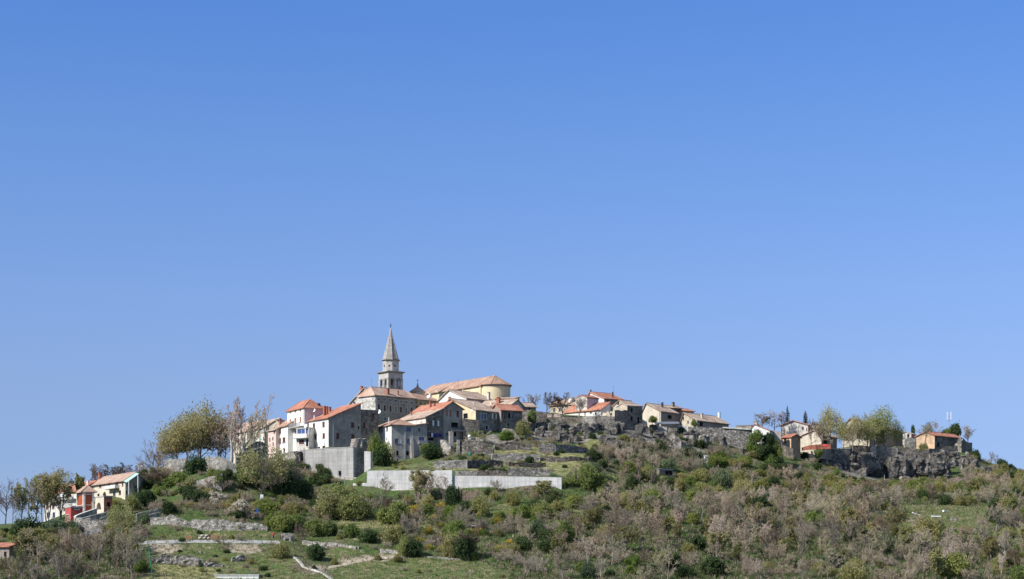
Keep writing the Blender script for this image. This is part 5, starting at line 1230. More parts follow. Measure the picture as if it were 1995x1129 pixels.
for i, (lab, a) in enumerate([
    ('dark cliff face under the dark mortared wall', (J_, -95, 735, 950, 200, 645)), ('grey ledge rock under the pale pier', (J_, 20, 700, 800, 170, 646)), ('brown-stained cliff head below the coursed rampart', (J_, 150, 735, 860, 190, 648)),
    ('dark cliff head below the high rampart', (J_, 400, 680, 800, 190, 649)), ('jutting pale-edged rock at the rampart middle', (J_, 480, 690, 790, 110, 646)), ('black shaded cliff below the stepped wall', (J_, 745, 690, 940, 180, 653)),
    ('dark broken rock under the foundation wall', (J_, 880, 690, 830, 170, 660)), ('craggy rock under the keep corner', (J_, 1190, 640, 770, 120, 668)),
    ('grey rock at the left foot of the right cliff', (J_, -150, 810, 960, 110, 640)), ('slanting rock with grassy shoulder', (J_, -60, 790, 965, 130, 643)),
    ('dark cliff block with pale crest', (J_, 15, 790, 960, 110, 645)), ('round-headed dark cliff block', (J_, 130, 775, 960, 150, 645)),
    ('narrow pale cliff rib', (J_, 215, 785, 880, 45, 642)), ('knobbly rock hanging under the rampart', (J_, 330, 740, 830, 110, 647)),
    ('shaded cliff wall behind the grass ramp', (J_, 430, 750, 920, 160, 650)), ('tall pale cliff pillar', (J_, 535, 740, 940, 105, 645)),
    ('dark vertical cliff face right of the pale pillar', (J_, 660, 650, 930, 150, 650)), ('deeply shaded cliff corner', (J_, 770, 660, 910, 150, 655)),
    ('small pale boulder left on the cliff-foot grass', (J_, 235, 890, 970, 75, 641)), ('row of low pale boulders at the cliff foot', (J_, 390, 920, 975, 170, 640)),
    ('rock under the stone keep', (J_, 1130, 670, 790, 150, 664)), ('dark rock ledge under the orange gabled house', (J_, 960, 680, 800, 200, 660)),
    ('dark wedge-shaped rock below the last slope', (J_, 1380, 820, 935, 150, 655)), ('pale rock left of the dark wedge', (J_, 1290, 820, 930, 60, 654)),
    ('overhanging rock on the rampart corner', (J_, 720, 640, 730, 110, 651)), ('pale block left of the bastion foot', (I_, 1160, 830, 940, 120, 637)), ('grey bastion footing rock', (I_, 1340, 940, 1050, 140, 635))]):
    rock(lab, *a, M_rock_l if 'pale' in lab else M_rock, 170 + i, None, .42, 1.0, RC)
def crags(n, label, group, box, wr, hr, seed, y0=None, dark=.6):
    r_ = random.Random(seed)
    for k in range(n):
        px = r_.uniform(box[0], box[2]); py = r_.uniform(box[1], box[3]); w = r_.uniform(*wr); h = r_.uniform(*hr)
        rock(label, ID, px, py - h, py + 3, w, y0 and y0 + r_.uniform(-1.5, 1.5), M_rock if r_.random() < dark else M_rock_l, seed * 50 + k, None, r_.uniform(.36, .6), 1.5, group)
crags(12, 'craggy grey rock in the broken cliff left of the low white house', 'crags of the middle cliff, left', (1030, 836, 1120, 862), (12, 30), (9, 22), 3, None, .93)
crags(16, 'craggy dark rock in the broken cliff under the roofless ruin', 'crags of the middle cliff, right', (1110, 838, 1300, 872), (12, 32), (8, 20), 4, None, .93)
crags(9, 'craggy rock around the overhang cave', 'crags of the cave cliff', (1300, 848, 1410, 874), (12, 30), (9, 22), 5)
crags(26, 'craggy dark rock in the cliff under the rampart walls', 'crags of the rampart cliff', (1655, 898, 1850, 930), (14, 34), (14, 32), 6, None, .93)
crags(16, 'craggy dark rock right below the top of the rampart walls', 'upper crags of the rampart cliff', (1610, 905, 1700, 918), (16, 34), (16, 28), 8, 639.5, .93)
crags(14, 'craggy shaded rock under the high rampart and the stepped wall', 'upper crags of the high rampart', (1700, 908, 1830, 922), (18, 36), (18, 32), 9, 642, .95)
crags(8, 'craggy rock in the slope under the keep', 'crags under the keep', (1850, 893, 1915, 922), (14, 30), (9, 18), 7)
RC = 'stones lying on the grass'
for i, (lab, a) in enumerate([
    ('grey boulder in the right meadow', (N_, 1395, 562, 605, 60)), ('flat grey rock in the right meadow', (N_, 1270, 585, 625, 80)), ('small flat rock left in the right meadow', (N_, 1185, 600, 630, 60)),
    ('scattered pale stones below the right meadow', (N_, 1380, 655, 690, 80)), ('low pale stones right below the meadow', (N_, 1500, 675, 695, 80)),
    ('pale boulder heap by the sandy bank', (K_, 360, 480, 525, 60)), ('tan boulder heap at the left end of the gravel track', (K_, 280, 490, 535, 90)),
    ('pale round boulder at the foot of the dry stone wall', (K_, 1060, 345, 385, 50)), ('small white boulder in the lower left meadow', (K_, 700, 650, 685, 45)),
    ('pale stones behind the person', (K_, 1370, 395, 470, 110)), ('small pale stone in the sloping lawn', (K_, 615, 555, 578, 40)), ('pale stone beside the white stairs', (K_, 1290, 625, 655, 50)),
    ('whitish boulder in the right scrub', (N_, 735, 845, 872, 55)), ('grey stones above the green bank', (M_, 210, 445, 475, 90)),
    ('pale stones right of the grey stones', (M_, 330, 475, 495, 60)), ('pale scree at the upper right slope', (N_, 1520, 270, 300, 70)), ('white rocks at the right edge', (N_, 1950, 315, 350, 90))]):
    rock(lab, *a, None, M_rock_l, 210 + i, None, .6, 1.3, RC, 'boulder')
# ------------------------------------------------------------------ trees and bushes
class Tree:
    """grows a branching skeleton; trunk = stem and limbs, crown = twigs and leaves"""
    def __init__(s, seed):
        s.r = random.Random(seed); s.trunk, s.crown, s.tips = MB(), MB(), []
    def rv(s): return Vector((s.r.gauss(0, 1), s.r.gauss(0, 1), s.r.gauss(0, 1))).normalized()
    def grow(s, p, d, L, r, lev, P):
        r_ = s.r; n = P['seg'][lev]; mb = s.trunk if lev < P.get('limb', 2) else s.crown
        pts = [p.copy()]; rad = [r]; d = d.normalized()
        for k in range(n):
            d = (d + s.rv() * P['wob'][lev] + Vector((0, 0, P['up'][lev]))).normalized()
            p = p + d * (L / n); pts.append(p.copy()); rad.append(max(r * (1 - (1 - P['tap'][lev]) * (k + 1) / n), P['rmin']))
        sides = 6 if lev == 0 else (5 if lev == 1 else 3)
        for k in range(n): mb.tube(pts[k], pts[k + 1], rad[k], rad[k + 1], sides, False)
        if lev + 1 < P['levels']:
            m = P['kids'][lev]; m = max(1, int(m * r_.uniform(.8, 1.2) + .5)); f0 = P['from'][lev]
            for j in range(m):
                f = f0 + (1 - f0) * (j + r_.random()) / m; x = min(f * n, n - 1e-3); i = int(x)
                q = pts[i].lerp(pts[i + 1], x - i); ax = (pts[i + 1] - pts[i]).normalized()
                perp = s.rv(); perp = (perp - ax * perp.dot(ax)).normalized(); a = math.radians(P['ang'][lev] * r_.uniform(.7, 1.25))
                nd = ax * math.cos(a) + perp * math.sin(a)
                l2 = L * P['len'][lev] * r_.uniform(.65, 1.15) * (1 - P['fall'][lev] * f)
                s.grow(q, nd, l2, max(rad[i] * P['rk'][lev], P['rmin']), lev + 1, P)
        else: s.tips.append((pts[-1], pts[len(pts) // 2]))
    def leaves(s, per, size, spread, mi=1):
        r_ = s.r
        for t_, m_ in s.tips:
            for _ in range(per):
                c = t_.lerp(m_, r_.random()) + s.rv() * spread * r_.random()
                u = s.rv(); w = u.orthogonal().normalized(); a = size * r_.uniform(.6, 1.3); w = w * a * .5; u = u * a * .62
                s.crown.add([c - u, c + w, c + u, c - w], [(0, 1, 2, 3)], mi)
    def meshes(s, name, trunk_m, crown_ms): return s.trunk.mesh(name + '_trunk', trunk_m, True), s.crown.mesh(name + '_crown', crown_ms)
def leaf_blob(seed, n, size, lobes, flat_=1.0, core=.3):
    """leaf clumps spread through an uneven crown of many lobes, with gaps (unit radius)"""
    r_ = random.Random(seed); mb = MB(); L = []
    for k in range(lobes):
        a = r_.uniform(0, 6.28); q = r_.uniform(.05, .72) ** .8; L.append((Vector((math.cos(a) * q, math.sin(a) * q, r_.uniform(-.35, .55) * (1.05 - q))), r_.uniform(.20, .46)))
    L.append((Vector((r_.uniform(-.15, .15), r_.uniform(-.15, .15), .05)), .55))
    wts = [R * R for _, R in L]; off = Vector((seed * 1.7, seed * .9, 3)); k = 0; tr = 0
    while k < n and tr < n * 4:
        tr += 1
        c, R = r_.choices(L, wts)[0]; v_ = Vector((r_.gauss(0, 1), r_.gauss(0, 1), r_.gauss(0, 1))).normalized()
        p = c + v_ * R * (core + (1 - core) * r_.random() ** .55 + r_.expovariate(9)) * (1 + .3 * mnoise.noise(v_ * 2.0 + off))
        if mnoise.noise(p * 3.4 + off) < -.12 - .25 * r_.random(): continue
        k += 1; p.z = (p.z + .42) * flat_
        if p.z < 0: p.z = r_.uniform(0, .15)
        u = (v_ * .6 + Vector((r_.gauss(0, .8), r_.gauss(0, .8), r_.gauss(0, .8)))).normalized(); w = u.orthogonal().normalized(); x = u.cross(w)
        a = size * r_.uniform(.55, 1.5)
        mb.add([p - w * a * .5, p + x * a * .4, p + w * a * .6, p - x * a * .4], [(0, 1, 2, 3)])
    return mb
BASEP = dict(levels=5, limb=2, seg=[4, 4, 3, 2, 2], wob=[.10, .18, .26, .35, .4], up=[.08, .14, .10, .05, .03], tap=[.35, .3, .3, .35, .5],
             kids=[8, 7, 6, 8], ang=[48, 44, 44, 48], len=[.95, .52, .5, .5], fall=[.5, .35, .25, .15], rk=[.5, .48, .5, .55], rmin=.0095)
BASEP['from'] = [.22, .2, .12, .1]
def PP(**kw): d = dict(BASEP); d.update(kw); return d
SCRUB = [PP(), PP(ang=[34, 36, 40, 45], up=[.1, .2, .15, .08, .03]), PP(kids=[9, 7, 6, 7], ang=[60, 50, 46, 45]), PP(ang=[28, 32, 38, 42], kids=[9, 7, 5, 8], up=[.12, .25, .2, .1, .05])]
PROTO = {}
def unit_tree(key, seed, P, H=6.0, trunk=M_bark, twig=M_twig, leaf=None, per=0, lsize=.2, lspread=.3, stems=1, lean=.25, r0=.08, tl=.5):
    t_ = Tree(seed)
    for k in range(stems):
        a = 6.28 * k / stems + t_.r.random(); d = Vector((math.cos(a) * lean, math.sin(a) * lean, 1)) if stems > 1 else Vector((t_.r.uniform(-.08, .08), t_.r.uniform(-.08, .08), 1))
        t_.grow(Vector((math.cos(a) * .15 * (stems > 1), math.sin(a) * .15 * (stems > 1), -.3)), d, H * tl * t_.r.uniform(.85, 1.1), r0, 0, P)
    if leaf: t_.leaves(per, lsize, lspread)
    ms = t_.meshes(key, trunk, [twig] + ([leaf] if leaf else []))
    zs = sorted(v_[2] for v_ in t_.crown.v); xs = [math.hypot(v_[0], v_[1]) for v_ in t_.crown.v]
    PROTO.setdefault(key, []).append((ms, zs[int(len(zs) * .995)], sorted(xs)[int(len(xs) * .96)]))
for i in range(7): unit_tree('bare', 10 + i, SCRUB[i % 4], 6.5)
for i in range(6): unit_tree('shrub', 30 + i, PP(levels=4, seg=[4, 3, 2, 2], kids=[9, 8, 8], limb=1, wob=[.22, .35, .4, .4], ang=[46, 50, 48], up=[.02, .04, .03, .0], len=[.62, .5, .5], rmin=.0095), 3.4, stems=7, lean=.7, r0=.03, tl=.6)
for i in range(3): unit_tree('pale', 40 + i, SCRUB[(i + 1) % 4], 7, M_bark_p, M_twig_p)
for i in range(3): unit_tree('dark', 50 + i, SCRUB[i % 4], 6, M_bark_d, M_twig_d)
for i in range(4): unit_tree('spring', 60 + i, SCRUB[i % 4], 6, M_bark, M_twig, M_leaf_s, 1, .16, .3)
FULL = PP(kids=[10, 7, 6, 5], ang=[58, 50, 46, 45], up=[.05, .10, .06, .03, 0]); FULL['from'] = [.12, .2, .12, .1]
def dome_tree(key, seed, n, size, lm, tm, wm, H=8.0):
    unit_tree(key, seed, FULL, H, tm, wm, r0=.13)
    (ms, h0, r0) = PROTO[key].pop()
    t_ = Tree(seed); t_.grow(Vector((0, 0, -.3)), Vector((t_.r.uniform(-.08, .08), t_.r.uniform(-.08, .08), 1)), H * .5, .13, 0, FULL)
    bl = leaf_blob(seed * 3, n, size / (H * .45), 14, 1.0, .15)
    R = H * .46
    t_.crown.add([(x * R, y * R, H * .22 + z * H * .52) for x, y, z in bl.v], bl.f, 1)
    zs = sorted(v_[2] for v_ in t_.crown.v); xs = sorted(math.hypot(v_[0], v_[1]) for v_ in t_.crown.v)
    PROTO[key].append((t_.meshes(key, tm, [wm, lm]), zs[int(len(zs) * .99)], xs[int(len(xs) * .96)]))
for i in range(4): dome_tree('olive', 70 + i, 7000, .165, M_leaf_o, M_bark_d, M_twig)
for i in range(3): dome_tree('willow', 100 + i, 4200, .155, M_leaf_o, M_bark, M_twig)
for i in range(2): unit_tree('bloom', 80 + i, FULL, 4.5, M_bark, M_twig, M_bloom, 2, .13, .25)
PLANE = PP(levels=5, seg=[4, 6, 3, 2, 2], kids=[5, 10, 6, 6], ang=[26, 30, 34, 40], up=[.1, .28, .3, .18, .1], len=[1.35, .26, .5, .5], fall=[.2, .6, .3, .2], rk=[.62, .26, .5, .5], rmin=.010)
PLANE['from'] = [.35, .35, .1, .1]
for i in range(3): unit_tree('plane', 90 + i, PLANE, 12, M_bark_p, M_twig_p, stems=1, r0=.19, tl=.4)
SPR = PP(kids=[10, 8, 6, 5], ang=[62, 50, 46, 45], up=[.1, .08, .08, .04, 0]); SPR['from'] = [.35, .2, .12, .1]
for i in range(2): unit_tree('spread', 95 + i, SPR, 9, M_bark_d, M_twig_d, r0=.16, tl=.62)
TS = PP(kids=[8, 7, 6, 5], ang=[32, 38, 42, 45], up=[.1, .2, .15, .08, .03])
for i in range(3): unit_tree('tallspring', 105 + i, TS, 11, M_bark_d, M_twig, M_leaf_s, 1, .19, .35, stems=2, lean=.12, r0=.12)
BLOB = {}
for key, mat, n, size, lobes in (('bush', M_leaf_g, 6500, .08, 16), ('dark_bush', M_leaf_d, 6500, .08, 15), ('spring_bush', M_leaf_s, 4600, .075, 17), ('blue_bush', M_leaf_b, 5000, .075, 15), ('broom', M_broom, 900, .08, 10)):
    for i in range(5 if key != 'broom' else 2):
        mb = leaf_blob(200 + i * 7 + len(key), n, size, lobes)
        if key == 'broom':
            g = leaf_blob(300 + i, 1300, .09, lobes); mb.add(g.v, g.f, 1); BLOB.setdefault(key, []).append(mb.mesh(key, [mat, M_leaf_g]))
        else: BLOB.setdefault(key, []).append(mb.mesh(key, mat))
# stems under the bigger evergreens
stem_me = None
_t = Tree(400); _t.grow(Vector((0, 0, -.3)), Vector((0, 0, 1)), .9, .06, 0, PP(levels=2, seg=[4, 3], kids=[7], rmin=.008)); stem_me = _t.trunk.mesh('bush_stem', M_bark_d, True)
rng = random.Random(77)
TINTS = [(1.18, 1.08, 1.10), (1.08, 1.16, .96), (.76, .76, .73), (1.2, 1.06, .93), (1.30, 1.25, 1.15), (.96, 1.0, .88)]
def tint_at(x, y):
    """neighbouring plants are of one kind and share a tone"""
    w = [max(0.02, mnoise.noise(Vector((x * .028 + 17 * i, y * .045 - 9 * i, i * 3.3))) + .12) ** 2 for i in range(len(TINTS))]; t_ = sum(w)
    return tuple(sum(TINTS[i][c] * w[i] for i in range(len(TINTS))) / t_ for c in range(3)) + (1.0,)
def link(name, me_, parent=None):
    o = bpy.data.objects.new(name, me_); COL.objects.link(o)
    if parent: o.parent = parent
    return o
def tree(name, label, key, base, H, width=None, group=None, cat='tree', idx=None, rz=None, parts=True):
    """base: point on the ground; H, width in metres"""
    lst = PROTO[key]; (tm, cm), h0, r0 = lst[rng.randrange(len(lst)) if idx is None else idx % len(lst)]
    root = empty(name, base, rng.uniform(0, 6.28) if rz is None else rz); tag(root, label, cat, group)
    k = H / h0; kw = (width / 2 / r0) if width else k * rng.uniform(.85, 1.15); root.scale = (kw, kw, k)
    link('trunk', tm, root); link('crown', cm, root).color = tint_at(base.x, base.y); return root
def bush(name, label, key, base, H, width, group=None, cat='bush', stem=False):
    lst = BLOB[key]; me_ = lst[rng.randrange(len(lst))]
    o = link(name, me_); o.location = base; o.rotation_euler = (0, 0, rng.uniform(0, 6.28)); o.scale = (width / 2 / .95, width / 2 / .95, H / 1.15); tag(o, label, cat, group); o.color = tint_at(base.x, base.y)
    if stem: link('stem', stem_me, o)
    return o
def at_px(px, py, Y=None):
    if Y is None:
        h = hit(px, py)
        return h if h is not None else on_ground(px, 560)
    return W(px, py, Y)
def T(label, key, px, pbase, ptop, w, Y=None, name='bare_tree', **kw):
    b_ = at_px(px, pbase, Y); k = b_.y / F
    r_ = tree(name, label, key, b_, (pbase - ptop) * k, w * k, **kw)
    r_.children[-1].color = (1.1, 1.1, 1.1, 1); return r_
def Bs(label, key, px, pbase, ptop, w, Y=None, name='bush', **kw):
    b_ = at_px(px, pbase, Y); k = b_.y / F
    o = bush(name, label, key, b_, (pbase - ptop) * k, w * k, stem=True, **kw); o.color = (1.1, 1.1, 1.1, 1); return o
# --- trees one can point to, left to right
T('dark-trunked bare tree at the left edge', 'spread', 10, 1028, 934, 62, 500)
T('slim yellowish tree second from the left edge', 'tallspring', 42, 1020, 937, 40, 503, name='young_tree')
T('grey many-stemmed bare tree left of the apartment house', 'bare', 70, 1010, 924, 50, 505)
T('tall bare tree at the corner of the apartment house', 'tallspring', 92, 1016, 917, 56, 506, name='budding_tree')
T('budding tree with dark trunk in front of the apartment house balconies', 'tallspring', 118, 1010, 916, 76, 507, name='budding_tree')
T('bare tree behind the orange apartment roof', 'dark', 178, 965, 904, 40, 545)
T('low bare tree behind the white villa roof', 'dark', 212, 950, 906, 44, 550)
T('bare tree behind the right end of the villa roof', 'dark', 243, 945, 902, 50, 552)
T('olive-green tree at the far left of the rounded group, low and thin', 'willow', 328, 912, 856, 44, 528, name='olive_green_tree')
for px, pb, pt, w, Y, key, lab in ((24, 1024, 948, 34, 506, 'dark', 'thin bare tree between the dark-trunked and the yellowish tree'), (56, 1018, 940, 38, 508, 'bare', 'bare tree behind the yellowish slim tree'),
        (82, 1014, 930, 40, 509, 'spring', 'greyish twiggy tree left of the tall corner tree'), 
        (152, 1000, 925, 36, 511, 'spring', 'thin budding tree left of the square red tower'), (194, 950, 903, 40, 552, 'bare', 'pale bare tree behind the gap of the two roofs'), (228, 950, 908, 44, 556, 'bare', 'pale bare tree behind the middle of the villa roof'),
        (262, 950, 908, 46, 553, 'dark', 'bare tree right of the villa roof end'), (280, 955, 900, 42, 548, 'bare', 'pale bare tree left of the wide bare tree'), (308, 940, 880, 40, 546, 'bare', 'tall pale bare tree behind the wide bare tree'),
        (430, 905, 800, 50, 536, 'bare', 'tall twiggy bare tree behind the browner olive-green tree'), (462, 900, 790, 46, 538, 'bare', 'tall twiggy bare tree behind the left plane tree'), (492, 890, 800, 46, 545, 'bare', 'twiggy bare tree between the plane trees and the cream house')):
    T(lab, key, px, pb, pt, w, Y, name='budding_tree' if key == 'spring' else 'bare_tree')
T('wide bare tree with straight trunk right of the white villa', 'spread', 294, 958, 858, 66, 512, idx=0)
T('bare crown tree behind the pale ruined wall, left', 'bare', 318, 905, 850, 45, 545)
T('olive-green tree at the left of the big rounded tree group', 'olive', 346, 905, 832, 74, 530, name='olive_green_tree')
T('tallest olive-green tree of the big rounded tree group', 'olive', 390, 910, 795, 92, 534, name='olive_green_tree')
T('olive-green tree at the middle of the rounded group, lower crown', 'olive', 364, 908, 814, 70, 527, name='olive_green_tree')
T('browner olive-green tree at the right of the rounded group', 'willow', 426, 908, 810, 72, 532, name='olive_green_tree')
T('brownish bare tree between the rounded group and the plane trees', 'bare', 438, 905, 815, 60, 530)
T('tall bare plane tree with knotty pale trunk, leftmost of three', 'plane', 450, 905, 778, 60, 527, name='plane_tree', idx=0)
T('tall bare plane tree in the middle of three', 'plane', 474, 905, 772, 58, 531, name='plane_tree', idx=1)
T('tall bare plane tree in front of the pink house', 'plane', 519, 882, 766, 62, 548, name='plane_tree', idx=2)
T('short pollarded plane tree at the foot of the ruined gable', 'plane', 460, 908, 830, 40, 524, name='plane_tree', idx=0)
T('rounded olive-budded tree in front of the ruined gable', 'willow', 511, 974, 876, 104, 503, name='willow_tree', idx=0)
Bs('round dark evergreen bush in front of the long pale rubble wall', 'dark_bush', 383, 930, 889, 46, 513, name='evergreen_bush')
Bs('bright green bush below the round dark evergreen', 'bush', 352, 955, 922, 64, 508)
Bs('green bush left of the pale flaking wall', 'spring_bush', 372, 962, 930, 40, 503)
Bs('dark pointed evergreen below the pale flaking wall', 'dark_bush', 366, 985, 944, 30, 490, name='evergreen_bush')
Bs('low dark spreading evergreen beside the pointed one', 'dark_bush', 388, 985, 957, 48, 489, name='evergreen_bush')
Bs('dark green bush beside the villa porch', 'dark_bush', 286, 988, 955, 34, 494, name='evergreen_bush')
Bs('brown-green bush in front of the villa porch', 'spring_bush', 258, 995, 962, 40, 490)
for i, (px, pb, pt, w) in enumerate([(470, 978, 925, 46), (498, 975, 918, 40), (545, 980, 920, 50), (570, 978, 925, 46), (592, 985, 935, 36), (525, 985, 940, 44)]):
    Bs('dark ivy-like evergreen mass under the willow and concrete wall', 'dark_bush', px, pb, pt, w, 507 + i % 3, name='evergreen_bush', group='dark evergreens under the willow')
for i, (px, pb, pt, w, l) in enumerate([(548, 965, 880, 40, 'bare brown tree between the willow and the concrete wall'), (578, 960, 885, 36, 'bare brown tree against the concrete wall corner'), (440, 985, 925, 44, 'bare reddish bush at the corner of the pale flaking wall'),
                                        (278, 965, 915, 40, 'dark bare bush left of the wide bare tree'), (318, 960, 915, 46, 'dark bare thicket right of the wide bare tree'), (300, 965, 922, 40, 'dark bare thicket under the wide bare tree')]):
    T(l, 'dark' if 'dark' in l else 'bare', px, pb, pt, w, 506 + i)
Bs('tall green bush against the white wall of the tower house', 'bush', 738, 912, 846, 34, 555); Bs('olive-green bush in front of the tower house corner', 'spring_bush', 754, 914, 858, 30, 554.5, name='budding_bush')
Bs('yellow-green bush left of the tower house', 'spring_bush', 724, 910, 850, 26, 556)
Bs('dark low bush under the tower house bush', 'dark_bush', 744, 915, 872, 44, 553.5, name='evergreen_bush')
Bs('dark green bush below the washing line', 'dark_bush', 845, 895, 864, 46, 556, name='evergreen_bush')
Bs('ivy green bush right of the washing line bush', 'bush', 833, 882, 862, 30, 558)
Bs('low green hedge along the garden edge', 'spring_bush', 800, 912, 900, 70, 549, name='hedge')
Bs('yellow-green bush under the red roof strip', 'spring_bush', 1017, 848, 818, 30, 572)
Bs('dark green bush on the tan rock-cut wall', 'bush', 1037, 822, 798, 22, 589)
Bs('bramble bush beside the pale pier', 'bush', 988, 858, 838, 40, 565)
T('bare spreading tree left of the ridge house', 'dark', 1064, 812, 764, 46, 606); T('bare tree right of the tan row house', 'bare', 1044, 815, 768, 40, 608)
T('bare tree in front of the ridge house gable', 'dark', 1097, 812, 767, 50, 605); T('bare slender tree in front of the white cube-like house', 'pale', 1127, 814, 768, 34, 605.5)
Bs('bright green bush beside the cream gabled house', 'bush', 1271, 824, 811, 20, 618)
Bs('ivy on the corner of the long tan-roofed house', 'bush', 1353, 832, 817, 12, 627)
for i, (px, pb, pt, w) in enumerate([(1474, 862, 838, 30), (1496, 866, 842, 32), (1468, 884, 858, 28), (1490, 888, 862, 36), (1512, 890, 866, 28), (1472, 905, 880, 30), (1498, 910, 884, 38), (1518, 912, 890, 24), (1482, 897, 872, 34), (1460, 912, 894, 24), (1506, 878, 854, 24)]):
    Bs('dark ivy-clad thicket hanging on the end of the long dark wall', 'dark_bush' if i % 2 else 'bush', px, pb, pt, w, 610 + i % 3, name='ivy_bush', group='ivy thicket on the long wall')
T('reddish bare tree behind the white rake house, left', 'bare', 1484, 838, 806, 40, 640); T('reddish bare tree behind the ivy', 'bare', 1508, 842, 800, 44, 641); T('thin bare tree left of the dark conifer', 'dark', 1523, 840, 803, 30, 641)
def conifer(label, px, pbase, ptop, w, Y, mat, name='conifer'):
    b_ = W(px, pbase, Y); k = Y / F; H = (pbase - ptop) * k; Rm = w * k / 2; root = empty(name, b_, 0); tag(root, label, 'tree')
    tr = MB(); tr.tube((0, 0, -.5), (0, 0, H), .22, .03, 6); tr.build('trunk', M_bark_d, root)
    cr = MB(); r_ = random.Random(px)
    for i in range(34):
        f = .08 + .9 * i / 34; z = H * f; R = Rm * (1 - f) ** .8 * r_.uniform(.75, 1.2)
        for j in range(7):
            a = r_.uniform(0, 6.28); d = Vector((math.cos(a), math.sin(a), -.28 + r_.uniform(-.1, .2)))
            for q in range(9):
                c = Vector((0, 0, z)) + d * R * (q + 1) / 9; s_ = Vector((-d.y, d.x, 0)) * (.22 * (1.15 - q / 9)) * r_.uniform(.6, 1.4); e = d * R / 7
                cr.add([c - s_ - Vector((0, 0, .12)), c + e, c + s_ - Vector((0, 0, .12)), c - e], [(0, 1, 2, 3)])
    cr.build('crown', mat, root); return root
conifer('dark green conifer rising behind the weathered white gable', 1534, 845, 789, 24, 650, M_needle)
conifer('browning conifer right of the weathered white gable', 1569, 845, 799, 24, 648, M_needle_b)
T('forked bare tree in front of the cream house', 'dark', 1580, 872, 816, 40, 627); T('budding tree with forked pale trunk right of the cream house', 'willow', 1617, 870, 797, 52, 629, name='budding_tree')
T('rounded olive tree in front of the hidden cream house, left', 'willow', 1662, 876, 815, 50, 640, name='willow_tree', idx=1); T('rounded olive tree in front of the hidden cream house, right', 'willow', 1690, 874, 822, 48, 642, name='willow_tree', idx=2)
T('budding brown-green tree in front of the brown orange roof', 'willow', 1722, 874, 798, 58, 650, name='budding_tree'); T('low brownish tree left of the small pale block house', 'willow', 1747, 876, 826, 36, 652, name='budding_tree')
T('brownish tree between the two olive trees', 'spring', 1705, 874, 820, 46, 646, name='budding_tree')
T('budding olive tree between the cream house and the hidden cream house', 'willow', 1643, 874, 828, 40, 645, name='willow_tree', idx=0).children[-1].color = (.85, .8, .78, 1)
T('twiggy bare tree between the forked trees', 'bare', 1600, 872, 815, 44, 630); T('twiggy bare tree among the olive trees', 'bare', 1672, 872, 806, 46, 655); T('twiggy bare tree right of the olive trees', 'bare', 1708, 872, 808, 48, 656); T('tall twiggy bare tree behind the orange gable', 'bare', 1822, 852, 818, 36, 688)
for o_ in list(bpy.data.objects):
    if o_.name.startswith('willow_tree') and o_.location.y > 620: o_.children[-1].color = (.86, .80, .80, 1)
T('bare tree in front of the orange gable', 'bare', 1802, 862, 824, 40, 664); T('dark bare tree behind the orange gabled house roof', 'dark', 1815, 850, 822, 34, 690)
Bs('yellow-green bush at the foot of the orange gable', 'spring_bush', 1801, 876, 864, 20, 665)
Bs('dark green rounded tree top behind the red roof under the antenna', 'dark_bush', 1861, 856, 825, 34, 692, name='evergreen_bush'); Bs('yellow-green bush left of the rounded tree top', 'bush', 1842, 852, 834, 24, 691)
T('bare tree behind the ruined keep', 'bare', 1885, 868, 830, 26, 690)
Bs('dark round evergreen right of the ruined keep', 'dark_bush', 1901, 900, 874, 24, 676, name='evergreen_bush')
T('thin bare tree on the skyline right of the keep', 'dark', 1930, 918, 880, 28, 684); T('small bare sapling near the right skyline', 'bare', 1952, 920, 896, 16, 690); T('small dark sapling at the right skyline', 'dark', 1972, 924, 904, 20, 690)
Bs('slim dark cypress top beside the small pale block house', 'dark_bush', 1779, 850, 826, 9, 682, name='cypress')
Bs('green bush above the round bastion', 'bush', 1597, 892, 871, 28, 634); 
# bushes one can point to on the slope
Bs('big round green bush at the right end of the white wall', 'bush', 1146, 955, 906, 64)
Bs('round green bush below the taller white wall section', 'bush', 768, 1022, 974, 66); Bs('olive-green bush under the concrete wall', 'spring_bush', 660, 985, 942, 70)
Bs('big olive-green bush above the lawn, left', 'spring_bush', 640, 1010, 958, 74); Bs('big olive-green bush above the lawn, right', 'spring_bush', 692, 1012, 962, 70)
Bs('olive bush left of the stepped white wall', 'spring_bush', 682, 975, 944, 44); Bs('green bush under the big olive ones', 'bush', 618, 1045, 1010, 50); Bs('rounded green bush right of the bramble wall', 'bush', 545, 1035, 994, 52)
Bs('green bush behind the person', 'bush', 575, 1030, 1000, 44); Bs('dark round bush in the lower lawn', 'dark_bush', 617, 1092, 1058, 46, name='evergreen_bush')
Bs('brown-green bush left of the white stairs', 'spring_bush', 545, 1088, 1055, 44); Bs('dark green bush at the end of the stone edging', 'dark_bush', 803, 1086, 1052, 40, name='evergreen_bush'); Bs('brown-green bush left of the dark one at the stone edging', 'spring_bush', 786, 1084, 1045, 34, name='budding_bush')
Bs('dark green thicket in the broom slope', 'dark_bush', 905, 1090, 1045, 46, name='evergreen_bush'); Bs('olive-green bush left of the dark thicket', 'spring_bush', 878, 1086, 1036, 44, name='budding_bush'); T('dark bare tree over the dark thicket', 'dark', 915, 1090, 1034, 56); Bs('green bush above the dark thicket', 'bush', 882, 1045, 1012, 50)
Bs('dark bush by the bank under the white wall', 'dark_bush', 882, 995, 945, 34, name='evergreen_bush'); Bs('dark green bush right of it under the white wall', 'dark_bush', 910, 1005, 975, 40, name='evergreen_bush')
T('budding yellow-green tree in front of the taller white wall', 'tallspring', 814, 978, 912, 56, name='budding_tree'); T('bare tree in front of the taller white wall, left', 'bare', 745, 978, 925, 46); T('bare grey tree right of the budding tree at the white wall', 'bare', 838, 978, 918, 56)
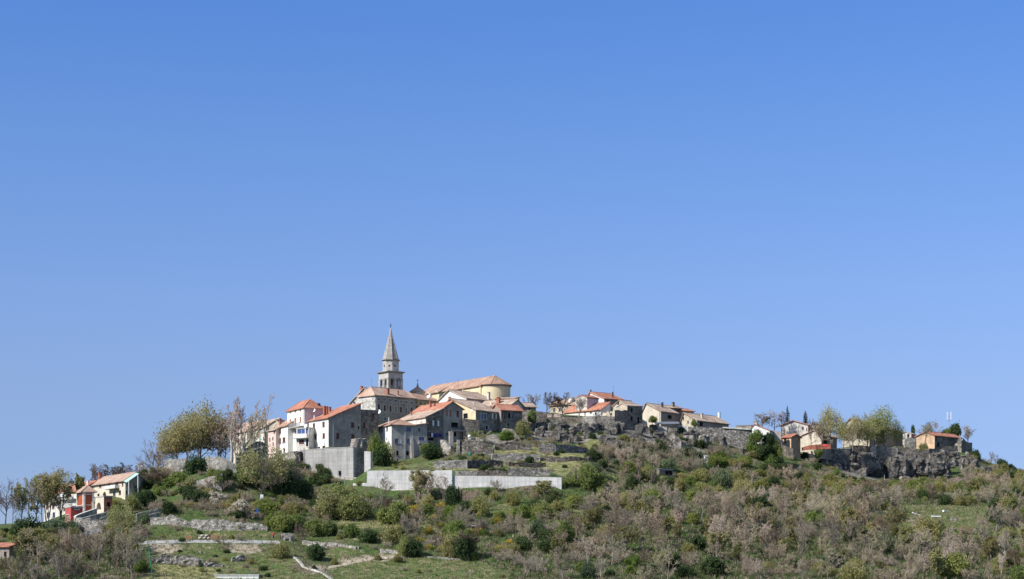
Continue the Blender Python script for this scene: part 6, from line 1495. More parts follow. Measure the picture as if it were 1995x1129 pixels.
T('bare tree at the joint of the two white walls', 'bare', 866, 975, 922, 36); T('small bare tree in front of the lower white wall', 'bare', 968, 960, 936, 26); T('bare bush in front of the lower white wall end', 'spring', 1060, 965, 938, 40, name='budding_tree')
Bs('large dark green tree at the left edge below the bare trees', 'dark_bush', 55, 1060, 1008, 62, 478, name='evergreen_bush'); Bs('bluish green bush below the red building', 'blue_bush', 112, 1040, 1010, 52, 480); Bs('green bush at the foot of the red building', 'blue_bush', 142, 1042, 1014, 36, 480.5)
T('white flowering bush at the left edge', 'bloom', 36, 1082, 1060, 26, 462, name='flowering_bush', cat='bush'); T('white flowering shrub above the dry stone wall', 'bloom', 462, 1005, 974, 50, name='flowering_bush', cat='bush', idx=1); T('pale flowering bush left of the flowering shrub', 'bloom', 420, 985, 957, 44, name='flowering_bush', cat='bush')
T('yellowish willow-like tree right of the curved ramp', 'willow', 238, 1060, 990, 56, 474, name='willow_tree', idx=0); Bs('green bush above the curved ramp', 'bush', 225, 1010, 985, 34, 486)
T('bare whitish fruit tree below the ramp wall', 'pale', 200, 1045, 1010, 40, 477)
T('bare grey tree beside the gravel track', 'dark', 578, 1072, 1018, 44, name='bare_tree')
# palms below the yellow house
def palm(label, px, pbase, ptop, w, Y):
    b_ = W(px, pbase, Y); k = Y / F; H = (pbase - ptop) * k; R = w * k / 2; root = empty('palm', b_, 0); tag(root, label, 'palm'); tr = MB(); tr.tube((0, 0, -.5), (0, 0, H * .55), .2, .16, 7); tr.build('trunk', M_bark_d, root); cr = MB(); r_ = random.Random(px)
    for i in range(26):
        a = r_.uniform(0, 6.28); e = r_.uniform(-.2, 1.1); p = Vector((0, 0, H * .55)); d = Vector((math.cos(a) * math.cos(e), math.sin(a) * math.cos(e), math.sin(e)))
        for q in range(7):
            d = (d + Vector((0, 0, -.13))).normalized(); p2 = p + d * R / 6; s_ = Vector((-d.y, d.x, 0)).normalized() * .3 * (1 - q / 9)
            cr.add([p, p2 + s_ - Vector((0, 0, .2)), p2, p2 - s_ - Vector((0, 0, .2))], [(0, 1, 2), (0, 2, 3)]); p = p2
    cr.build('crown', M_leaf_g if px % 2 else M_leaf_o, root)
palm('dark green palm in the garden under the yellow house', 925, 858, 837, 32, 566); palm('yellowish palm beside the dark one', 944, 860, 842, 30, 565.5)

# --- the scrub of the slope: every tree and bush its own object
LOW = [(0, 1092), (40, 1092), (50, 1036), (130, 1036), (165, 1036), (200, 1042), (262, 1034), (272, 1030), (274, 985), (300, 985), (480, 985), (590, 966), (690, 972), (705, 970), (880, 962), (1095, 958), (1110, 925), (1172, 872), (1235, 858), (1300, 882), (1400, 874), (1450, 892), (1480, 908), (1560, 912), (1640, 932), (1700, 943), (1860, 935), (1900, 925), (1940, 921), (1995, 924)]
def upper(px):
    for (a, ya), (b_, yb) in zip(LOW, LOW[1:]):
        if a <= px <= b_: return ya + (yb - ya) * (px - a) / (b_ - a)
    return LOW[0][1] if px < 0 else LOW[-1][1]
OPEN = [[(278, 1040), (530, 1030), (640, 1045), (760, 1062), (870, 1085), (990, 1112), (1000, 1140), (280, 1140)], [(1752, 984), (1935, 986), (1938, 1030), (1750, 1040)],
        [(300, 1008), (525, 1010), (525, 1042), (280, 1042)], [(940, 985), (1000, 980), (990, 1005), (955, 1010)], [(1012, 975), (1035, 985), (1058, 1022), (1025, 1015)],
        [(1095, 990), (1170, 992), (1180, 1004), (1115, 1012)], [(640, 1015), (780, 1020), (800, 1050), (640, 1040)], [(180, 1040), (230, 1040), (230, 1052), (180, 1052)]]
spots = []; cell = {}
def far_enough(x, y, r):
    i, j = int(x // 6), int(y // 6)
    for a in (-1, 0, 1):
        for b_ in (-1, 0, 1):
            for (u, w) in cell.get((i + a, j + b_), ()):
                if (u - x) ** 2 + (w - y) ** 2 < r * r: return False
    cell.setdefault((i, j), []).append((x, y)); return True
tries = 0
while len(spots) < 960 and tries < 90000:
    tries += 1
    y = rng.uniform(424, 690); x = rng.uniform(-.262 * y, .262 * y); z = ground(x, y); px, py = to_px((x, y, z))
    if not (-20 < px < 2015) or py < upper(px) or py > 1150: continue
    if any(in_poly(px, py, o) for o in OPEN): continue
    dens = mnoise.noise(Vector((x * .035, y * .05, 1.7)))
    right = px > 1150
    keep = .95 if right else .8
    if px < 270: keep = 1.0
    if rng.random() > keep + dens * .35: continue
    if not far_enough(x, y, 3.2 if px < 275 else 3.9): continue
    spots.append((x, y, z, px, py))
ZN = ['left', 'middle', 'right']
counts = {}
for (x, y, z, px, py) in spots:
    n_ = mnoise.noise(Vector((x * .05, y * .07, 9.3))); u = rng.random()
    right_low = px > 1080 and py > 1000
    left_low = px < 275
    if right_low or left_low: pg = .17 + .35 * max(0, n_)
    elif px > 1100: pg = .40 + .5 * n_
    else: pg = .56 + .5 * n_
    if px > 1720 and py > 1035: pg += .2
    base = Vector((x, y, z - .15)); zone = 'lower left slope' if px < 300 else ('middle slope under the white walls' if px < 1100 else ('right slope' if py < 1010 else 'lower right slope'))
    broom = 780 < px < 1010 and 985 < py < 1110
    tall = right_low or left_low
    if left_low: pg = .22
    if 1380 < px < 1580 and 915 < py < 1000: pg = max(pg, .55)
    if 1600 < px < 1900 and 930 < py < 985: pg = max(pg, .5)
    room = (py - upper(px) + 9) * y / F                     # keep the view of the walls and the cliff above clear
    if room < 1.0: continue
    cap = lambda H: min(H, max(room, 1.2))
    if broom and u < .34:
        bush('broom_bush', 'yellow flowering broom bush on the middle slope', 'broom', base, rng.uniform(1.2, 2.2), rng.uniform(2.2, 4.2), 'yellow broom on the middle slope'); counts['broom'] = counts.get('broom', 0) + 1
        continue
    if u < pg:
        key = rng.choices(['bush', 'dark_bush', 'spring_bush', 'blue_bush'], [.30, .27, .36, .07])[0]
        w = rng.uniform(2.4, 4.4) * (1 + .9 * rng.random() ** 3); H = cap(w * rng.uniform(.5, .9))
        nm = {'bush': 'fresh green leafy', 'dark_bush': 'dark evergreen', 'spring_bush': 'thin olive-green budding', 'blue_bush': 'bluish green'}[key]
        name = {'dark_bush': 'evergreen_bush', 'spring_bush': 'budding_bush'}.get(key, 'bush'); counts[name] = counts.get(name, 0) + 1
        bush(name, f'{nm} bush in the scrub of the {zone}', key, base, H, w, f'{nm} bushes of the {zone}')
    else:
        v_ = rng.random(); shr = .30 if tall else .52
        if counts.get('bare_tree', 0) > 270 and v_ >= shr: v_ = .99
        if v_ < shr and counts.get('bare_bush', 0) < 270:
            counts['bare_bush'] = counts.get('bare_bush', 0) + 1
            tree('bare_bush', f'leafless grey-brown many-stemmed bush in the scrub of the {zone}', 'shrub', base, cap(rng.uniform(2.4, 4.4) * (1.35 if left_low else 1)), rng.uniform(3.8, 6.4), f'leafless bushes of the {zone}', 'bush')
        elif v_ < shr + .40:
            counts['bare_tree'] = counts.get('bare_tree', 0) + 1
            tree('bare_tree', f'leafless brown young tree in the scrub of the {zone}', 'bare', base, cap((rng.uniform(5, 9.2) if left_low else rng.uniform(4.6, 8.6)) if tall else rng.uniform(3.2, 5.6)), None, f'leafless trees of the {zone}')
        elif v_ < shr + .46:
            counts['bare_tree'] = counts.get('bare_tree', 0) + 1
            tree('bare_tree', f'pale grey leafless tree in the scrub of the {zone}', 'pale', base, cap(rng.uniform(4.5, 7.5) if tall else rng.uniform(3, 4.5)), None, f'pale leafless trees of the {zone}')
        elif v_ < shr + .54:
            counts['bare_tree'] = counts.get('bare_tree', 0) + 1
            tree('bare_tree', f'dark leafless tree in the scrub of the {zone}', 'dark', base, cap(rng.uniform(3.4, 6.5)), None, f'dark leafless trees of the {zone}')
        else:
            counts['budding_tree'] = counts.get('budding_tree', 0) + 1
            tree('budding_tree', f'thin budding yellow-green tree in the scrub of the {zone}', 'spring', base, cap(rng.uniform(3.6, 7.0)), None, f'budding trees of the {zone}')
print('COUNTS', counts)
# brambles and small bushes growing over the terraces, among the rocks and along the cliff foot
def sprinkle(n, box, mix, wr, lab, grp, seed, yr=None, lift=0.0):
    r_ = random.Random(seed); k = 0; tr = 0
    while k < n and tr < n * 20:
        tr += 1; px, py = r_.uniform(box[0], box[2]), r_.uniform(box[1], box[3])
        h = hit(px, py)
        if h is None or not far_enough(h.x, h.y, 1.7): continue
        k += 1; key = r_.choice(mix); w = r_.uniform(*wr); H = w * r_.uniform(.45, .8)
        if key == 'shrub': tree('bramble', f'small leafless bramble bush {lab}', 'shrub', h - Vector((0, 0, .2)), H, w, f'leafless brambles {grp}', 'bramble')
        else: bush({'dark_bush': 'evergreen_bush', 'spring_bush': 'budding_bush'}.get(key, 'bush'), {'bush': 'small green', 'dark_bush': 'small dark green', 'spring_bush': 'small olive-green', 'blue_bush': 'small bluish'}[key] + f' bush {lab}', key, h - Vector((0, 0, .1)), H, w, {'bush': 'green', 'dark_bush': 'dark green', 'spring_bush': 'olive-green', 'blue_bush': 'bluish'}[key] + f' bushes {grp}')
sprinkle(70, (845, 856, 1110, 925), ['shrub', 'shrub', 'shrub', 'spring_bush', 'dark_bush'], (1.2, 2.8), 'on the stone terraces', 'on the stone terraces', 1)
sprinkle(30, (1030, 832, 1190, 880), ['shrub', 'spring_bush', 'dark_bush', 'bush'], (1.3, 2.8), 'among the rocks of the middle cliff', 'among the middle rocks', 2)
sprinkle(40, (1180, 845, 1420, 892), ['shrub', 'shrub', 'dark_bush', 'spring_bush'], (2.0, 4.4), 'below the houses of the middle ridge', 'below the middle ridge', 3)
sprinkle(36, (1400, 878, 1640, 935), ['shrub', 'shrub', 'bush', 'dark_bush', 'spring_bush'], (2.2, 4.6), 'under the long dark wall', 'under the long dark wall', 4)
sprinkle(30, (1640, 895, 1920, 940), ['shrub', 'dark_bush', 'spring_bush', 'bush'], (1.2, 2.6), 'at the foot of the right cliff', 'at the right cliff', 5)
sprinkle(26, (1880, 900, 2000, 940), ['shrub', 'shrub', 'spring_bush', 'dark_bush'], (2.2, 4.6), 'near the right skyline', 'near the right skyline', 6)
sprinkle(66, (262, 922, 482, 992), ['shrub', 'shrub', 'shrub', 'spring_bush', 'bush', 'dark_bush'], (1.8, 4.6), 'below the pale ruined walls', 'below the pale ruined walls', 7)
sprinkle(16, (480, 975, 600, 1000), ['shrub', 'shrub', 'spring_bush'], (1.8, 3.4), 'above the dry stone wall', 'above the dry stone wall', 8)
sprinkle(48, (290, 1030, 640, 1127), ['shrub', 'shrub', 'spring_bush', 'shrub', 'dark_bush'], (0.9, 2.4), 'on the lower left meadow', 'on the lower left meadow', 12)
sprinkle(26, (650, 1015, 980, 1127), ['shrub', 'spring_bush', 'shrub', 'bush'], (1.2, 2.8), 'on the lower lawns', 'on the lower lawns', 13)
sprinkle(16, (580, 938, 700, 968), ['spring_bush', 'dark_bush', 'bush', 'shrub'], (1.8, 3.2), 'under the grey concrete wall', 'under the grey concrete wall', 14)
sprinkle(10, (585, 912, 640, 952), ['dark_bush', 'spring_bush', 'dark_bush', 'shrub'], (3.0, 4.6), 'in the corner below the concrete wall', 'in the corner below the concrete wall', 17)
sprinkle(16, (535, 912, 605, 950), ['dark_bush', 'dark_bush', 'shrub', 'spring_bush'], (2.2, 4.0), 'on the bank left of the concrete wall', 'on the bank by the concrete wall', 15)
sprinkle(22, (1610, 880, 1870, 915), ['spring_bush', 'dark_bush', 'shrub', 'dark_bush'], (1.2, 2.6), 'growing on the rampart cliff', 'on the rampart cliff', 16)
sprinkle(9, (-5, 1032, 48, 1056), ['shrub', 'spring_bush', 'dark_bush'], (2.0, 3.6), 'at the left edge', 'at the left edge', 18)
sprinkle(10, (690, 898, 800, 915), ['spring_bush', 'shrub'], (1.0, 1.8), 'along the tower house garden', 'along the tower house garden', 9)
sprinkle(14, (410, 1003, 525, 1030), ['shrub', 'shrub', 'dark_bush'], (1.4, 3.0), 'on the right end of the dry stone wall', 'on the dry stone wall', 10)
sprinkle(12, (130, 985, 265, 1050), ['shrub', 'spring_bush', 'bush'], (1.8, 3.6), 'around the curved stone ramp', 'around the curved ramp', 11)

# --- ground cover nobody could count
def scatter(name, label, n, region_fn, mats, h, seed, blades=5, wide=.16, droop=.5):
    r_ = random.Random(seed); mb = MB(); k = 0; tr = 0
    while k < n and tr < n * 30:
        tr += 1; y = r_.uniform(423, 600) if r_.random() < .75 else r_.uniform(423, 690); x = r_.uniform(-.262 * y, .262 * y); z = ground(x, y); px, py = to_px((x, y, z))
        if not (-5 < px < 2000) or py > 1140 or py < upper(px) - 8: continue
        if not region_fn(px, py, x, y, r_): continue
        k += 1; mi = r_.randrange(len(mats)); hh = h * r_.uniform(.5, 1.5)
        for _ in range(blades):
            a = r_.uniform(0, 6.28); d = Vector((math.cos(a), math.sin(a), 0)); s_ = Vector((-d.y, d.x, 0)) * wide * r_.uniform(.5, 1.3); p = Vector((x, y, z - .05)) + d * r_.uniform(0, .35)
            q = p + d * hh * droop + Vector((0, 0, hh)); mb.add([p - s_, p + s_, q], [(0, 1, 2)], mi)
    o = mb.build(name, mats); tag(o, label, kind='stuff'); return o
def is_open(px, py): return any(in_poly(px, py, o) for o in OPEN)
M_gr1 = leaf_mat('grass_blades', [(0, (0.09, 0.155, 0.035)), (1, (0.09, 0.155, 0.035))], .45); M_gr2 = leaf_mat('dry_grass_blades', [(0, (0.27, 0.24, 0.12)), (1, (0.27, 0.24, 0.12))], .35)
M_un1 = leaf_mat('bramble_leaves', [(0, (0.105, 0.13, 0.05)), (1, (0.105, 0.13, 0.05))], .5); M_un2 = twig_mat('dead_bramble', [(0, (0.26, 0.195, 0.16)), (1, (0.26, 0.195, 0.16))]); M_un3 = twig_mat('dry_stalks', [(0, (0.36, 0.295, 0.21)), (1, (0.36, 0.295, 0.21))])
scatter('grass', 'short green and dry grass on the open lower meadows', 16000, lambda px, py, x, y, r_: is_open(px, py) or r_.random() < .12, [M_gr1, M_gr2, M_gr2, M_un3], .34, 5, 5, .06)
scatter('undergrowth', 'tangled brambles and weeds covering the scrubby slope', 30000, lambda px, py, x, y, r_: (not is_open(px, py)) or r_.random() < .04, [M_un1, M_un1, M_un2, M_un3, M_un2, M_gr1, M_gr1], .75, 6, 9, .055, .6)
# ------------------------------------------------------------------ small things
def post_thing(name, label, px, pbase, ptop, Y=None, r=.06, mat=M_galv, cat='post', group=None, head=None):
    b_ = at_px(px, pbase, Y); H = (pbase - ptop) * b_.y / F; root = empty(name, b_); tag(root, label, cat, group, 'thing')
    m = MB(); m.tube((0, 0, -.4), (0, 0, H), r, r * .8, 7); m.build('pole', mat, root)
    m = MB(); m.box(-r * 2.2, r * 2.2, -r * 2.2, r * 2.2, -.02, .09); m.build('base_plate', M_conc_p, root)
    if head: head(root, H)
    return root
def lamp_head(root, H):
    m = MB(); m.tube((0, 0, H), (.5, -.1, H + .18), .04, .03, 6); m.build('arm', M_galv, root)
    m = MB(); m.box(.35, 1.0, -.25, .05, H + .12, H + .26); m.build('lamp_head', M_plastic_w, root)
post_thing('street_lamp', 'slim grey street lamp in front of the dark evergreens', 573, 972, 948, 508, .09, M_galv, 'street lamp', None, lamp_head)
post_thing('street_lamp', 'slim grey street lamp below the grey concrete wall', 671, 952, 931, 520, .08, M_galv, 'street lamp', None, lamp_head)
for px, pb, pt, l in ((1723, 946, 926, 'white post on the grass below the right cliff'), (1814, 938, 916, 'thin white post right of the tall pale cliff pillar'), (1361, 935, 912, 'thin pale pole in the scrub below the dark long wall'), (1189, 1009, 999, 'white stake on the green bank'), (1078, 912, 880, 'thin pole on the grass terrace by the bramble bank')):
    post_thing('pole', l, px, pb, pt, None, .05, M_plastic_w if 'white' in l else M_wood_g, 'pole')
def sign_plate(mat, w, h):
    def f(root, H):
        m = MB(); m.box(-w / 2, w / 2, -.09, -.06, H - h, H); m.build('sign_plate', mat, root)
    return f
post_thing('hiking_sign', 'small yellow sign on a post in the right scrub', 1406, 940, 925, 575, .05, M_galv, 'sign', None, sign_plate(M_yel, 1.0, .45))
post_thing('info_board', 'white notice board on posts by the dark evergreens', 510, 977, 964, 500, .06, M_wood, 'notice board', None, sign_plate(M_plastic_w, .75, 1.0))
# antenna mast at the right end
b_ = W(1849, 850, 700); am = empty('antenna_mast', b_); tag(am, 'white antenna mast with tall panels against the sky at the right end', 'antenna mast')
k = 700 / F; Ht = (850 - 803) * k
m = MB(); m.tube((0, 0, -3), (0, 0, Ht - 1.4), .10, .08, 8); m.build('pole', M_galv, am)
m = MB(); m.tube((-.7, 0, Ht - 2.9), (.7, 0, Ht - 2.9), .05, .05, 6); m.tube((-.7, 0, Ht - 1.5), (.7, 0, Ht - 1.5), .05, .05, 6); m.build('cross_arm', M_galv, am)
for x in (-.62, .62): m = MB(); m.box(x - .13, x + .13, -.18, 0.0 if x != .05 else .16, Ht - 2.7 + (x == .05) * -.2, Ht - (x == .05) * .4); m.build('antenna_panel', M_plastic_w, am)
# washing on the dark stone house
f = laundry_house['FR']; u0, u1, z0, z1 = face_px(laundry_house, 'R', 745, 895, 625, 680)
def wall_world(h, p): return h['root'].matrix_basis @ Vector(p)
ln = empty('clothes_line', wall_world(laundry_house, f((u0 + u1) / 2, z1, -.5)), laundry_house['root'].rotation_euler.z); tag(ln, 'clothes line strung across the dark rubble stone house', 'clothes line')
m = MB(); hl = (u1 - u0) / 2; m.tube((0, -hl, 0), (0, hl, 0), .012, .012, 5); m.tube((0, -hl, 0), (-.5, -hl, 0), .03, .03, 5); m.tube((0, hl, 0), (-.5, hl, 0), .03, .03, 5); m.build('line', M_iron, ln)
r_ = random.Random(5)
for i, (mt, cl) in enumerate([(M_cloth_k, 'dark shirt'), (M_cloth_w, 'white towel'), (M_cloth_p, 'purple shirt'), (M_cloth_k, 'black trousers'), (M_cloth_p, 'violet towel'), (M_cloth_p, 'purple dress'), (M_cloth_k, 'dark skirt'), (M_cloth_p, 'blue-violet sheet')]):
    w = hl * 2 / 8.5; y = -hl + hl * 2 * (i + .5) / 8; h = r_.uniform(.7, 1.1); m = MB(); n = 5
    for q in range(n):
        ya, yb = y - w / 2 + w * q / n, y - w / 2 + w * (q + 1) / n; xa, xb = .05 * math.sin(q * 2), .05 * math.sin((q + 1) * 2)
        m.add([(.015, ya, 0), (.015, yb, 0), (.015 + xb, yb, -h), (.015 + xa, ya, -h), (.035, ya, 0), (.035, yb, 0), (.035 + xb, yb, -h), (.035 + xa, ya, -h)], [(0, 1, 2, 3), (7, 6, 5, 4), (0, 4, 5, 1), (2, 6, 7, 3)])
    o = m.build('washing', mt); o.location = ln.location; o.rotation_euler = ln.rotation_euler; tag(o, f'{cl} hanging {["first","second","third","fourth","fifth","sixth","seventh","last"][i]} from the left on the clothes line', 'washing', 'washing on the line')
# white sheets on the apartment balcony
f = apartments['FL']; u0, u1, z0, z1 = face_px(apartments, 'L', 490, 560, 470, 500)
m = MB()
for i in range(10):
    a, c_ = u0 + (u1 - u0) * i / 10, u0 + (u1 - u0) * (i + 1) / 10; m.add([f(a, z1, -1.42), f(c_, z1, -1.42), f(c_, z0, -1.42 - .05 * math.sin(i + 1)), f(a, z0, -1.42 - .05 * math.sin(i)), f(a, z1, -1.40), f(c_, z1, -1.40), f(c_, z0, -1.40 - .05 * math.sin(i + 1)), f(a, z0, -1.40 - .05 * math.sin(i))], [(0, 1, 2, 3), (7, 6, 5, 4), (0, 4, 5, 1), (2, 6, 7, 3)])
o = m.build('bed_sheet', M_cloth_w); o.matrix_basis = apartments['root'].matrix_basis.copy(); tag(o, 'white bed sheet hung over the apartment house balcony', 'bed sheet')
# white stairs with rail posts, lower lawn
P0 = [K_.p(*q) for q in ((1420, 600), (1470, 640), (1510, 690), (1560, 708), (1620, 722), (1680, 745), (1720, 775), (1760, 800))]
pts = [at_px(px, min(py, 1131)) for px, py in P0]
st = empty('garden_stairs', pts[0]); tag(st, 'white stepped garden stairs curving down the lower lawn', 'stairs', None, 'thing')
m = MB()
for a, c_ in zip(pts, pts[1:]):
    n = max(2, int((c_ - a).length / .45))
    for q in range(n):
        p = a.lerp(c_, q / n); z = max(ground(p.x, p.y), p.z) - pts[0].z; d = (c_ - a).normalized(); s_ = Vector((-d.y, d.x, 0)) * .3; e = Vector((d.x, d.y, 0)) * (c_ - a).length / n * .98; p = p - pts[0]
        m.slab([Vector((p.x - s_.x, p.y - s_.y, z - .5)), Vector((p.x + s_.x, p.y + s_.y, z - .5)), Vector((p.x + s_.x + e.x, p.y + s_.y + e.y, z - .5)), Vector((p.x - s_.x + e.x, p.y - s_.y + e.y, z - .5))], .72)
m.build('steps', M_white_old, st)
for i, (a, c_) in enumerate(zip(pts, pts[1:])):
    for q in (0, .5):
        p = a.lerp(c_, q) - pts[0]; m = MB(); m.tube((p.x + .5, p.y + .3, p.z - .3), (p.x + .5, p.y + .3, p.z + 1.15), .03, .03, 5); m.build('rail_post', M_iron, st)
m = MB()
for a, c_ in zip(pts, pts[1:]): m.tube(a - pts[0] + Vector((.5, .3, 1.12)), c_ - pts[0] + Vector((.5, .3, 1.12)), .025, .025, 5)
m.build('handrail', M_iron, st)
# green mesh fence seen end-on at the end of the track
g0, g1 = at_px(287, 1056), at_px(296, 1129)
fe = empty('mesh_fence', g0); tag(fe, 'tall green mesh fence running downhill at the left end of the gravel track', 'fence', None, 'thing')
for i in range(9):
    p = g0.lerp(g1, i / 8); z = ground(p.x, p.y) - g0.z; q = p - g0; m = MB(); m.tube((q.x, q.y, z - .3), (q.x, q.y, z + 1.9), .05, .05, 6); m.build('post', M_green, fe)
for i in range(8):
    a, c_ = g0.lerp(g1, i / 8), g0.lerp(g1, (i + 1) / 8); za, zc = ground(a.x, a.y) - g0.z, ground(c_.x, c_.y) - g0.z; a, c_ = a - g0, c_ - g0; m = MB()
    for q in range(14):
        t = q / 13; m.tube((a.x + (c_.x - a.x) * t, a.y + (c_.y - a.y) * t, za + (zc - za) * t + .05), (a.x + (c_.x - a.x) * t, a.y + (c_.y - a.y) * t, za + (zc - za) * t + 1.8), .012, .012, 3, False)
    for q in range(7): hh = .1 + q * .28; m.tube((a.x, a.y, za + hh), (c_.x, c_.y, zc + hh), .015, .015, 3, False)
    m.build('mesh_panel', M_green, fe)
for i, zx in enumerate((805, 940, 1040)):
    post_thing('fence_post', ['left', 'middle', 'right'][i] + ' dark green post behind the white roof at the bottom edge', K_.x(zx), 1131, 1113, 428, .12, M_green, 'post', 'green posts behind the white roof')
# stacked pallets, stone sacks and timber by the track
def pallet_stack(label, zx, zt, zb, zw, mat, n, name='pallet_stack'):
    b_ = at_px(K_.x(zx), K_.y(zb)); k = b_.y / F / K_.k; w = zw * k; H = (zb - zt) * k; root = empty(name, b_, .1); tag(root, label, 'pallets' if 'pallet' in name else 'stack')
    for i in range(n):
        m = MB(); z = H * i / n; h = H / n
        for y in (-.5, 0, .45): m.box(-w / 2, w / 2, y - .06, y + .06, z, z + h * .55)
        for q in range(6): x = -w / 2 + w * (q + .5) / 6; m.box(x - w / 14, x + w / 14, -.55, .55, z + h * .56, z + h * .96)
        m.build('pallet', mat, root)
    return root
pallet_stack('low stack of orange-brown pallets left on the gravel track', 520, 418, 452, 66, M_wood, 4)
pallet_stack('stack of tawny timber pallets right of the stone bags', 742, 408, 452, 62, M_wood, 5); pallet_stack('small timber stack at the right end of the pallets', 790, 424, 452, 32, M_wood, 3)
b_ = at_px(K_.x(660), K_.y(450)); k = b_.y / F / K_.k; sk = empty('bag_pile', b_); tag(sk, 'pile of pinkish grey stone bags between the pallet stacks', 'bags')
M_bag = flat('woven_bag', (.40, .34, .30), .9, .2)
for i, (x, z, w) in enumerate(((-38, 0, 34), (0, 0, 36), (36, 0, 32), (-20, 20, 34), (18, 21, 34))):
    m = MB(); m.lathe([(w * k * .2, z * k), (w * k * .52, (z + 4) * k), (w * k * .55, (z + 14) * k), (w * k * .4, (z + 21) * k), (w * k * .15, (z + 22) * k)], 9, (x * k, 0)); m.build('bag', M_bag, sk, True)
# person standing at the end of the track
pb_ = at_px(K_.x(1254), K_.y(450)); H = 1.75
pr = empty('person', pb_, .5); tag(pr, 'person in a red top and dark trousers standing at the end of the track', 'person')
def grow_skin(name, joints, edges, mat, parent):
    """one continuous surface: tapered rings along every bone, blended at the joints"""
    m = MB()
    for a, c_ in edges:
        (p, r0), (q, r1) = joints[a], joints[c_]; p, q = Vector(p), Vector(q)
        n = 3
        for i in range(n): m.tube(p.lerp(q, i / n), p.lerp(q, (i + 1) / n), r0 + (r1 - r0) * i / n, r0 + (r1 - r0) * (i + 1) / n, 8, True)
    o = m.build(name, mat, parent, True)
    md = o.modifiers.new('remesh', 'REMESH'); md.mode = 'VOXEL'; md.voxel_size = .022; md.use_smooth_shade = True
    s2 = o.modifiers.new('smooth', 'SMOOTH'); s2.iterations = 4; s2.factor = .5; return o
J = [((0, 0, .95), .125), ((0, 0, 1.15), .12), ((0, .01, 1.36), .14), ((0, .01, 1.48), .06), ((0, -.01, 1.56), .055), ((0, -.015, 1.66), .098), ((0, -.01, 1.72), .07),
     ((.09, 0, .9), .085), ((.10, -.03, .5), .06), ((.11, .02, .1), .042), ((.12, -.14, .04), .035), ((-.09, 0, .9), .085), ((-.11, .02, .5), .06), ((-.13, .06, .1), .042), ((-.14, -.1, .04), .035),
     ((.18, .01, 1.41), .055), ((.25, .04, 1.14), .043), ((.22, -.14, .95), .032), ((.21, -.2, .88), .026), ((-.18, .01, 1.41), .055), ((-.26, .05, 1.14), .043), ((-.25, -.06, .9), .032), ((-.25, -.1, .82), .026)]
Ed = [(0, 1), (1, 2), (2, 3), (3, 4), (4, 5), (5, 6), (0, 7), (7, 8), (8, 9), (9, 10), (0, 11), (11, 12), (12, 13), (13, 14), (2, 15), (15, 16), (16, 17), (17, 18), (2, 19), (19, 20), (20, 21), (21, 22)]
nb = len(J)
for s_, hp, w in ((1, (.21, -.2, .88), 18), (-1, (-.25, -.1, .82), 22)):
    for q, (dx, dy, L_f) in enumerate(((-.02, -.02, .085), (-.007, -.01, .095), (.006, 0, .09), (.018, .01, .07), (-.03 * s_, -.035, .05))):
        J.append(((hp[0] + dx, hp[1] + dy - .01, hp[2] - L_f), .009)); Ed.append((w, len(J) - 1))
J.append(((0, -.115, 1.645), .018)); Ed.append((5, len(J) - 1))                       # nose
for sx in (1, -1): J.append(((sx * .095, 0, 1.655), .022)); Ed.append((5, len(J) - 1))   # ears
grow_skin('body', J, Ed, M_skin, pr)
gJ = lambda idx, gr: [(J[i][0], J[i][1] + gr) for i in idx]
grow_skin('red_top', gJ([0, 1, 2, 15, 16, 17, 19, 20, 21], .022), [(0, 1), (1, 2), (2, 3), (3, 4), (4, 5), (2, 6), (6, 7), (7, 8)], M_redcloth, pr)
grow_skin('trousers', gJ([0, 7, 8, 9, 11, 12, 13], .024), [(0, 1), (1, 2), (2, 3), (0, 4), (4, 5), (5, 6)], M_denim, pr)
m = MB(); m.lathe([(.06, 1.60), (.108, 1.64), (.112, 1.70), (.085, 1.755), (.02, 1.775)], 12, (0, .022)); m.build('hair', M_hair, pr, True)
for sx in (-1, 1): m = MB(); m.lathe([(.003, 1.652), (.012, 1.66), (.003, 1.668)], 8, (sx * .035, -.108)); m.build('eye', M_iron, pr, True)
m = MB(); m.box(-.025, .025, -.108, -.1, 1.598, 1.606); m.build('mouth', M_shut_r, pr)
# playground frame with blue slide panel
b_ = at_px(K_.x(1170), K_.y(238)); pg_ = empty('climbing_frame', b_, .15); tag(pg_, 'pale metal climbing frame with blue panel beside the bramble bank', 'climbing frame')
for x in (-1.2, .6, 2.4):
    for y in (-.5, .6): m = MB(); m.tube((x, y, -.3), (x, y, 1.7), .05, .05, 6); m.build('post', M_galv, pg_)
m = MB()
for y in (-.5, .6): m.tube((-1.2, y, 1.68), (2.4, y, 1.68), .04, .04, 6)
for i in range(10): m.tube((-1.2 + .4 * i, -.5, 1.68), (-1.2 + .4 * i, .6, 1.68), .025, .025, 5)
m.build('overhead_ladder', M_galv, pg_)
m = MB(); m.box(-1.9, -1.25, -.56, -.5, 0, 1.4); m.build('side_panel', M_plastic_b, pg_); m = MB(); m.box(-1.15, -.7, -.56, -.5, 0, 1.5); m.build('side_panel', M_plastic_g, pg_)
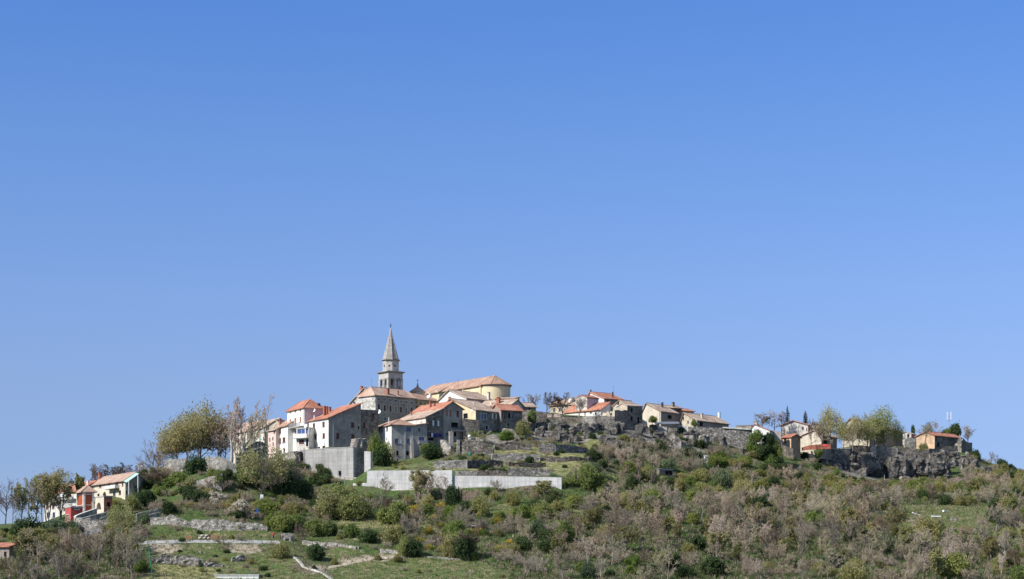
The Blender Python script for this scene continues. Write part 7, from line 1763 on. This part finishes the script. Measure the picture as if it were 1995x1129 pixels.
# fence of the garden terrace and of the ledge path
def rail_fence(label, Z, q0, q1, n, mat, h=1.1, name='garden_fence'):
    a, c_ = at_px(*Z.p(*q0)), at_px(*Z.p(*q1)); root = empty(name, a); tag(root, label, 'fence', None, 'thing')
    for i in range(n):
        p = a.lerp(c_, i / (n - 1)); z = ground(p.x, p.y) - a.z; p = p - a; m = MB(); m.box(p.x - .06, p.x + .06, p.y - .06, p.y + .06, z - .3, z + h); m.build('post', mat, root)
    m = MB()
    for i in range(n - 1):
        p, q = a.lerp(c_, i / (n - 1)), a.lerp(c_, (i + 1) / (n - 1)); zp, zq = ground(p.x, p.y) - a.z, ground(q.x, q.y) - a.z
        for hh in (h * .5, h * .92): m.tube(((p - a).x, (p - a).y, zp + hh), ((q - a).x, (q - a).y, zq + hh), .025, .025, 5)
    m.build('rail', mat, root); return root
rail_fence('row of white posts along the garden under the red roof strip', F_, (610, 935), (1045, 935), 9, M_paint, 1.5)
rail_fence('grey wooden fence on top of the long terrace wall', G_, (130, 702), (470, 705), 12, M_wood_g, 1.2)
rail_fence('thin white rail along the ledge below the overhang cave', H_, (600, 840), (930, 850), 9, M_paint, .9)
rail_fence('thin iron railing on the flaking retaining wall', B_, (560, 640), (700, 618), 9, M_iron, 1.1)
# barrels, rags, white boards and other litter
def barrel(label, px, pb, pt, w, mat, group=None):
    b_ = at_px(px, pb); k = b_.y / F; R, h = w * k / 2, (pb - pt) * k; o = empty('barrel', b_); tag(o, label, 'barrel', group)
    m = MB(); m.lathe([(R * .9, -.1), (R, h * .1), (R * 1.04, h * .5), (R, h * .9), (R * .92, h * .96)], 12); m.build('drum', mat, o, True); m = MB(); m.lathe([(R * .95, h * .965), (R * .95, h), (R * .2, h * 1.03)], 12); m.build('lid', mat, o)
barrel('left green barrel at the foot of the dark garden wall', 892, 889, 881, 5.5, M_plastic_g); barrel('right green barrel at the foot of the dark garden wall', 916, 889, 881, 6, M_plastic_g)
barrel('white water tank in front of the palms', 915.5, 857, 848, 8, M_plastic_w)
def slab_thing(name, label, cat, Z, zx, zb, L, w, t, rot, tilt, mat, group=None):
    b_ = at_px(*Z.p(zx, zb)); root = empty(name, b_, rot); tag(root, label, cat, group); m = MB(); m.box(-L / 2, L / 2, -w / 2, w / 2, .05, .05 + t); o = m.build('board', mat, root); o.rotation_euler = (0, tilt, 0)
    m = MB(); m.box(-L / 2 + .1, -L / 2 + .3, -w / 2 - .05, w / 2 + .05, -.15, .04); m.box(L / 2 - .3, L / 2 - .1, -w / 2 - .05, w / 2 + .05, -.15, .04); o2 = m.build('batten', M_wood_g, root); o2.rotation_euler = (0, tilt, 0); return root
slab_thing('white_board', 'long white board lying slanted on the right meadow', 'board', N_, 1090, 545, 3.4, .7, .22, .1, .33, M_plastic_w)
slab_thing('white_board', 'white flat board lying level on the right meadow', 'board', N_, 1245, 562, 2.4, .9, .3, .05, 0, M_plastic_w)
slab_thing('white_board', 'small white board at the right side of the right meadow', 'board', N_, 1315, 520, 1.0, .6, .4, .6, .2, M_plastic_w)
slab_thing('white_board', 'small white scrap in the scrub right of the meadow', 'board', N_, 1625, 605, .9, .6, .35, .3, .1, M_plastic_w); slab_thing('white_board', 'white scrap in the scrub left of the right meadow', 'board', N_, 735, 525, .8, .6, .5, .2, .2, M_plastic_w)
slab_thing('white_board', 'white scrap under the dark ivy thicket', 'board', M_, 1728, 130, 1.0, .5, .5, .2, 0, M_plastic_w)
b_ = at_px(*M_.p(1195, 100)); o = empty('white_shrine', b_, .3); tag(o, 'small white wayside pillar in the scrub below the cave cliff', 'pillar'); m = MB(); m.box(-.5, .5, -.4, .4, -.5, 1.9); m.build('shaft', M_white, o); m = MB(); m.slab([Vector((-.65, -.55, 1.9)), Vector((.65, -.55, 1.9)), Vector((.65, .55, 2.2)), Vector((-.65, .55, 2.2))], .12); m.build('roof', M_conc_p, o)
# red parasol by the cream house
b_ = W(*I_.p(1190, 718), 626); o = empty('parasol', b_); tag(o, 'bright red parasol in front of the cream house with tan roof', 'parasol'); m = MB(); m.tube((0, 0, -1.5), (0, 0, 1.0), .03, .03, 6); m.build('pole', M_galv, o); m = MB(); m.lathe([(1.05, .35), (.7, .58), (.35, .76), (.05, .86)], 8); m.build('canopy', M_redcloth, o)
# canopy over the tower house corner and small lean-to roofs
m = MB(); b_ = W(*H_.p(500, 475), 620); m.slab([Vector((-4, -1, 0)), Vector((3.5, -1.2, .1)), Vector((3.5, 2, .9)), Vector((-4, 2, .9))], .12); o = m.build('canopy_roof', M_metal); o.location = b_; tag(o, 'bluish grey lean-to canopy in front of the cream gabled house', 'canopy')
m = MB(); b_ = W(*B_.p(920, 440), 531); m.slab([Vector((-3.2, -1.4, -1.2)), Vector((2.4, -1.4, .55)), Vector((2.4, 1.6, 1.0)), Vector((-3.2, 1.6, -.7))], .18); o = m.build('canopy_roof', M_metal); o.location = b_; tag(o, 'pale slanting metal roof under the dark ruined gable', 'canopy')
# thin chimney aerials
for lab, px, pb, pt, Y in (('thin aerial on the church roof', 893, 752, 738, 618), ('thin pole aerial on the tan row house', 991, 772, 758, 592), ('thin aerial behind the palace roof', 724, 757, 738, 600), ('thin aerial on the red roof of the middle group', 1195, 768, 752, 618), ('thin aerial left of the cream gabled house flue', 1283, 790, 782, 628)):
    b_ = W(px, pb, Y); o = empty('aerial', b_); tag(o, lab, 'aerial'); H = (pb - pt) * Y / F; m = MB(); m.tube((0, 0, -1), (0, 0, H), .03, .02, 5); m.build('mast', M_iron, o); m = MB(); m.tube((-.4, 0, H * .9), (.4, 0, H * .9), .015, .015, 4)
    for x in (-.3, 0, .3): m.tube((x, -.3, H * .9), (x, .3, H * .9), .012, .012, 4)
    m.build('crossbars', M_iron, o)
